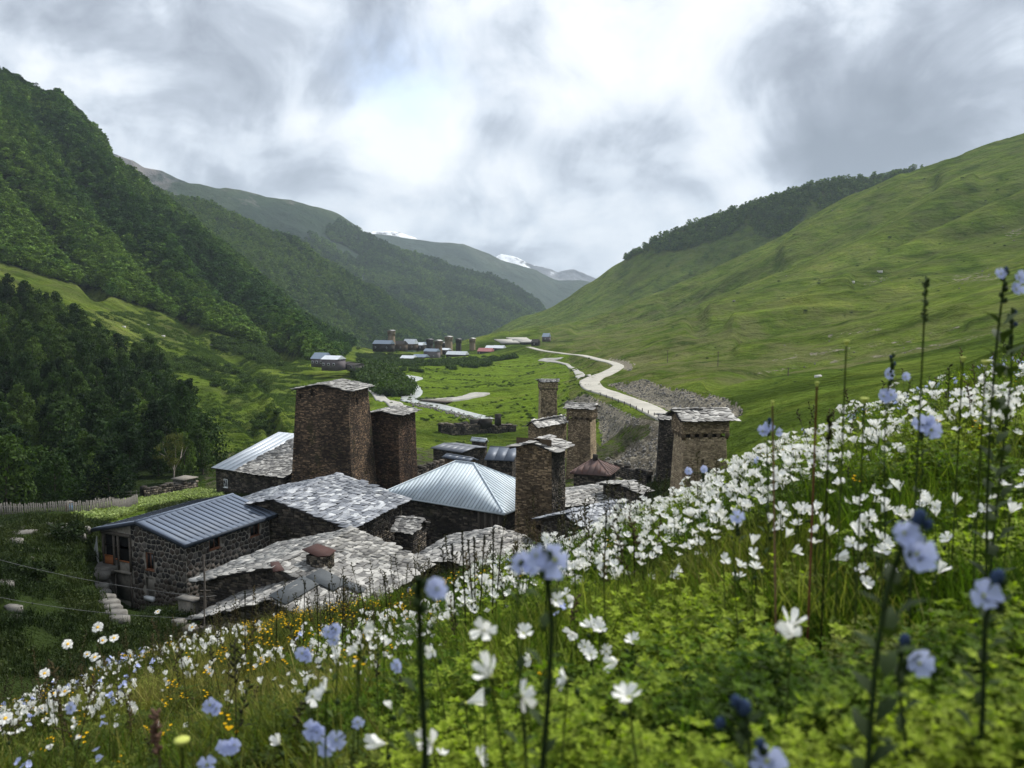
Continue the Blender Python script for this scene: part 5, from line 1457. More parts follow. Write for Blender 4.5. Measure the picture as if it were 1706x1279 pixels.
# small rust and blue box by the fence
c = hit(112, 852, 60)
t = thing('cabinet', 'small rust-red box with a blue side standing by the picket fence', 'box', c)
dl, dr = dirs(40)
mb = MB(); mb.box(-UP * .2, dl * .7, dr * .6, UP * 1.15); mb.build('body', simple('rust_paint', (.20, .07, .05), .7), t)
mb = MB(); mb.box(-UP * .15 - dl * .015, -dl * .01, dr * .6, UP * 1.0); mb.build('side_panel', simple('blue_paint', (.07, .18, .32), .5), t)
mb = MB(); mb.box(UP * .95 + dl * -.08 - dr * .08, dl * .86, dr * .76, UP * .06); mb.build('lid', M_ROCK, t)

# ------------------------------------------------------------------ scattering
def proto_collection(name, objs):
    c = bpy.data.collections.new(name)
    for o in objs: c.objects.link(o)
    return c
def proto(mb, name, mat, smooth=False):
    return bpy.data.objects.new(name, mb.mesh(name, mat, smooth))
def scatter(name, label, pts, rot, scl, idx, tint, col, kind='stuff', cat=None):
    n = len(pts)
    me = bpy.data.meshes.new(name); me.vertices.add(n); me.vertices.foreach_set('co', np.asarray(pts, np.float32).ravel())
    a = me.attributes.new('rot', 'FLOAT_VECTOR', 'POINT'); a.data.foreach_set('vector', np.asarray(rot, np.float32).ravel())
    a = me.attributes.new('scl', 'FLOAT_VECTOR', 'POINT'); a.data.foreach_set('vector', np.asarray(scl, np.float32).ravel())
    a = me.attributes.new('idx', 'INT', 'POINT'); a.data.foreach_set('value', np.asarray(idx, np.int32))
    a = me.attributes.new('tint', 'FLOAT', 'POINT'); a.data.foreach_set('value', np.asarray(tint, np.float32))
    me.update()
    o = bpy.data.objects.new(name, me); COL.objects.link(o)
    ng = bpy.data.node_groups.new(name + '_nodes', 'GeometryNodeTree')
    ng.interface.new_socket('Geometry', in_out='INPUT', socket_type='NodeSocketGeometry')
    ng.interface.new_socket('Geometry', in_out='OUTPUT', socket_type='NodeSocketGeometry')
    nd = ng.nodes; gi = nd.new('NodeGroupInput'); go = nd.new('NodeGroupOutput')
    ip = nd.new('GeometryNodeInstanceOnPoints'); ci = nd.new('GeometryNodeCollectionInfo')
    ci.inputs['Collection'].default_value = col; ci.inputs['Separate Children'].default_value = True; ci.inputs['Reset Children'].default_value = True
    def na(nm, ty):
        x = nd.new('GeometryNodeInputNamedAttribute'); x.data_type = ty; x.inputs[0].default_value = nm
        return [s_ for s_ in x.outputs if s_.enabled][0]
    er = nd.new('FunctionNodeEulerToRotation')
    L = ng.links.new
    L(gi.outputs[0], ip.inputs['Points']); L(ci.outputs[0], ip.inputs['Instance']); ip.inputs['Pick Instance'].default_value = True
    L(na('idx', 'INT'), ip.inputs['Instance Index']); L(na('rot', 'FLOAT_VECTOR'), er.inputs[0]); L(er.outputs[0], ip.inputs['Rotation'])
    L(na('scl', 'FLOAT_VECTOR'), ip.inputs['Scale']); L(ip.outputs[0], go.inputs[0])
    md = o.modifiers.new('scatter', 'NODES'); md.node_group = ng
    o['kind'] = kind
    if label: o['label'] = label
    if cat: o['category'] = cat
    return o

# ------------------------------------------------------------------ trees
def leaf_quads(c, n, rad, size, r, squash=1.0, shell=.55, up=.3):
    """small leaf sprays through an ellipsoidal clump"""
    d = r.normal(size=(n, 3)); d /= np.linalg.norm(d, axis=1)[:, None]
    rr = (shell + (1 - shell) * r.random(n)) * rad
    p = c + d * rr[:, None] * np.array((1, 1, squash))
    nn = d + r.normal(size=(n, 3)) * .7 + np.array((0, 0, up)); nn /= np.linalg.norm(nn, axis=1)[:, None]
    a = np.cross(nn, r.normal(size=(n, 3))); a /= np.linalg.norm(a, axis=1)[:, None]; b = np.cross(nn, a)
    s1 = size * r.uniform(.5, 1.25, n)[:, None]; s2 = s1 * r.uniform(.35, .75, n)[:, None]
    V = np.stack([p - a * s1, p - b * s2 + nn * s1 * .1, p + a * s1, p + b * s2 + nn * s1 * .1], 1).reshape(-1, 3)
    Fc = np.arange(n * 4).reshape(-1, 4)
    ti = np.clip(.5 + .25 * d[:, 2] * 0 + r.normal(size=n) * .2, 0, 1)
    return V, Fc, ti
def tree_parts(h, cr, r, nclump=11, per=110, leaf=.34, conical=.0, crown0=.28, limbs=5, trunk_r=.16):
    tb, cb = MB(), MB()
    lean = r.normal(size=2) * .05 * h
    ax = [np.array((lean[0] * f ** 1.5, lean[1] * f ** 1.5, h * f)) for f in np.linspace(0, .93, 6)]; ax[0] = ax[0] - UP * .6
    tb.tube(ax, np.linspace(trunk_r, trunk_r * .2, 6), 6)
    for k in range(nclump):
        f = crown0 + (1 - crown0) * ((k + .5) / nclump) ** .9
        prof = math.sin(math.pi * min(1, (f - crown0) / (1 - crown0) * .78 + .2)) ** .7 * (1 - conical * (f - crown0))
        an = k * 2.4 + r.uniform(-.5, .5); off = cr * prof * r.uniform(.35, .68)
        base = np.array((lean[0] * f, lean[1] * f, h * f)); c = base + np.array((math.cos(an) * off, math.sin(an) * off, r.uniform(-.04, .04) * h))
        rad = cr * r.uniform(.42, .66) * (prof * .6 + .35)
        V, Fc, ti = leaf_quads(c, per, rad, leaf, r, r.uniform(.75, 1.15)); cb.add(V, Fc, np.clip(ti + r.normal() * .16, 0, 1))
        if limbs and k % max(1, nclump // limbs) == 0:
            st = np.array((lean[0] * f * .7, lean[1] * f * .7, h * max(.15, f - .16)))
            tb.tube([st, (st + c) / 2 + UP * .1, c], [trunk_r * .4, trunk_r * .25, .02], 5)
    return tb, cb
rt = np.random.default_rng(3)
NEAR_T = []
for k in range(7):
    h = rt.uniform(9.5, 12.5); tb, cb = tree_parts(h, rt.uniform(2.9, 3.9), rt, 19, 135, .30, conical=rt.uniform(-.1, .45), crown0=.10, limbs=6)
    NEAR_T.append((tb.mesh('trunk', M_BARK_DK), cb.mesh('crown', M_TREE_NEAR), h))
far_protos = []
for k in range(6):
    h = 8.0; tb, cb = tree_parts(h, rt.uniform(2.3, 3.0), rt, 8, 44, .50, conical=-.25 + .12 * (k % 3), crown0=.22, limbs=0, trunk_r=.15)
    cb.T = [np.clip(x, 0, 1) for x in cb.T]
    far_protos.append(proto(cb, 'forest_tree_%s' % 'abcdef'[k], M_TREE_FAR))
FARC = proto_collection('forest_tree_kinds', far_protos)
bush_protos = []
for k in range(4):
    cb = MB()
    for j in range(5):
        V, Fc, ti = leaf_quads(np.array((rt.uniform(-.6, .6), rt.uniform(-.6, .6), rt.uniform(.25, .8))), 60, rt.uniform(.4, .75), .17, rt, .8); cb.add(V, Fc, ti)
    bush_protos.append(proto(cb, 'bush_%s' % 'abcd'[k], M_BUSH))
BUSHC = proto_collection('bush_kinds', bush_protos)

def spread_on_valley(n, xr, yr, test, seed):
    r = np.random.default_rng(seed)
    x = r.uniform(xr[0], xr[1], n); y = r.uniform(yr[0], yr[1], n)
    ok = np.abs(x / y) < 1.0; x, y = x[ok], y[ok]
    z = terr_z(x, y); px, py = proj(np.stack([x, y, z], 1))
    k = test(px, py, y, x)
    return np.stack([x[k], y[k], z[k]], 1), px[k], py[k]
# the wood at the lower left: every tree one can tell apart is its own
pts, px, py = spread_on_valley(5200, (-330, -25), (80, 345), lambda px, py, D, x: inpoly(px, py, WOOD_L) & (px > -60) & (D > 80) & ~((px > 225) & (px < 350) & (D < 122)), 21)
# thin out to a natural spacing, larger near trees first
order = np.argsort(pts[:, 1]); kept = []
for i in order:
    if all((pts[i, 0] - pts[j, 0]) ** 2 + (pts[i, 1] - pts[j, 1]) ** 2 > (3.2 + pts[i, 1] * .006) ** 2 for j in kept): kept.append(i)
    if len(kept) >= 640: break
for n_, i in enumerate(kept[:298]):
    tm, cm, h = NEAR_T[int(rt.integers(len(NEAR_T)))]
    lb_ = ('tree at the foot of the wood just above the picket fence and garden' if py[i] > 790 else 'tree along the upper edge of the wood under the grassy spur' if pts[i, 1] > 225 else 'tree at the right end of the wood above the birch' if px[i] > 230 else 'tree standing deep inside the dark wood at the left edge' if px[i] < 90 else 'tree in the middle of the dark lower left wood')
    t = thing('forest_tree', lb_, 'tree', pts[i], 'trees of the wood on the lower left slope')
    s_ = rt.uniform(.72, 1.12) * (.8 if py[i] > 800 else 1); t.scale = (s_ * rt.uniform(.85, 1.1), s_ * rt.uniform(.85, 1.1), s_); t.rotation_euler = (0, 0, rt.uniform(0, 6.28))
    inst(tm, 'trunk', t, (0, 0, 0)); inst(cm, 'crown', t, (0, 0, 0))
rest_i = kept[298:]
near_protos = []
for k, (tm, cm, h) in enumerate(NEAR_T):
    near_protos.append(bpy.data.objects.new('wood_tree_%s' % 'abcdefg'[k], cm))
NEARC = proto_collection('wood_tree_kinds', near_protos)
if rest_i:
    p = pts[rest_i]; n = len(p); s_ = rt.uniform(.75, 1.1, n)
    scatter('wood_trees', 'remaining trees at the upper edge of the lower left wood', p, np.column_stack([np.zeros(n), np.zeros(n), rt.uniform(0, 6.28, n)]), np.column_stack([s_, s_, s_]), rt.integers(0, 7, n), rt.random(n), NEARC)

# birch by the outhouse, olive foliage
tb, cb = MB(), MB()
tb.tube([(0, 0, -.4), (.05, 0, 1.6), (.1, .1, 2.8)], [.16, .13, .11], 8)
for q_ in ([(.1, .1, 2.6), (-.5, 0, 4.0), (-1.3, .2, 5.8), (-1.6, .3, 7.2)], [(.1, .1, 2.7), (.8, 0, 4.0), (1.7, -.1, 5.2), (2.3, 0, 6.4)], [(.0, .1, 2.8), (.2, .5, 4.5), (.4, .4, 7.4)], [(-.8, .1, 4.6), (-2.0, -.4, 5.6)], [(1.2, 0, 4.6), (1.2, .9, 6.2)]):
    tb.tube(q_, np.linspace(.085, .02, len(q_)), 6)
r = np.random.default_rng(15)
for k in range(34):
    an = r.uniform(0, 6.28); rad = r.uniform(.3, 3.0); z_ = r.uniform(3.6, 8.2); k2 = 1 - abs(z_ - 5.6) / 4.4
    V, Fc, ti = leaf_quads(np.array((math.cos(an) * rad * k2, math.sin(an) * rad * k2, z_)), 70, r.uniform(.45, .85), .13, r, .9, .3); cb.add(V, Fc, np.clip(ti + r.normal() * .15, 0, 1))
c = hit(290, 812, 95)
t = thing('birch_tree', 'forked pale-trunked tree with thin olive foliage beside the grey outhouse', 'tree', c)
tb.build('trunk', M_BARK, t); cb.build('crown', M_TREE_OLIVE, t)

# the forest on the left mountain (one mass) and the bushes in the valley
def forest(name, label, pts, size, r, col, nk, tintf=None, tilt=.05):
    n = len(pts); s_ = size * (.55 + .95 * r.random(n) ** 1.7)
    ti = np.clip(.42 + fbm(pts[:, 0] / 90, pts[:, 1] / 90, 4, 3) * 1.3 + r.normal(size=n) * .20, 0, 1)
    if tintf is not None: ti = np.clip(ti + tintf, 0, 1)
    return scatter(name, label, pts - np.array((0, 0, .4)), np.column_stack([r.normal(size=n) * tilt, r.normal(size=n) * tilt, r.uniform(0, 6.28, n)]), np.column_stack([s_ * r.uniform(1.05, 1.4, n), s_ * r.uniform(1.05, 1.4, n), s_ * r.uniform(.68, .98, n)]), r.integers(0, nk, n), ti, col)
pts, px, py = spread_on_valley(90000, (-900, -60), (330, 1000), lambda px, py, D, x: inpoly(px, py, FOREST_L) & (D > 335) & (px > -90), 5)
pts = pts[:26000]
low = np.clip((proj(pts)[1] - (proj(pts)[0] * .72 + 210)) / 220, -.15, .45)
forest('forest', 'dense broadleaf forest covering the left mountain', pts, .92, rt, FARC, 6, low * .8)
def spread_loft(R, n, test, seed):
    r = np.random.default_rng(seed); h, w_ = R.shape[:2]
    ar = np.linalg.norm(np.cross(R[1:, :-1] - R[:-1, :-1], R[:-1, 1:] - R[:-1, :-1]), axis=-1); pr = ar.ravel() / ar.sum()
    k = r.choice(len(pr), n, p=pr); i, j = k // (w_ - 1), k % (w_ - 1); a, b = r.random(n)[:, None], r.random(n)[:, None]
    p = (R[i, j] * (1 - a) + R[i + 1, j] * a) * (1 - b) + (R[i, j + 1] * (1 - a) + R[i + 1, j + 1] * a) * b
    px, py = proj(p); return p[test(px, py, p)]
p = spread_loft(R2, 36000, lambda px, py, p: (px > 180) & (px < 780), 7)
forest('ridge_forest', 'forest on the second ridge', p, 1.25, rt, FARC, 6, .15)
p = spread_loft(R3[:52], 26000, lambda px, py, p: (px > 330) & (px < 930) & (fbm(p[:, 0] / 300, p[:, 1] / 300, 4, 4) + (py - 390) / 150 > .05), 9)
forest('far_ridge_forest', 'forest on the hazy middle ridge', p, 1.9, rt, FARC, 6, .12)
COPSE = [(1030, 438), (1055, 415), (1100, 395), (1200, 355), (1300, 322), (1400, 295), (1500, 278), (1545, 268), (1545, 279), (1495, 300), (1452, 317), (1397, 341), (1374, 356), (1360, 345), (1366, 333), (1345, 350), (1334, 368), (1311, 391), (1276, 399), (1256, 388), (1244, 364), (1236, 380), (1205, 398), (1178, 404), (1131, 421), (1100, 417), (1060, 425), (1050, 432)]
p = spread_loft(RB, 30000, lambda px, py, p: inpoly(px, py, COPSE) | ((fbm(px / 14, py / 14, 2, 9) > .38) & (py < 470) & (px > 1080) & (np.random.default_rng(2).random(len(px)) < .2)), 11)
forest('copse', 'band of round trees along the crest of the far right hill', p, 1.25, rt, FARC, 6, .8)
# bushes in the valley and on the grass spur
pts, px, py = spread_on_valley(60000, (-330, 60), (150, 620), lambda px, py, D, x: inpoly(px, py, BUSH_R) | inpoly(px, py, BUSH_L) | ((inpoly(px, py, [(300, 590), (430, 630), (475, 700), (480, 790), (330, 800), (330, 690), (280, 620)])) & (fbm(x / 14, D / 14, 3, 41) > .16)) | (inpoly(px, py, [(590, 570), (640, 575), (760, 600), (860, 590), (860, 606), (700, 622), (600, 612)]) & (fbm(x / 20, D / 20, 3, 12) > .02)), 31)
n = len(pts); big_ = inpoly(px, py, BUSH_R)
s_ = rt.uniform(.6, 1.5, n) * np.where(big_, 1.9, 1.0) * np.clip(pts[:, 1] / 200, .8, 1.6)
k = rt.random(n) < np.where(big_, .9, .55); 
scatter('bushes', 'dark bushes and scrub on the river bank and the grassy spur', pts[k], np.column_stack([np.zeros(k.sum()), np.zeros(k.sum()), rt.uniform(0, 6.28, k.sum())]), np.column_stack([s_[k]] * 3), rt.integers(0, 4, k.sum()), np.clip(rt.random(k.sum()) * .6 - .1 * big_[k], 0, 1), BUSHC)
# field hedges and tussocks
pts, px, py = spread_on_valley(60000, (-130, 420), (170, 650), lambda px, py, D, x: ((px > 640) & (px < 1000) & (py > 590) & (py < 705) & (fbm(x / 30, D / 12, 3, 77) > .20)) | ((px > 560) & (px < 880) & (py > 690) & (py < 740) & (fbm(x / 12, D / 12, 3, 78) > .12)), 35)
n = len(pts); s_ = rt.uniform(.3, .8, n)
k = rt.random(n) < .5
scatter('field_scrub', 'low scrub along the field edges', pts[k], np.column_stack([np.zeros(k.sum())] * 2 + [rt.uniform(0, 6.28, k.sum())]), np.column_stack([s_[k], s_[k], s_[k] * .7]), rt.integers(0, 4, k.sum()), rt.random(k.sum()), BUSHC)

# ------------------------------------------------------------------ the far village, each tower and house a thing
vr = np.random.default_rng(8)
def far_tower(px, ytop, w_px, ybase, D, mat, label, psi=30):
    c = P(px, ytop, D); zb = P(px, ybase, D)[2] - 3; w_ = w_px / F * D * .88; h = c[2] - zb
    t = thing('village_tower', label, 'tower', (c[0], c[1], zb), 'towers of the far village')
    dl, dr = dirs(psi); mb = MB()
    def rg(z, g_): return [np.array((0, 0, z)) + dl * a * g_ + dr * b * g_ for a, b in ((-.5, -.5), (.5, -.5), (.5, .5), (-.5, .5))]
    b0 = rg(0, w_ * 1.12); b1 = rg(h - 3.2, w_ * .96)
    V = b0 + b1; mb.add(V, [(0, 1, 5, 4)[::-1], (1, 2, 6, 5)[::-1], (2, 3, 7, 6)[::-1], (3, 0, 4, 7)[::-1]]); mb.build('shaft', mat, t)
    mb = MB(); c0 = rg(h - 3.2, w_ * 1.12); c1 = rg(h, w_ * 1.12); mb.box8([c0[i] for i in (0, 1, 2, 3)] + [c1[i] for i in (0, 1, 2, 3)]); mb.build('parapet', mat, t)
    for k in range(3):
        mb = MB(); p = c0[0] + (c0[1] - c0[0]) * (.15 + .28 * k) + UP * 1.0; n = -dr; mb.box(p - n * .05, unit(c0[1] - c0[0]) * w_ * .13, n * .12, UP * 1.2); mb.build('opening', M_SHADE_BLACK, t)  # solid black boxes on the parapet paint the shade of openings
    rf = MB(); e = rg(h, w_ * 1.35); m0 = (e[0] + e[1]) / 2 + UP * .9; m1 = (e[2] + e[3]) / 2 + UP * .9
    rf.add([e[0], e[3], m1, m0, e[1], e[2]], [(0, 1, 2, 3), (4, 3, 2, 5)]); rf.add([e[0], e[1], m0], [(0, 1, 2)]); rf.add([e[2], e[3], m1], [(0, 1, 2)])
    rf.build('roof', M_SLATE_GREY, t)
for a in [(652, 551, 9.5, 568, 600, M_STONE_F, 'weathered tower standing alone on the hillock of the far village'),
          (716, 565.5, 9, 581, 640, M_STONE_D, 'dark squat tower behind the purple-walled house of the far village'),
          (730.5, 567.5, 10, 600, 615, M_STONE_C, 'brown tower nearest us in the far village'),
          (747.5, 561, 10, 580, 660, M_STONE_F, 'tallest tan tower of the far village'),
          (764, 565, 7.5, 585, 670, M_STONE_D, 'dark moss-covered tower right of the tallest tan tower'),
          (787, 564, 8, 583, 690, M_STONE_F, 'pale tower beside the red-roofed house'),
          (739, 571, 5, 582, 680, M_STONE_D, 'low dark stump of a tower between two tan towers')]:
    far_tower(*a, psi=30)
M_ROOFW = metal_mat('white_far_roof', (.62, .66, .70), .5, .2); M_ROOFP = metal_mat('pink_far_roof', (.42, .16, .16), .6, 0); M_WALLP = simple('purple_grey_wall', (.12, .105, .115), .9)
M_ROOFB = metal_mat('blue_far_roof', (.20, .25, .32), .5, .2)
def far_house(x0, x1, yeave, ybase, D, yridge, roof, wall, label, psi=25, dep=7, wins=2, hip=False):
    C = P(x1, yeave, D); dl, dr = dirs(psi); w1 = span(C, dl, x0); zb = P(x1, ybase, D)[2] - 1.5
    t = thing('village_house', label, 'house', (C[0], C[1], zb), 'houses of the far village')
    h = C[2] - zb; e = [UP * h, UP * h + dl * w1, UP * h + dl * w1 + dr * dep, UP * h + dr * dep]; rise = (yeave - yridge) / F * D * 1.0
    g_ = .3
    mb = MB(); q_ = [(dl + dr) * g_, dl * (w1 - g_) + dr * g_, dl * (w1 - g_) + dr * (dep - g_), dr * (dep - g_) + dl * g_]
    mb.box8([x for x in q_] + [x + UP * (h - .05) for x in q_]); mb.build('wall', wall, t)
    k = .35 if hip else 0
    m0 = (e[0] + e[3]) / 2 + UP * rise + dl * w1 * k; m1 = (e[1] + e[2]) / 2 + UP * rise - dl * w1 * k
    mb = MB(); mb.add([e[0], e[1], m1, m0], [(0, 1, 2, 3)]); mb.add([e[2], e[3], m0, m1], [(0, 1, 2, 3)]); mb.add([e[0], e[3], m0], [(0, 1, 2)]); mb.add([e[1], e[2], m1], [(0, 1, 2)]); mb.add(e, [(0, 1, 2, 3)])
    mb.build('roof', roof, t)
    for j in range(wins):
        p = dl * w1 * (.18 + .62 * j / max(1, wins - 1) if wins > 1 else .45) + dr * g_ + UP * h * .45
        mb = MB(); mb.box(p + dr * .02, dl * 1.0, -dr * .06, UP * 1.1); wf = mb.build('window', M_WHITE, t)
        mb = MB(); mb.box(p + dl * .12 + UP * .12 - dr * .05, dl * .76, -dr * .04, UP * .86); mb.build('pane', M_GLASS, wf)
for a in [(622, 650, 573, 583, 585, 567, M_ROOFB, M_STONE_D, 'house with a blue-grey roof on the edge of the far hillock'),
          (650, 672, 573, 582, 600, 568, M_DECK, M_STONE_E, 'brown barn beside the hillock tower'),
          (672, 690, 573, 580, 610, 565, M_ROOFW, M_STONE_E, 'house with a bright white peaked roof left of the far towers'),
          (689, 703, 575, 581, 615, 570.5, M_ROOFW, M_STONE_D, 'lower white-roofed house beside the white peaked roof'),
          (702, 713, 574, 580, 660, 570, M_ROOFB, M_STONE_D, 'small grey-roofed hut behind the white roofs'),
          (706, 727, 585.5, 598, 600, 581, M_ROOFB, M_WALLP, 'purple-walled two-storey house in the middle of the far village'),
          (667, 688, 597, 607, 560, 592.5, M_ROOFW, M_STONE_D, 'low white-roofed shed at the foot of the far village'),
          (687, 708, 595, 604, 570, 590.5, M_ROOFB, M_STONE_D, 'low blue-roofed shed at the foot of the far village'),
          (743, 775, 591, 598, 590, 585.5, M_ROOFW, M_STONE_D, 'long white-roofed barn at the right foot of the far towers'),
          (734, 746, 583, 588, 640, 580, M_ROOFW, M_STONE_D, 'small pale roof between the nearest and the tallest far tower'),
          (795, 818, 585.5, 590, 650, 580, M_ROOFP, M_STONE_D, 'long house with a faded red roof in the far village'),
          (808, 820, 579.5, 582, 680, 575.5, M_ROOFW, M_STONE_D, 'white gable just behind the faded red roof'),
          (820, 838, 580, 585, 660, 575.5, M_ROOFW, M_STONE_D, 'white-roofed house at the right end of the far village'),
          (727, 744, 618.5, 624, 440, 615, M_ROOFW, M_STONE_D, 'lone hut with a pale roof in the green field')]:
    far_house(*a)
for i, a in enumerate([(519, 540, 598, 606, 330, 588, M_ROOFB, M_WALLP, 'grey gabled house on the left slope above the bushes'), (536, 562, 599, 612, 320, 593, M_ROOFW, M_WALLP, 'white-roofed timber house on the left slope'),
          (562, 578, 606, 610, 330, 603, M_DECK, M_STONE_D, 'dark low shed right of the white-roofed timber house'), (578, 594, 608, 612, 325, 605.5, M_DECK, M_ROCK, 'low stone pen at the end of the sheds'),
          (902, 914, 561, 566, 600, 555, M_ROOFB, M_WALLP, 'grey hut on the hillside above the road'), (884, 896, 570, 574, 600, 565, M_DECK, M_STONE_D, 'stone ruin beside the terraces above the road')]):
    far_house(*a, psi=20, wins=3 if i < 2 else 1)
# terraces of bare stone above the far road
for i, (x0, x1, y0, y1, D) in enumerate([(835, 866, 567, 573, 650), (855, 885, 564, 569, 680), (868, 900, 568, 572, 640), (785, 815, 559, 563, 760)]):
    a, b, c_, d_ = hit(x0, y1, 300), hit(x1, y1, 300), hit(x1 - 8, y0, 300), hit(x0 - 12, y0, 300)
    if any(v is None for v in (a, b, c_, d_)): continue
    og = (a + b + c_ + d_) / 4; mb = MB(); mb.prism([v - og + UP * .3 for v in (a, b, c_, d_)], UP * 1.0)
    tag(mb.build('stone_terrace', M_PATH, None, og), ['flat grey stone terrace beside the far road', 'narrow grey terrace above the widest terrace', 'pale terrace next to the stone ruin above the road', 'rubble terrace on the skyline behind the far towers'][i], 'terrace')
# bridge over the river
a, b = hit(736, 672, 200), hit(716, 670, 200)
if a is not None:
    og = (a + b) / 2; t = thing('bridge', 'small plank bridge carrying the track over the river', 'bridge', og); u = unit((b - a) * (1, 1, 0)); L = 12.; n = np.cross(u, UP)
    mb = MB(); mb.box(-u * L / 2 + UP * .5 - n * 1.6, u * L, n * 3.2, UP * .35); mb.build('deck', M_WOOD, t)
    for s_ in (-1, 1):
        mb = MB(); mb.box(-u * L / 2 + UP * 1.5 + n * 1.5 * s_, u * L, n * .1, UP * .12); mb.build('rail', M_WOOD, t)
# stones along the river
pts, px, py = spread_on_valley(30000, (-90, 10), (190, 420), lambda px, py, D, x: (polydist(px, py, [(812, 700), (790, 694), (760, 687), (738, 680), (712, 674), (690, 670)]) < 7) & (polydist(px, py, [(812, 697), (790, 690), (760, 683), (738, 677), (712, 670), (690, 668)]) > 3.5), 61)
pts = pts[:330]
rp = []
for k in range(4):
    mb = MB(); V = rt.normal(size=(8, 3)); c8 = np.array([(-1, -1, -1), (1, -1, -1), (1, 1, -1), (-1, 1, -1), (-1, -1, 1), (1, -1, 1), (1, 1, 1), (-1, 1, 1)]) * .5 * rt.uniform(.6, 1.2, (8, 3)); mb.box8(c8 * np.array((1, .8, .6))); rp.append(proto(mb, 'boulder_%s' % 'abcd'[k], M_ROCK))
ROCKC = proto_collection('boulder_kinds', rp); n = len(pts); s_ = rt.uniform(.3, .9, n)
scatter('river_stones', 'pale stones strewn along the river banks', pts, rt.uniform(0, 6.28, (n, 3)), np.column_stack([s_] * 3), rt.integers(0, 4, n), rt.random(n), ROCKC)
pts, px, py = spread_on_valley(70000, (5, 130), (95, 330), lambda px, py, D, x: mask_scree(px, py, D) > 0, 62)
pts = pts[np.array([((FLAT[0][0] - p_[0]) ** 2 + (FLAT[0][1] - p_[1]) ** 2).min() > 25 for p_ in pts])]
pts = pts[:3200]; n = len(pts); s_ = .1 + .55 * rt.random(n) ** 3
scatter('scree_stones', 'loose stones on the scree below the road', pts, rt.uniform(0, 6.28, (n, 3)), np.column_stack([s_] * 3), rt.integers(0, 4, n), rt.random(n), ROCKC)

# scattered shrubs and stones of the right hill
pts, px, py = spread_on_valley(150000, (20, 900), (140, 980), lambda px, py, D, x: (px > 1120) & (px < 1760) & (py > 250) & (py < 640), 141)
gul = np.zeros(len(px))
for pl, amp, hw in CREASES[:12]:
    if amp > 0: gul = np.maximum(gul, np.exp(-(polydist(px, py, pl) / (hw * .8)) ** 2))
r0 = np.random.default_rng(5).random(len(px)); f = fbm(pts[:, 0] / 25, pts[:, 1] / 25, 3, 88)
k = r0 < .012 * gul + .012 * (f > .25); p = pts[k]; n = len(p); s_ = (.35 + .7 * rt.random(n) ** 2) * np.clip(p[:, 1] / 350, .7, 1.8)
scatter('hill_shrubs', 'low dark shrubs in the folds of the right hill', p, np.column_stack([np.zeros(n), np.zeros(n), rt.uniform(0, 6.28, n)]), np.column_stack([s_, s_, s_ * .6]), rt.integers(0, 4, n), rt.random(n) * .7, BUSHC)
rk = np.zeros(len(px))
for pl, hw in ROCKS: rk = np.maximum(rk, np.exp(-(polydist(px, py, pl) / (hw * 1.3)) ** 2))
k = r0 < .10 * rk + .002; p = pts[k]; n = len(p); s_ = (.15 + .9 * rt.random(n) ** 3) * np.clip(p[:, 1] / 300, .7, 1.8)
scatter('hill_stones', 'grey stones lying on the right hillside', p, rt.uniform(0, 6.28, (n, 3)), np.column_stack([s_] * 3), rt.integers(0, 4, n), rt.random(n), ROCKC)

# ------------------------------------------------------------------ the flowering meadow in front of the camera
MT = [(-300, 1900, .75), (0, 1800, .65), (853, 1900, .33), (1706, 1900, .26), (2300, 1900, .26),
      (-300, 1400, 1.05), (0, 1290, 1.12), (400, 1290, .85), (853, 1290, .60), (1300, 1290, .48), (1706, 1290, .42), (2300, 1290, .40),
      (-300, 1300, 1.6), (0, 1215, 1.7), (400, 1135, 1.6), (853, 1105, 1.0), (1300, 1060, .85), (1706, 1000, .75), (2300, 960, .7),
      (-300, 1265, 2.3), (0, 1180, 2.3), (300, 1085, 2.6), (600, 1040, 2.3), (853, 975, 1.8), (1130, 880, 1.8), (1300, 805, 1.8), (1500, 765, 1.6), (1706, 720, 1.6), (2300, 640, 1.6),
      (-300, 1250, 3), (0, 1155, 3), (300, 1052, 3.8), (480, 1022, 4.2), (750, 965, 4), (900, 905, 3.6), (1130, 822, 3.2), (1300, 742, 3.2), (1500, 662, 3.8), (1706, 612, 4.5), (2300, 480, 5),
      (-300, 1300, 4), (0, 1200, 4.2), (300, 1095, 5.5), (480, 1065, 6), (750, 1015, 6), (900, 965, 5.5), (1130, 895, 5), (1300, 815, 5), (1500, 735, 6), (1706, 675, 7), (2300, 560, 8),
      (-300, 1600, 14), (0, 1400, 14), (480, 1290, 14), (900, 1140, 14), (1300, 990, 14), (1706, 840, 14), (2300, 700, 14)]
a_ = np.array([((px - CXP) / F, math.log(D)) for px, py, D in MT]); e_ = np.array([E_of(py) for px, py, D in MT])
MTP = TPS(a_, e_, 1e-4)
VEG = .165
def mead_top(a, D): return MTP(a, np.log(D))
def mead_e(a, D):
    a = np.asarray(a, float); D = np.asarray(D, float)
    return MTP(a, np.log(D)) - np.minimum(VEG, D * .20) / D + (fbm(a * D * 2.2, D * 2.2, 3, 60) * .03 + fbm(a * D * 9, D * 9, 3, 61) * .045) / D * np.clip(D, 0, 1)
def mead_z(x, y): return mead_e(x / y, y) * y
grid_sheet('meadow_ground', np.linspace(-1.1, 1.15, 200), np.linspace(math.log(.22), math.log(13.5), 240), mead_e, M_MEADOW)['label'] = 'steep flowering meadow falling away below the camera'
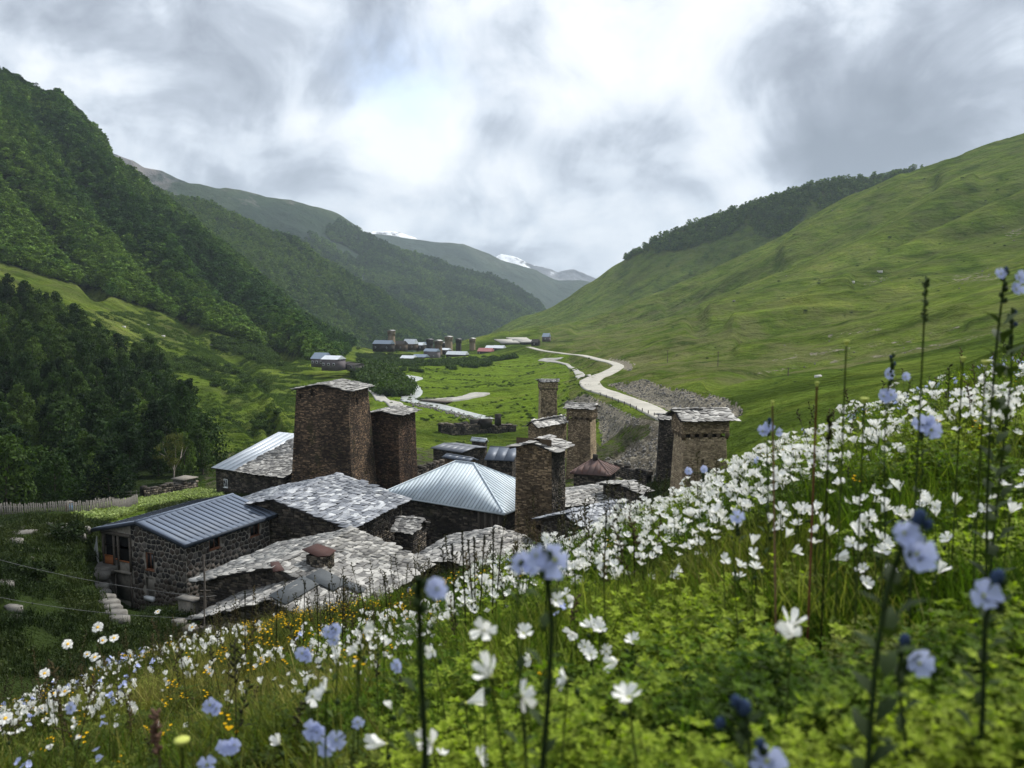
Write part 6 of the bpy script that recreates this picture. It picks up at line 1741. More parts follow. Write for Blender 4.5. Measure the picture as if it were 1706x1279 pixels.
# the same slope beside and behind the camera
def side_sheet(sgn):
    Ds = np.exp(np.linspace(math.log(.22), math.log(13.5), 60)); k = np.linspace(0, 1, 24) ** 1.5
    a0 = 1.15 if sgn > 0 else -1.1; ez = mead_e(np.full(60, a0), Ds) * Ds - .004; X = a0 * Ds[:, None] + sgn * k[None] * 9; Z = ez[:, None] + sgn * .24 * np.abs(X - a0 * Ds[:, None]) * (1 if sgn > 0 else 1)
    Y = np.repeat(Ds[:, None], 24, 1); V = np.stack([X, Y, Z], -1).reshape(-1, 3); i = np.arange(59)[:, None] * 24 + np.arange(23)[None]; Fq = np.stack([i, i + 1, i + 25, i + 24], -1).reshape(-1, 4)
    mb = MB(); mb.add(V, Fq if sgn > 0 else Fq[:, ::-1]); o = mb.build('meadow_ground', M_MEADOW, smooth=True); o['kind'] = 'structure'
side_sheet(1); side_sheet(-1)
gx, gy = np.meshgrid(np.linspace(-9, 9, 60), np.linspace(-6, .34, 30)); gz_ = -.34 + .16 * gx - .43 * gy + fbm(gx * 1.5, gy * 1.5, 3, 60) * .05
i = np.arange(29)[:, None] * 60 + np.arange(59)[None]; mb = MB(); mb.add(np.stack([gx, gy, gz_], -1).reshape(-1, 3), np.stack([i, i + 1, i + 61, i + 60], -1).reshape(-1, 4)); mb.build('meadow_ground', M_MEADOW, smooth=True)['kind'] = 'structure'
LM = np.linspace(math.log(.3), math.log(7), 500)
def mhit(px, py):
    d = pixdir(px, py); a = d.x / d.y; e = d.z / d.y; D = np.exp(LM); te = mead_top(np.full(len(D), a), D)
    k = np.nonzero(te >= e)[0]
    return None if len(k) == 0 else float(D[k[0]])

mr = np.random.default_rng(77)
def blade(mb, base, h, lean, w_, r, tint, seg=3):
    an = r.uniform(0, 6.28); side = np.array((math.cos(an), math.sin(an), 0)) * w_; la = r.uniform(0, 6.28); ld = np.array((math.cos(la), math.sin(la), 0)) * lean
    V = []
    for i in range(seg):
        f = i / seg; p = base + UP * h * f * (1 - .25 * f * lean / max(h, .01)) + ld * f * f; V += [p - side * (1 - f * .7), p + side * (1 - f * .7)]
    V.append(base + UP * h * .9 + ld)
    b = np.array(V); Fq = [(2 * i, 2 * i + 1, 2 * i + 3, 2 * i + 2) for i in range(seg - 1)]
    off = mb.n; mb.add(b, Fq, tint); mb.Fs.append(np.array([[2 * seg - 2, 2 * seg - 1, 2 * seg]]) + off); mb.T.append(np.full(1, tint)); mb.M.append(np.zeros(1, int))
gp = []; gpo = []; lpo = []
for k in range(6):
    mb = MB()
    for i in range(34):
        o_ = np.array((*mr.normal(size=2) * .022, 0)); blade(mb, o_, mr.uniform(.05, .15) * (1.2 if k > 3 else 1), mr.uniform(.01, .10), mr.uniform(.0010, .0024), mr, mr.uniform(.0, 1.0))
    gp.append(proto(mb, 'grass_tuft_%s' % 'abcdef'[k], M_GRASS)); gpo.append(proto(mb, 'olive_tuft_%s' % 'abcdef'[k], M_GRASS_OL))
GRASSC = proto_collection('grass_kinds', gp); GRASSO = proto_collection('olive_grass_kinds', gpo)
def leaf(mb, p, d, n, L, w_, tint, fold=.15):
    s_ = unit(np.cross(d, n)) * w_; m = p + d * L * .5 + n * L * .06
    V = [p, m - s_ + n * w_ * fold, m, m + s_ + n * w_ * fold, p + d * L - n * L * .10]
    mb.add(V, [(0, 2, 1), (0, 3, 2), (1, 2, 4), (2, 3, 4)], tint)
lp = []
for k in range(5):
    mb = MB()
    for s_ in range(13):
        an = mr.uniform(0, 6.28); rad = mr.uniform(0, .042); b0 = np.array((math.cos(an) * rad, math.sin(an) * rad, 0)); h = mr.uniform(.045, .105)
        tip = b0 + UP * h + np.array((*mr.normal(size=2) * .015, 0)); nl = int(mr.integers(4, 7))
        for w_ in range(nl):
            f = .35 + .65 * (w_ + 1) / nl; c = b0 + (tip - b0) * f; m = 6 if w_ == nl - 1 else 4
            for j in range(m):
                aa = j * 2 * math.pi / m + w_ * 1.1 + mr.uniform(-.3, .3); el = mr.uniform(-.1, .55) + (.25 if w_ == nl - 1 else 0); d = np.array((math.cos(aa) * math.cos(el), math.sin(aa) * math.cos(el), math.sin(el)))
                leaf(mb, c, d, unit(UP + d * -.3), mr.uniform(.006, .0105), mr.uniform(.0018, .0028), mr.uniform(.0, .5) + .45 * (w_ == nl - 1))
    lp.append(proto(mb, 'leafy_sprig_%s' % 'abcde'[k], M_LEAFMAT)); lpo.append(proto(mb, 'olive_sprig_%s' % 'abcde'[k], M_SPRIG_OL))
LEAFC = proto_collection('leafy_kinds', lp); LEAFO = proto_collection('olive_leafy_kinds', lpo)
# thin dark seed stalks
sp = []
for k in range(5):
    mb = MB(); h = mr.uniform(.16, .30); top = np.array((mr.normal() * .02, mr.normal() * .02, h))
    mb.tube([(0, 0, 0), top * .5 + np.array((.004, 0, 0)), top], [.0011, .001, .0008], 4, .4)
    m = int(mr.integers(5, 13))
    for j in range(m):
        z_ = top * (1 - .045 * j * (1 if k % 2 else .5)); an = j * 2.3; d = np.array((math.cos(an), math.sin(an), .8)); mb.tube([z_, z_ + d * .004, z_ + d * .008], [.0012, .0026, .0006], 5, mr.uniform(.3, .9))
    if k in (1, 3):
        for j in range(5): leaf(mb, top * (.2 + .12 * j), unit(np.array((math.cos(j * 2.1), math.sin(j * 2.1), .6))), UP, .03, .0025, .4)
    sp.append(proto(mb, 'seed_stalk_%s' % 'abcde'[k], M_STEMDK))
STALKC = proto_collection('stalk_kinds', sp)

# flowers: meshes shared by all; a head is built looking up (+Z)
def flower_heads(np_, L, w_, mat, cupped, notch, seed, yb=0):
    r = np.random.default_rng(seed); pets = []
    for v in range(3):
        mb = MB(); rows = [(0, .14), (.35, .62), (.7, 1.0), (.92, .90)]; V = []
        for (f, ww) in rows:
            z_ = cupped * L * (f ** .7) * (.75 + .25 * f) - .25 * cupped * L * max(0, f - .6) * v
            for s_ in (-1, 0, 1): V.append((f * L, s_ * w_ * ww, z_ + abs(s_) * w_ * .30 - (0 if s_ else .0)))
        V += [(L * .99, -w_ * .5, cupped * L), (L * (1 - notch), 0, cupped * L * (1 - notch * .6)), (L * .99, w_ * .5, cupped * L)]
        V = np.array(V) + r.normal(size=(len(V), 3)) * L * .02
        n = len(rows) + 1; Fc = [(i * 3 + j, i * 3 + j + 1, (i + 1) * 3 + j + 1, (i + 1) * 3 + j) for i in range(n - 1) for j in (0, 1)]
        mb.add(V, Fc, [.35, .35, .6, .6, .8, .8, 1, 1][:len(Fc)] if len(Fc) == 8 else .8)
        pets.append(mb.mesh('petal', mat, True))
    return pets
PW = flower_heads(5, .0125, .0047, M_PETW, .70, .20, 1)
PC = flower_heads(5, .0115, .0044, M_PETW, 2.1, .12, 7)
PD = flower_heads(14, .0150, .0028, M_PETW, .06, .06, 2)
PBL = flower_heads(4, .0100, .0056, M_PETB, .38, .05, 3)
def disc_mesh(r_, h_, mat, nm):
    mb = MB(); V = []; k = 10
    for (f, z_) in ((1, 0), (.85, h_ * .6), (.5, h_ * .95)):
        for j in range(k): V.append((math.cos(j * .628) * r_ * f, math.sin(j * .628) * r_ * f, z_))
    V.append((0, 0, h_)); Fc = [(i * k + j, i * k + (j + 1) % k, (i + 1) * k + (j + 1) % k, (i + 1) * k + j) for i in (0, 1) for j in range(k)]
    b = mb.n; mb.add(V, Fc); mb.add(np.zeros((0, 3)), np.zeros((0, 3), int)) if False else None
    mb.Fs.append(np.array([(2 * k + j, 2 * k + (j + 1) % k, 3 * k) for j in range(k)])); mb.T.append(np.zeros(k)); mb.M.append(np.zeros(k, int))
    return mb.mesh(nm, mat, True)
CW = disc_mesh(.0022, .0030, M_CENG, 'centre'); CD = disc_mesh(.0048, .0026, M_CENY, 'centre'); CB_ = disc_mesh(.0022, .0020, M_CENG, 'centre')
def calyx_mesh():
    mb = MB(); mb.tube([(0, 0, -.0075), (0, 0, -.004), (0, 0, .0005)], [.0008, .0024, .0030], 6, .5); return mb.mesh('calyx', M_STEMG, True)
CALYX = calyx_mesh()
def head_matrix(p, n, s_=1.0, spin=0.0):
    n = Vector(n).normalized(); q_ = n.to_track_quat('Z', 'Y'); return Matrix.Translation(Vector(p)) @ q_.to_matrix().to_4x4() @ Matrix.Rotation(spin, 4, 'Z') @ Matrix.Scale(s_, 4)
def add_head(parent, p, n, kind, s_=1.0, simple_=False):
    M0 = head_matrix(p, n, s_, mr.uniform(0, 6.28))
    pets, cen, k = {'w': (PW, CW, 5), 'c': (PC, CW, 5), 'd': (PD, CD, 13), 'b': (PBL, CB_, 4)}[kind]
    for j in range(k):
        inst(pets[int(mr.integers(3))], 'petal', parent, None, mtx=M0 @ Matrix.Rotation(2 * math.pi * j / k + mr.uniform(-.08, .08), 4, 'Z') @ Matrix.Rotation(mr.uniform(-.28, .22), 4, 'Y') @ Matrix.Scale(mr.uniform(.85, 1.1), 4))
    inst(cen, 'centre', parent, None, mtx=M0)
    inst(CALYX, 'calyx', parent, None, mtx=M0)
def joined_head(kind, cup_spin=0):
    """one mesh with petals, centre and calyx, for flowers too small to show their parts"""
    mb = MB(); pets, cen, k = {'w': (PW, CW, 5), 'c': (PC, CW, 5), 'd': (PD, CD, 13), 'b': (PBL, CB_, 4)}[kind]
    def addm(me, M, mi):
        V = np.array([tuple(M @ v.co) for v in me.vertices])
        by = {}
        for p in me.polygons: by.setdefault(len(p.vertices), []).append(tuple(p.vertices))
        b = mb.n; mb.V.append(V); mb.n += len(V)
        for kk, fs in by.items(): mb.Fs.append(np.array(fs) + b); mb.T.append(np.full(len(fs), .7)); mb.M.append(np.full(len(fs), mi))
    for j in range(k): addm(pets[j % 3], Matrix.Rotation(2 * math.pi * j / k + mr.uniform(-.1, .1), 4, 'Z') @ Matrix.Rotation(mr.uniform(-.25, .2), 4, 'Y'), 0)
    addm(cen, Matrix.Identity(4), 1); addm(CALYX, Matrix.Identity(4), 2)
    return mb
def bud_mesh(L, mat):
    mb = MB(); mb.tube([(0, 0, -L * .5), (0, 0, -L * .2), (0, 0, L * .25), (0, 0, L * .5)], [L * .12, L * .38, L * .34, L * .08], 8, .5); return mb.mesh('bud', mat, True)
BUD_B = bud_mesh(.0078, M_PETBD); BUD_G = bud_mesh(.009, M_STEMB)
def whole_flower(kind, h, nheads, seed, matset):
    r = np.random.default_rng(seed); out = MB()
    for q_ in range(nheads):
        an = r.uniform(0, 6.28); sp_ = 0 if nheads == 1 else r.uniform(.006, .018)
        top = np.array((math.cos(an) * sp_, math.sin(an) * sp_, h * r.uniform(.85, 1.05))); nn = unit(np.array((math.cos(an) * .5, math.sin(an) * .5, 1.0)) + r.normal(size=3) * .25)
        hd = joined_head('c' if kind == 'w' and r.random() < .4 else kind); M = head_matrix(top, nn, r.uniform(.85, 1.1), r.uniform(0, 6)); 
        Vs = np.vstack(hd.V); Vs = (np.array(M.to_3x3()) @ Vs.T).T + np.array(M.translation); b = out.n
        out.V.append(Vs); out.n += len(Vs)
        for f_, t_, m_ in zip(hd.Fs, hd.T, hd.M): out.Fs.append(f_ + b); out.T.append(t_); out.M.append(m_)
        out.tube([(0, 0, 0), (top[0] * .3, top[1] * .3, h * .6), tuple(top - nn * .007)], [.0009, .0008, .0007], 4, .5, cap=False, mi=2)
    for j in range(3): 
        b = out.n; leaf(out, np.array((0, 0, h * (.3 + .2 * j))), unit(np.array((math.cos(j * 2.5), math.sin(j * 2.5), .8))), UP, .018, .0022, .5); out.M[-1][:] = 2
    return out.mesh('flower', matset, False)
MS_W = [M_PETW, M_CENG, M_STEMG]; MS_D = [M_PETW, M_CENY, M_STEMG]; MS_B = [M_PETB, M_CENG, M_STEMG]
WF = [whole_flower('w', h, n, 200 + i, MS_W) for i, (h, n) in enumerate([(.16, 1), (.17, 2), (.18, 3), (.155, 3), (.17, 4)])]
DF = [whole_flower('d', .16, 1, 300, MS_D), whole_flower('d', .19, 1, 301, MS_D)]
BF = [whole_flower('b', .155, 3, 310, MS_B), whole_flower('b', .165, 4, 311, MS_B)]
def yellow_flower(seed):
    r = np.random.default_rng(seed); mb = MB(); h = .155
    for q_ in range(4):
        an = r.uniform(0, 6.28); t_ = np.array((math.cos(an) * .012, math.sin(an) * .012, h * r.uniform(.85, 1)))
        mb.tube([(0, 0, 0), t_ * .6, t_], [.0009] * 3, 4, .5, mi=1)
        for j in range(6):
            a2 = j * 1.047; d = unit(np.array((math.cos(a2), math.sin(a2), .5))); leaf(mb, t_, d, UP, .0062, .0028, .8); mb.M[-1][:] = 0
    return mb.mesh('flower', [M_PETY, M_STEMG])
YF = [yellow_flower(1), yellow_flower(2)]

# --- where things grow (x, y uniform on the slope, tested by what they look like from the path's edge)
def on_meadow(n, ymax, seed, near_bias=0.0, ymin=.36):
    r = np.random.default_rng(seed); D = ymin + (ymax - ymin) * r.random(n) ** (.5 + near_bias); a = r.uniform(-.80, .78, n)
    x = a * D; z = mead_z(x, D); p = np.stack([x, D, z], 1); px, py = proj(np.stack([x, D, mead_top(a, D) * D], 1)); return p, px, py, D
def sc_meadow(name, label, n, ymax, seed, test, smin, smax, nk, col, bias=0.0, tilt=.15, tintf=None, vs_=(1, 1), ymin=.36):
    p, px, py, D = on_meadow(n, ymax, seed, bias, ymin); k = test(px, py, D, p); p, px, py, D = p[k], px[k], py[k], D[k]; n = len(p); r = np.random.default_rng(seed + 1)
    s_ = r.uniform(smin, smax, n) * np.clip(D / .8, .50, 1.0)
    ti = np.clip(.4 + fbm(p[:, 0] * 2.6, p[:, 1] * 2.6, 5, seed) * 1.9 + r.normal(size=n) * .2 + (tintf(px, py, D, p) if tintf else 0), 0, 1)
    return scatter(name, label, p, np.column_stack([r.normal(size=n) * tilt, r.normal(size=n) * tilt, r.uniform(0, 6.28, n)]), np.column_stack([s_, s_, s_ * r.uniform(*[.8, 1.2], n)]), r.integers(0, nk, n), ti, col)
def rn(n, s): return np.random.default_rng(s).random(n)
LEAFY = [(1080, 1010), (1250, 960), (1450, 950), (1600, 985), (1760, 960), (1760, 1400), (800, 1400), (870, 1190), (1000, 1060)]
def leafy_zone(px, py, D, p):
    return inpoly(px, py, LEAFY) | inpoly(px, py, [(560, 1180), (900, 1150), (900, 1400), (520, 1400)])
def t_leaf(px, py, D, p):
    f = fbm(p[:, 0] * 4, p[:, 1] * 4, 3, 70); k = leafy_zone(px, py, D, p)
    return (k & (f > -.2) & (fbm(p[:, 0] * 11, p[:, 1] * 11, 2, 71) > -.16)) | (~k & (f > -.10) & (rn(len(px), 4) < .6)) 
def t_grass(px, py, D, p):
    f = fbm(p[:, 0] * 3, p[:, 1] * 3, 3, 73); k = leafy_zone(px, py, D, p)
    return (~k & (f > -.55)) | (k & (rn(len(px), 6) < .16))
def olive(px, py, D, p): return (px + (py - 1000) * .25 + fbm(p[:, 0] * 3, p[:, 1] * 3, 3, 140) * 420 < 690) | (fbm(p[:, 0] * 2.2, p[:, 1] * 2.2, 3, 141) > .30)
left_ol = lambda px, py, D, p: np.where(px < 700, .22, -.05) + np.where(px < 300, .05, 0)
sc_meadow('meadow_grass', 'mixed green and olive meadow grass', 34000, 6.2, 81, lambda px, py, D, p: t_grass(px, py, D, p) & ~olive(px, py, D, p), .55, 1.15, 6, GRASSC, tintf=left_ol)
sc_meadow('olive_grass', 'olive and straw coloured grass on the left of the meadow', 34000, 6.2, 81, lambda px, py, D, p: t_grass(px, py, D, p) & olive(px, py, D, p), .55, 1.1, 6, GRASSO)
sc_meadow('near_grass', 'taller grass close to the camera', 5000, 1.6, 82, lambda px, py, D, p: t_grass(px, py, D, p), .55, .95, 6, GRASSC, tintf=left_ol)
sc_meadow('ground_cover', 'yellow green leafy ground cover', 42000, 4.5, 83, lambda px, py, D, p: t_leaf(px, py, D, p) & ~olive(px, py, D, p), .75, 1.3, 5, LEAFC, bias=.35, tilt=.2, tintf=lambda px, py, D, p: np.where(px > 900, .06, -.10) + fbm(p[:, 0] * 10, p[:, 1] * 10, 2, 71) * 1.1)
sc_meadow('olive_ground_cover', 'dark olive leafy plants on the left of the meadow', 42000, 4.8, 83, lambda px, py, D, p: t_leaf(px, py, D, p) & olive(px, py, D, p), .6, 1.1, 5, LEAFO, bias=.3, tilt=.2)
sc_meadow('seed_stalks', 'thin dark seed stalks rising from the grass', 2600, 5.6, 84, lambda px, py, D, p: (px < 1100) & (D > 1.1) & (rn(len(px), 9) < .8) | ((px > 1100) & (D > 1.6) & (rn(len(px), 10) < .18)), .55, 1.15, 5, STALKC, ymin=.9)

_x = mr.uniform(-3, 3.5, 5000); _y = mr.uniform(-2.5, 3.0, 5000); _k = (np.abs(_x) > .82 * np.maximum(_y, .3)) ; _x, _y = _x[_k], _y[_k]
_zr = np.where(_y < .3, -.34 + .16 * _x - .43 * _y, 0.0); _D = np.maximum(_y, .3); _a = np.clip(_x / _D, -1.1, 1.15); _zs = mead_e(_a, _D) * _D + .24 * np.where(np.abs(_x / _D) > 1.1, _x - _a * _D, 0); _z = np.where(_y < .3, _zr, _zs)
n = len(_x); s_ = mr.uniform(.6, 1.1, n); _far = np.hypot(_x, _y) > .55; _x, _y, _z, s_ = _x[_far], _y[_far], _z[_far], s_[_far]; n = len(_x)
scatter('side_grass', 'meadow grass beside and behind the viewpoint', np.stack([_x, _y, _z], 1), np.column_stack([mr.normal(size=n) * .15, mr.normal(size=n) * .15, mr.uniform(0, 6.28, n)]), np.column_stack([s_] * 3), mr.integers(0, 6, n), mr.random(n), GRASSC)
# --- countable flowers: the ones that show largest are things of their own
cam_n = np.array((0, -.55, .83))
def fnormal(): return unit(np.array((0, -.15, .9)) + mr.normal(size=3) * .45)
GW_ = 'white flowers on the meadow slope'
def stem_obj(parent, top, ground, mat, rad, bend=.02, name='stem', rb=None):
    mb = MB(); g_ = ground - top; mid = g_ * .5 + np.array((mr.normal() * bend, mr.normal() * bend * .3, 0)); mb.tube([(0, 0, 0), mid * .5 + g_ * .0, mid, g_], [rad, rad * 1.1, rad * 1.2, rb or rad * 1.3], 6, .5)
    o = mb.build(name, mat, parent); return o
def white_thing(px, py, D, s_=1.0, kind='w', label=None, detail=True, group=None, nrm=None, cat='flower'):
    p = P(px, py, D); gz = mead_z(np.array([p[0]]), np.array([p[1]]))[0]
    g_ = np.array((p[0] + mr.normal() * .01, p[1] + mr.normal() * .01, min(gz, p[2] - .02)))
    t = thing({'w': 'white_flower', 'd': 'daisy', 'b': 'blue_flower'}[kind], label, cat, p, group)
    add_head(t, (0, 0, 0), nrm if nrm is not None else fnormal(), 'c' if kind == 'w' and mr.random() < .38 else kind, s_)
    if kind == 'w' and mr.random() < .6:
        q_ = np.array((mr.normal() * .006, mr.normal() * .004, -.012)); inst(BUD_G, 'bud', t, None, mtx=head_matrix(q_, (mr.normal() * .5, 0, 1), .8))
    stem_obj(t, p, g_, M_STEMG, .0009 * s_ ** .5, bend=.006)
    return t
# large flowers picked out one by one
BIGW = [(720, 1240, 46), (645, 1240, 36), (775, 1172, 34), (866, 1160, 48), (818, 1128, 46), (998, 1190, 28), (1048, 1165, 44), (797, 1262, 38), (946, 1132, 42), (985, 1092, 28), (1030, 1100, 30), (872, 1056, 32), (806, 1050, 40), (604, 1047, 34), (596, 1084, 30), (1319, 1058, 44), (1096, 1272, 38), (722, 1085, 30), (1481, 952, 26), (544, 1150, 38), (520, 1160, 30), (1115, 962, 18), (885, 1098, 24), (1562, 957, 26), (1690, 1248, 30), (1005, 935, 24), (955, 1000, 24), (925, 1000, 26), (912, 896, 22), (566, 1095, 20), (640, 1078, 20), (468, 1240, 26)]
def row_of(py): return 0 if py > 1200 else 1 if py > 1100 else 2 if py > 1020 else 3
ORD = ['leftmost', 'second from the left', 'third from the left', 'fourth from the left', 'fifth from the left', 'sixth from the left', 'seventh from the left', 'eighth from the left', 'ninth from the left', 'tenth from the left', 'eleventh from the left', 'twelfth from the left']
for rw in range(4):
    for k_, (px, py, sz) in enumerate(sorted(q_ for q_ in BIGW if row_of(q_[1]) == rw)):
        white_thing(px, py, .0225 * F / sz * .92, mr.uniform(.75, 1.05), 'w', 'large white flower, ' + ORD[min(k_, 11)] + [' along the bottom edge of the photo', ' in the lower middle of the meadow', ' in the middle row above the leafy mat', ' in the row below the white drift'][rw], group='nearest white flowers', nrm=unit(np.array((mr.normal() * .9, -.45, .35)) + mr.normal(size=3) * .35))
# daisies along the left
for i, (px, py, sz, lb) in enumerate([(163, 1045, 20, 'daisy standing highest above the dark slope on the left'), (113, 1073, 20, 'daisy left of the highest daisy'), (171, 1067, 17, 'daisy just below the highest daisy'), (190, 1063, 18, 'daisy at the right end of the upper daisy row'), (263, 1019, 12, 'small lone daisy in front of the retaining wall'), (320, 1045, 17, 'daisy on the meadow rim below the slate annexe'), (158, 1095, 20, 'wide daisy under the upper daisy row'), (145, 1090, 14, 'half-hidden daisy left of the wide one'), (74, 1122, 20, 'daisy on the left meadow rim'), (108, 1152, 22, 'daisy beside a yellow bloom at the left'), (88, 1155, 18, 'daisy leaning behind another at the left'), (9, 1197, 26, 'largest daisy, cut by the left edge'), (70, 1180, 18, 'daisy above the blue cluster at the left edge'), (482, 1236, 26, 'daisy with pale petals low in the middle of the meadow'), (0, 1214, 20, 'daisy under the largest daisy at the left edge')]):
    D = .0345 * F / sz * .95
    white_thing(px, py, D, 1.0, 'd', lb, group='daisies on the left of the meadow', nrm=unit(np.array((mr.normal() * .25, -.55, .7))))

# many white flowers, placed on the slope by density
DRIFT = [(900, 905), (1000, 860), (1130, 815), (1220, 765), (1300, 728), (1400, 690), (1500, 655), (1600, 640), (1720, 610), (1720, 880), (1560, 900), (1440, 960), (1250, 975), (1100, 960), (960, 985), (860, 1010), (770, 985), (800, 935)]
DENSE2 = [(1300, 760), (1706, 640), (1706, 780), (1500, 860), (1300, 880), (1150, 860)]
ZM = [(420, 1040), (700, 1000), (1000, 960), (1100, 1000), (1020, 1180), (700, 1279), (430, 1279), (380, 1160)]
ZL = [(-20, 1170), (300, 1050), (600, 1010), (780, 970), (760, 1000), (600, 1120), (400, 1230), (0, 1279)]
cand = []
p, px, py, D = on_meadow(60000, 5.2, 91, .0, .62)
f = fbm(p[:, 0] * 3.2, p[:, 1] * 3.2, 3, 92); r0 = rn(len(px), 93)
ins = inpoly(px, py, DRIFT); in2 = inpoly(px, py, DENSE2); inm = inpoly(px, py, ZM); inl = inpoly(px, py, ZL)
prob = np.where(in2, .20, np.where(ins, .155, np.where(inm, .16, np.where(inl, .10, .006)))) * np.clip(1 + f * 4.0 + fbm(p[:, 0] * 11, p[:, 1] * 11, 2, 98) * 3.5, .0, 3.0) * np.where(ins | in2, 1.0, 1.0)
k = (r0 < prob * .55) & (py > 590); wp, wpx, wpy, wD = p[k], px[k], py[k], D[k]
o_ = np.argsort(wD); wp, wpx, wpy, wD = wp[o_], wpx[o_], wpy[o_], wD[o_]
n_ind = 0
for i in range(min(len(wp), 265)):
    px_, py_, D_ = wpx[i], wpy[i], wD[i]
    pt = wp[i]; h = .165 * mr.uniform(.82, 1.15)
    top = pt + UP * h; qx, qy = proj(top)
    drift = inpoly(np.array([px_]), np.array([py_]), DRIFT)[0]
    lab = 'small white flower in the dense white drift on the right slope' if drift else 'small white flower scattered in the grass below the drift'
    if i < 120:
        t = white_thing(float(qx), float(qy), float(D_), mr.uniform(.72, .95) * (1 if px_ > 760 else .6), 'w', lab, group=('white flowers of the drift' if drift else 'scattered white flowers'))
    else:
        t = tag(inst(WF[0], 'white_flower', None, tuple(pt), (mr.normal() * .15, mr.normal() * .15, mr.uniform(0, 6.28)), (.85 if px_ > 760 else .5, .85 if px_ > 760 else .5, (h if px_ > 760 else h * .85) / .16)), lab, 'flower', 'white flowers of the drift' if drift else 'scattered white flowers')
rest = slice(min(len(wp), 265), None)
wproto = proto_collection('white_flower_kinds', [bpy.data.objects.new('white_flower_kind_%s' % 'abcde'[i], m) for i, m in enumerate(WF)])
pr_ = wp[rest]; n = len(pr_); s_ = mr.uniform(.72, 1.0, n) * np.where(wpx[rest] < 760, .62, 1.0)
scatter('white_flower_drift', 'hundreds more small white flowers farther up the slope', pr_, np.column_stack([mr.normal(size=n) * .18 + .12, mr.normal(size=n) * .18, mr.uniform(0, 6.28, n)]), np.column_stack([s_, s_, np.maximum(s_, .88)]), mr.integers(0, 5, n), mr.random(n), wproto)
print('white flowers', len(wp))
# tiny white, yellow and blue ones of the far rim and the left
yproto = proto_collection('small_flower_kinds', [bpy.data.objects.new('small_flower_kind_%s' % 'abcd'[i], m) for i, m in enumerate(YF + BF)])
p, px, py, D = on_meadow(16000, 5.6, 95, .0, .8)
f = fbm(p[:, 0] * 2.4, p[:, 1] * 2.4, 3, 96); r0 = rn(len(px), 97)
yz = ((px < 760) & (f > -.12) & (fbm(p[:, 0] * 9, p[:, 1] * 9, 2, 90) > -.05) & (r0 < .13)) | ((px >= 760) & (r0 < .010)) | (inpoly(px, py, [(1180, 770), (1260, 735), (1330, 735), (1250, 790)]) & (r0 < .25)) | (inpoly(px, py, [(380, 1010), (620, 985), (760, 960), (720, 1010), (420, 1060)]) & (r0 < .25))
k = yz; ind = np.where(k)[0]; near_i = ind[np.argsort(D[ind])]
for i in near_i[:90]:
    tag(inst(YF[int(mr.integers(2))], 'yellow_flower', None, tuple(p[i]), (mr.normal() * .15, mr.normal() * .15, mr.uniform(0, 6.28)), (.7, .7, mr.uniform(.8, 1.1))), 'small yellow flower cluster in the olive grass of the meadow', 'flower', 'yellow flowers in the meadow')
i2 = near_i[90:]; n = len(i2)
scatter('yellow_flowers', 'more small yellow flowers toward the meadow rim', p[i2], np.column_stack([mr.normal(size=n) * .15, mr.normal(size=n) * .15, mr.uniform(0, 6.28, n)]), np.ones((n, 3)) * (.75, .75, .95), mr.integers(0, 2, n), mr.random(n), yproto)
bz = (((px < 260) & (r0 > .955)) | ((px > 1240) & (px < 1500) & (D > 2.2) & (r0 > .975)) | ((px > 1500) & (D > 2.6) & (r0 > .93)) | ((px > 260) & (px < 1240) & (r0 > .996)))
ind = np.where(bz)[0]; ind = ind[np.argsort(D[ind])]
for i in ind[:150]:
    tag(inst(BF[int(mr.integers(2))], 'blue_flower', None, tuple(p[i]), (mr.normal() * .15, mr.normal() * .15, mr.uniform(0, 6.28)), (.6, .6, mr.uniform(.8, 1.1))), 'small pale blue flower cluster in the meadow grass', 'flower', 'small blue flowers in the meadow')

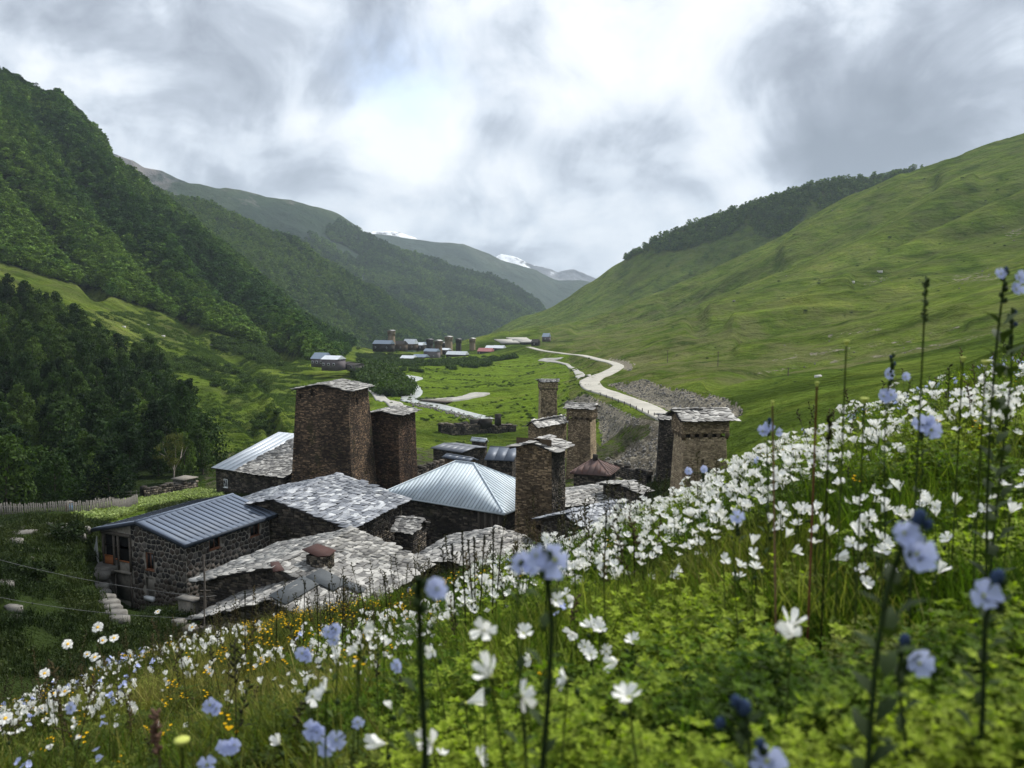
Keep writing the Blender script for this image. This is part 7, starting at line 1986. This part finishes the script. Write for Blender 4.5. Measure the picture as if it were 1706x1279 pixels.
# --- tall blue-flowered spikes close to the lens, blurred; (stem top px, py, D, stem radius, [(px, py, kind, size)])
BUD = None
def spike(label, px, py, D, rad, heads, lean=0.0, leaves=6, mat=None, buds=4, group=None, name='blue_flower_spike', wide=1.0):
    leaves = int(leaves * 1.6); rad = rad * .68; wide = wide * 1.15
    mat = mat or M_STEMB; top = P(px, py, D); gx = top[0] + lean; gz = mead_z(np.array([gx]), np.array([D]))[0]; g_ = np.array((gx, D, min(gz, top[2] - .03)))
    t = thing(name, label, 'flower', top, group or 'tall blue-flowered spikes close to the camera')
    mb = MB(); m = 7; pl = [(g_ - top) * f + np.array((math.sin(f * 4 + px) * .006, math.cos(f * 5 + px) * .003, 0)) * (f > 0) for f in np.linspace(0, 1, m)]
    mb.tube(pl, np.linspace(rad * .8, rad * 1.15, m), 8, .4); mb.build('stem', mat, t)
    L = np.linalg.norm(g_ - top)
    for j in range(leaves):
        f = .12 + .8 * j / leaves; c = (g_ - top) * f
        for q_ in (0, 1):
            an = j * 1.4 + q_ * 3.14; d = unit(np.array((math.cos(an), math.sin(an), .9))); ml = MB(); leaf(ml, c, d, unit(UP - d * .3), .016 * wide, .0035 * wide, .4); ml.build('leaf', mat, t)
    for j in range(buds):
        an = j * 2.2; inst(BUD_G, 'bud', t, None, mtx=head_matrix(np.array((math.cos(an) * rad * 1.6, math.sin(an) * rad * 1.6, -.004 - .006 * j)), (math.cos(an) * .5, math.sin(an) * .5, 1), .8))
    for (hx, hy, kind, s_) in heads:
        h = P(hx, hy, D) - top
        if kind == 'b': add_head(t, h, unit(np.array((mr.normal() * .2, -.9, .25))), 'b', s_)
        else: inst(BUD_B, 'bud', t, None, mtx=head_matrix(h, (mr.normal() * .2, -.2, 1), s_))
        st = np.array((0, 0, min(h[2] - .006, -.001))); ml = MB(); ml.tube([st, (st + h) / 2 - UP * .001, h - UP * .001], [rad * .6, .0009, .0008], 5, .4); ml.build('flower_stalk', mat, t)
    return t
spike('blurred pale blue flower on a dark stem in the centre, close to the lens', 906, 915, .50, .0030, [(925, 932, 'b', 1.12), (893, 925, 'b', .8)], leaves=7)
spike('second blurred blue bloom left of the central stem', 866, 930, .58, .0012, [(868, 936, 'b', .95), (884, 942, 'b', .7)], leaves=3, buds=2)
spike('thick blurred dark stalk left of centre with a blue petal beside its top', 697, 962, .50, .0036, [(730, 980, 'b', .85)], leaves=9, lean=-.005)
spike('large blurred blue flower on the right with a dark bud above', 1512, 880, .48, .0030, [(1525, 922, 'b', 1.2), (1506, 888, 'b', .8), (1531, 862, 'bud', 1.5), (1546, 874, 'bud', 1.0)], lean=-.03, leaves=9, wide=1.5)
spike('blurred pale blue bloom low on the right with a bud over it', 1507, 1062, .50, .0020, [(1530, 1104, 'b', 1.05), (1507, 1066, 'bud', 1.2)], leaves=5)
spike('blurred blue flower and dark bud near the right edge', 1664, 960, .50, .0026, [(1637, 992, 'b', 1.0), (1662, 960, 'bud', 1.4)], leaves=7, lean=-.02)
spike('dark blue bud on a blurred stalk low in the right foreground', 1238, 1165, .46, .0026, [(1240, 1178, 'bud', 1.5), (1226, 1168, 'bud', 1.2), (1200, 1204, 'bud', 1.1)], leaves=5)
spike('pale blue bloom cut by the bottom edge', 1268, 1240, .45, .0018, [(1278, 1266, 'b', 1.1), (1266, 1238, 'bud', 1.0)], leaves=3)
spike('tall spike with pale bells reaching up at the right edge', 1675, 448, .85, .0020, [(1667, 456, 'b', .62), (1697, 462, 'b', .75), (1692, 482, 'b', .8), (1676, 448, 'bud', .8)], leaves=14, buds=6, wide=1.6)
spike('dark bud spike standing beside the tall pale spike', 1686, 512, .9, .0018, [(1690, 520, 'bud', .9), (1683, 530, 'bud', .8), (1692, 540, 'bud', .8)], leaves=10, buds=8, wide=1.5)
spike('small blue spike above the white drift, dark tip', 1487, 588, 1.15, .0013, [(1478, 624, 'b', 1.0), (1471, 660, 'b', 1.1), (1484, 658, 'b', .9), (1490, 606, 'bud', .9), (1508, 628, 'b', .7), (1484, 594, 'bud', .7)], leaves=8, buds=8)
spike('twin blue blooms in front of the white drift', 1535, 700, .95, .0013, [(1531, 707, 'b', 1.2), (1551, 716, 'b', 1.2), (1547, 700, 'b', .7)], leaves=4)
spike('pale blue blooms at the left end of the white drift', 1281, 700, 1.25, .0011, [(1270, 718, 'b', 1.0), (1279, 711, 'b', 1.0), (1296, 720, 'b', .7), (1282, 699, 'bud', 1.0)], leaves=5)
spike('lilac bloom over the foot of the right tower', 1172, 782, 1.5, .0010, [(1173, 782, 'b', .8), (1148, 784, 'b', .8)], leaves=3)
spike('blue bloom low on the right edge of the drift', 1230, 862, 1.0, .0011, [(1229, 861, 'b', .9)], leaves=3)
for i, (px, py, D, hs) in enumerate([(508, 1088, 1.0, [(504, 1088, 'b', 1.0), (513, 1092, 'b', .8)]), (553, 1042, 1.1, [(548, 1052, 'b', .9), (560, 1048, 'b', 1.0), (557, 1066, 'b', .8)]), (355, 1170, 1.0, [(350, 1174, 'b', 1.0), (361, 1180, 'b', 1.0)]), (527, 1212, .8, [(522, 1214, 'b', 1.0), (530, 1220, 'b', 1.0)]), (384, 1240, .85, [(378, 1244, 'b', 1.0), (390, 1242, 'b', 1.0)]), (345, 1270, .8, [(346, 1274, 'b', 1.1)]), (552, 1238, .75, [(545, 1244, 'b', .9), (560, 1232, 'b', .9), (596, 1202, 'b', .6)]), (118, 1178, 1.2, [(119, 1178, 'b', .9)]), (664, 1108, .9, [(662, 1108, 'b', .8)]), (1098, 1160, .7, [])]):
    if hs: spike(['pair of sky blue blooms in the middle of the left meadow', 'triple sky blue bloom standing over the meadow middle', 'pair of blue blooms low on the left meadow', 'blue bloom pair right of the lowest daisy', 'blue pair near the bottom of the left meadow', 'blue bloom cut by the bottom edge on the left', 'loose blue blooms by the bottom left grass', 'single blue bloom in the left olive grass', 'tiny blue bloom beside the thick dark stalk'][min(i, 8)], px, py, D, .0009, hs, leaves=3, buds=1, mat=M_STEMG, group='sky blue blooms in the meadow')
def seed_head(label, px, py, D, L, w_, mat, lean=0, stem=.0010, knob=False):
    top = P(px, py, D); gz = mead_z(np.array([top[0] + lean]), np.array([D]))[0]; g_ = np.array((top[0] + lean, D, min(gz, top[2] - .03))) - top
    t = thing('seed_stalk', label, 'plant', top); mb = MB(); mb.tube([(0, 0, 0), g_ * .5, g_], [stem, stem, stem * 1.2], 6, .5); mb.build('stem', mat, t)
    mb = MB()
    if knob:
        mb.tube([(0, 0, -.002), (0, 0, .001), (0, 0, .004), (0, 0, .005)], [.001, w_ * .7, w_, w_ * .75], 9, .7); mb.build('flower_head', M_CENG, t)
    else:
        r = np.random.default_rng(int(px))
        for j in range(34):
            f = r.random(); an = r.uniform(0, 6.28); d = np.array((math.cos(an), math.sin(an), .9)); c = -UP * L * f; mb.tube([c, c + d * w_ * .6, c + d * w_], [w_ * .1, w_ * .4, w_ * .08], 5, r.random())
        mb.build('spikelets', mat, t)
seed_head('dark plantain-like seed spike against the green hill', 1543, 466, .9, .050, .0042, M_STEMB)
seed_head('dark brown seed spike in the white drift', 1382, 692, .9, .030, .0042, M_STEMDK)
seed_head('reddish bare stalk with a small round head above the drift', 1361, 642, 1.0, .02, .0026, simple('red_stem', (.16, .05, .03), .7), knob=True, stem=.0013)
seed_head('pinkish leaning stalk with a small head left of the reddish one', 1287, 674, 1.0, .02, .0024, simple('pink_stem', (.22, .12, .08), .7), knob=True, lean=.02, stem=.0012)
seed_head('thin stalk with a yellow-green button on the hill background', 1410, 573, 1.0, .02, .0040, M_STEMG, knob=True)
seed_head('yellow button flower at the right end of the meadow rim', 1642, 607, .9, .02, .0056, M_STEMG, knob=True)
seed_head('low yellow-green button beside the blue spike', 1440, 669, .95, .02, .0056, M_STEMG, knob=True)
seed_head('small green button above the rim on the right', 1604, 600, 1.1, .02, .0040, M_STEMG, knob=True)
seed_head('fuzzy brown grass plume low on the left meadow', 258, 1190, .75, .045, .006, simple('brown_plume', (.10, .055, .035), .8), lean=.02)
seed_head('blurred yellow-green button low on the left meadow', 303, 1240, .6, .02, .0065, M_STEMG, knob=True)
for i, (px, py) in enumerate([(408, 985), (462, 1000), (508, 968), (528, 975), (548, 972), (572, 960), (600, 975), (640, 960), (753, 905), (770, 885), (790, 895), (807, 890), (822, 880), (836, 895), (780, 900), (1056, 880), (1010, 850)]):
    seed_head(['dark stalk left of all those before the annexe', 'tall thin stalk before the annexe felt', 'dark stalk before the lower annexe slates', 'stalk just right of the lower annexe slates', 'stalk under the red smoke vent', 'stalk right below the smoke vent', 'stalk before the pale slates near their right end', 'last stalk before the pale slates', 'leftmost stalk before the slate cottage', 'stalk crossing the cottage ridge', 'stalk a hand right of the cottage ridge', 'stalk at the middle of the cottage slope', 'stalk before the boarded house corner', 'stalk at the right edge of the cottage roof', 'shorter stalk at the cottage roof', 'stalk right of the long low building', 'stalk before the bluish slate roof'][i], px, py, 2.4 if px < 700 else 1.7, .03, .0035, M_STEMDK, lean=mr.normal() * .02, stem=.0016)

# ------------------------------------------------------------------ left foot of the village: steps, slabs, pole and wires, shrubs
def slab(name, label, cx, cy, w_, d_, h_, yaw, seed, D=None, mat=None, grp=None):
    c = hit(cx, cy, 30) if D is None else P(cx, cy, D)
    if c is None: return
    r = np.random.default_rng(seed); k = 7; an = np.sort((np.arange(k) + r.uniform(-.3, .3, k)) / k * 6.28); rr = r.uniform(.8, 1.05, k)
    x = np.cos(an) * rr * w_ / 2; y = np.sin(an) * rr * d_ / 2; ca, sa = math.cos(yaw), math.sin(yaw)
    pts = np.stack([x * ca - y * sa, x * sa + y * ca, np.zeros(k)], 1)
    mb = MB(); mb.prism(pts - UP * .3, UP * (h_ + .3)); o = mb.build(name, mat or M_ROCK, None, c)
    return tag(o, label, 'rock', grp)
steps = thing('stone_steps', 'rough stone steps descending beside the balcony house', 'steps', hit(172, 985, 30))
so_ = np.array(steps.location)
for i, (x, y, w_) in enumerate([(163, 948, 3.2), (160, 958, 2.2), (166, 966, 1.6), (170, 973, 1.5), (163, 980, 1.6), (168, 990, 1.5), (176, 999, 1.5), (181, 1008, 1.5), (187, 1017, 1.4), (193, 1026, 1.4), (198, 1035, 1.3)]):
    c = hit(x, y, 30); r = np.random.default_rng(i); k = 7; an = np.sort((np.arange(k) + r.uniform(-.3, .3, k)) / k * 6.28)
    pts = np.stack([np.cos(an) * w_ / 2, np.sin(an) * w_ * .3, np.zeros(k)], 1) + c - so_; mb = MB(); mb.prism(pts - UP * .25, UP * .55); mb.build('step', M_ROCK, steps)
bank = thing('stone_kerb', 'crooked line of grey stones edging the path below the balcony', 'kerb', hit(215, 985, 30)); bo = np.array(bank.location)
for i, (x, y) in enumerate([(180, 962), (187, 967), (194, 975), (200, 982), (206, 990), (213, 998), (220, 1003), (227, 1005)]):
    c = hit(x, y, 30); c8 = np.array([(-1, -1, -1), (1, -1, -1), (1, 1, -1), (-1, 1, -1), (-1, -1, 1), (1, -1, 1), (1, 1, 1), (-1, 1, 1)]) * .5
    mb = MB(); mb.box8(c8 * mr.uniform(.5, .9, (8, 3)) * np.array((1.1, .6, .5)) + c - bo + UP * .15); mb.build('stone', M_ROCK, bank)
for i, (x, y, w_, lb) in enumerate([(15, 880, 5.0, 'flat pale rock slab at the left edge by the fence'), (35, 888, 2.6, 'narrow rock slab under the pale slab by the fence'), (18, 902, 2.2, 'low rock shelf lowest at the left edge'), (84, 872, 1.0, 'light boulder in the grass under the fence'), (105, 877, 2.8, 'dark rock face in the bank below the pickets'), (92, 892, 2.0, 'dark hollowed rock below the bank'), (52, 930, .7, 'small light stone lying on the grass by the cable'), (8, 972, 2.0, 'grey rock outcrop below the cable'), (22, 1015, 1.5, 'pale weathered outcrop on the dark slope'), (17, 1028, 1.3, 'lower piece of the pale weathered outcrop'), (132, 893, 1.6, 'leaning slab beside the roof corner'), (138, 882, 1.8, 'slab standing behind the roof corner'), (60, 915, .6, 'tiny stone beside the light stone')]):
    slab('rock', lb, x, y, w_ * .8, w_ * .4, .08 + .06 * (i % 3), mr.uniform(-.5, .5), 400 + i)
slab('rock', 'round light boulder below the grey pier', 298, 1046, 1.0, .8, .5, 0, 440)
# pole with two cables
b = P(340, 1075, 37.0); tp = P(340, 928, 37.0)
t = thing('cable_pole', 'thin dark pole in front of the slate annexe', 'pole', (b[0], b[1], b[2] - .5)); o0 = np.array(t.location)
mb = MB(); mb.tube([(0, 0, 0), tp - o0], [.042, .03], 8); mb.build('shaft', M_WOOD_DK, t)
mb = MB(); mb.tube([tp - o0 + (-.25, 0, -1.7), tp - o0 + (.25, 0, -1.7)], [.04, .04], 6); mb.build('crossbar', M_WOOD_DK, t)
mb = MB(); mb.tube([tp - o0 + (-.02, 0, -2.6), tp - o0 + (-.02, 0, .1)], [.04, .055], 6); mb.build('bracket', M_WOOD_DK, t)
M_WIRE = simple('grey_cable', (.16, .16, .16), .6)
for lb, a, bb in (('upper grey cable sagging across the left slope to the pole', P(-60, 915, 46), P(340, 994, 37)), ('lower grey cable sagging across the left slope to the pole', P(-60, 982, 40), P(340, 1030, 37))):
    mb = MB(); fs = np.linspace(0, 1, 22); pts = [a + (bb - a) * f - UP * 4 * .35 * f * (1 - f) - a for f in fs]; mb.tube(pts, .010, 5); tag(mb.build('cable', M_WIRE, None, a), lb, 'cable')
mb = MB(); a = P(340, 994, 37); bb = P(360, 992, 44); mb.tube([(0, 0, 0), bb - a], .012, 5); tag(mb.build('cable', M_WIRE, None, a), 'short cable from the pole to the slate annexe', 'cable')
# poles on the hill
for px, py0, py1, lb in [(1196, 585, 610, 'lone utility pole on the right hillside'), (1112, 583, 604, 'thin utility pole above the bend of the road'), (1313, 612, 626, 'short post on the right hillside'), (849, 550, 562, 'utility pole on the skyline above the far terraces'), (900, 612, 600, None)]:
    if lb is None: continue
    c = hit(px, py1, 100)
    if c is None: continue
    H = (py1 - py0) / F * c[1]; t = thing('utility_pole', lb, 'pole', c); mb = MB(); mb.tube([(0, 0, -.5), (0, 0, H)], [.14, .09], 6); mb.build('shaft', M_WOOD_DK, t)
    mb = MB(); mb.tube([(-.6, 0, H * .93), (.6, 0, H * .93)], [.06, .06], 5); mb.build('crossbar', M_WOOD_DK, t)
# posts along the road edge
Lp = [hit(x, y, 100) for x, y in [(1000, 660), (1010, 663), (1020, 667), (1030, 671), (1040, 675), (1050, 679), (1060, 683), (1070, 687), (1080, 691), (1090, 695)]]
for i, c in enumerate(Lp):
    if c is None: continue
    mb = MB(); mb.box((-.09, -.09, -.3), (.18, 0, 0), (0, .18, 0), (0, 0, 1.25)); tag(mb.build('road_post', M_WOOD_DK, None, c), 'short dark post on the valley side of the pale road', 'post', 'posts along the road edge')
# boulders on the grass spur and the hill
for i, (x, y, s_, lb) in enumerate([(239, 568, 1.6, 'white boulder on the grassy spur above the wood'), (272, 560, 1.0, 'small white rock right of the white boulder'), (206, 545, 1.1, 'white rock high on the grassy spur'), (352, 575, .8, 'pale rock at the middle of the spur'), (247, 541, .8, 'pale fleck of rock near the forest edge'), (1363, 628, 1.0, 'pale boulder on the right hillside above the drift'), (1466, 453, 2.0, 'pale rock on the middle of the right hill'), (1420, 470, 1.6, 'grey rock left of the pale rock on the right hill')]):
    c = hit(x, y, 95)
    if c is None: continue
    V = np.array([(-1, -1, -1), (1, -1, -1), (1, 1, -1), (-1, 1, -1), (-1, -1, 1), (1, -1, 1), (1, 1, 1), (-1, 1, 1)]) * .5 * mr.uniform(.7, 1.1, (8, 3)) * np.array((1, .8, .7)) * s_ * 1.4; mb = MB(); mb.box8(V)
    tag(mb.build('boulder', simple('white_rock%d' % i, (.5, .49, .46), .9), None, c), lb, 'rock')
# crop plants of the garden, scrub round the houses, rough grass on the dark left slope
cp = []
for k in range(4):
    mb = MB()
    for j in range(26):
        an = mr.uniform(0, 6.28); d = unit(np.array((math.cos(an), math.sin(an), mr.uniform(.2, 1.4)))); leaf(mb, np.array((*mr.normal(size=2) * .12, mr.uniform(.02, .35))), d, unit(UP - d * .3), mr.uniform(.14, .26), mr.uniform(.05, .09), mr.uniform(.2, .9))
    cp.append(proto(mb, 'crop_plant_%s' % 'abcd'[k], M_CROP))
CROPC = proto_collection('crop_kinds', cp)
GARD = [(120, 862), (180, 842), (250, 832), (330, 818), (372, 822), (372, 830), (300, 838), (230, 852), (190, 866), (130, 872)]
pts, px, py = spread_on_valley(60000, (-60, -28), (64, 125), lambda px, py, D, x: inpoly(px, py, GARD), 101)
pts = pts[:4200]; n = len(pts); s_ = mr.uniform(.7, 1.3, n)
scatter('garden_crop', 'pale green crop leaves filling the garden plot', pts, np.column_stack([np.zeros(n), np.zeros(n), mr.uniform(0, 6.28, n)]), np.column_stack([s_] * 3), mr.integers(0, 4, n), mr.random(n), CROPC)
tg = []; tgd = []
for k in range(4):
    mb = MB()
    for i in range(40): blade(mb, np.array((*mr.normal(size=2) * .22, 0)), mr.uniform(.18, .5), mr.uniform(.05, .25), mr.uniform(.012, .028), mr, mr.uniform(.1, .9), 2)
    for i in range(12):
        d = unit(np.array((*mr.normal(size=2), .8))); leaf(mb, np.array((*mr.normal(size=2) * .2, mr.uniform(.05, .3))), d, UP, .13, .045, mr.uniform(.1, .8))
    tg.append(proto(mb, 'rough_tuft_%s' % 'abcd'[k], M_BUSH)); tgd.append(proto(mb, 'dark_tuft_%s' % 'abcd'[k], M_ROUGH))
TUFTC = proto_collection('rough_grass_kinds', tg); TUFTD = proto_collection('dark_grass_kinds', tgd)
def tfree(px, py, D, x): return ((px < 320) & (py > 860) & (D < 70) & (D > 32) & ~inpoly(px, py, [(148, 938), (185, 938), (245, 1000), (245, 1020), (215, 1050), (190, 1050), (150, 975)])) | ((D > 55) & (D < 100) & (px > 250) & (px < 1200))
pts, px, py = spread_on_valley(90000, (-60, 30), (32, 100), tfree, 103)
f = fbm(pts[:, 0] / 3, pts[:, 1] / 3, 3, 50); k = (f > -.25); pts = pts[k][:14000]; n = len(pts); s_ = mr.uniform(.6, 1.5, n)
scatter('rough_grass', 'rough dark grass and weeds around the houses', pts, np.column_stack([np.zeros(n), np.zeros(n), mr.uniform(0, 6.28, n)]), np.column_stack([s_] * 3), mr.integers(0, 4, n), np.clip(.3 + fbm(pts[:, 0] / 5, pts[:, 1] / 5, 3, 9) + mr.random(n) * .4, 0, 1), TUFTD)
pts, px, py = spread_on_valley(160000, (-330, 330), (100, 420), lambda px, py, D, x: (px < 520) & (py > 520) & ~inpoly(px, py, WOOD_L), 104)
f = fbm(pts[:, 0] / 9, pts[:, 1] / 5, 3, 51); k = (f > -.05) & (rn(len(f), 3) < np.where(px < 600, .9, .35)); pts = pts[k][:30000]; n = len(pts); s_ = mr.uniform(.6, 1.6, n) * np.clip(pts[:, 1] / 160, .8, 2)
scatter('hillside_tussocks', 'grass tussocks and low plants on the slopes', pts, np.column_stack([np.zeros(n), np.zeros(n), mr.uniform(0, 6.28, n)]), np.column_stack([s_, s_, s_ * .8]), mr.integers(0, 4, n), np.clip(.55 + fbm(pts[:, 0] / 12, pts[:, 1] / 12, 3, 9) + mr.random(n) * .3, 0, 1), TUFTC)
# shrubs among the houses
for i, (x, y, D, s_, lb) in enumerate([(1060, 795, 103, 1.6, 'overgrown bush on the mound below the scree'), (1040, 790, 106, 1.2, 'small bush left of the overgrown mound bush'), (700, 812, 100, 1.3, 'dark bush at the foot of the reddish tower'), (1190, 760, 80, 1.8, 'bush spilling over behind the wide tan tower'), (115, 905, 56, 1.2, 'dark shrub in the bank left of the balcony house'), (60, 950, 46, 1.1, 'grey-green shrub on the dark left slope'), (650, 588, 590, 5.5, 'rounded dark tree below the hillock tower of the far village'), (640, 655, 290, 3.5, 'dark willow on the river bank by the bend')]):
    c = P(x, y, D); z = terr_z(np.array([c[0]]), np.array([c[1]]))[0]; t = thing('shrub', lb, 'shrub', (c[0], c[1], z)); r = np.random.default_rng(i + 700); mb = MB()
    for j in range(9): V, Fc, ti = leaf_quads(np.array((r.normal() * .5 * s_, r.normal() * .5 * s_, r.uniform(.25, .9) * s_)), 110, r.uniform(.35, .6) * s_, .11 * s_ ** .6, r, .8); mb.add(V, Fc, ti)
    mb.build('foliage', M_ROUGH if i in (4, 5) else M_TREE_NEAR, t); mb = MB(); mb.tube([(0, 0, -.3), (0, 0, .6 * s_)], [.06 * s_, .03 * s_], 6); mb.build('stem', M_BARK_DK, t)

# ------------------------------------------------------------------ air
hm = bpy.data.materials.new('haze_air'); hm.use_nodes = True; nt = hm.node_tree; nt.nodes.clear()
pv = nt.nodes.new('ShaderNodeVolumePrincipled'); pv.inputs['Color'].default_value = (.74, .88, 1.0, 1); pv.inputs['Density'].default_value = HAZE
if 'Anisotropy' in pv.inputs: pv.inputs['Anisotropy'].default_value = .0
oo = nt.nodes.new('ShaderNodeOutputMaterial'); nt.links.new(pv.outputs[0], oo.inputs['Volume'])
mb = MB(); mb.box((-3100, -80, -142), (6200, 0, 0), (0, 7600, 0), (0, 0, 142 + 860))
hz_ = mb.build('haze', hm); hz_['kind'] = 'stuff'; hz_['label'] = 'thin blue air haze filling the valley'
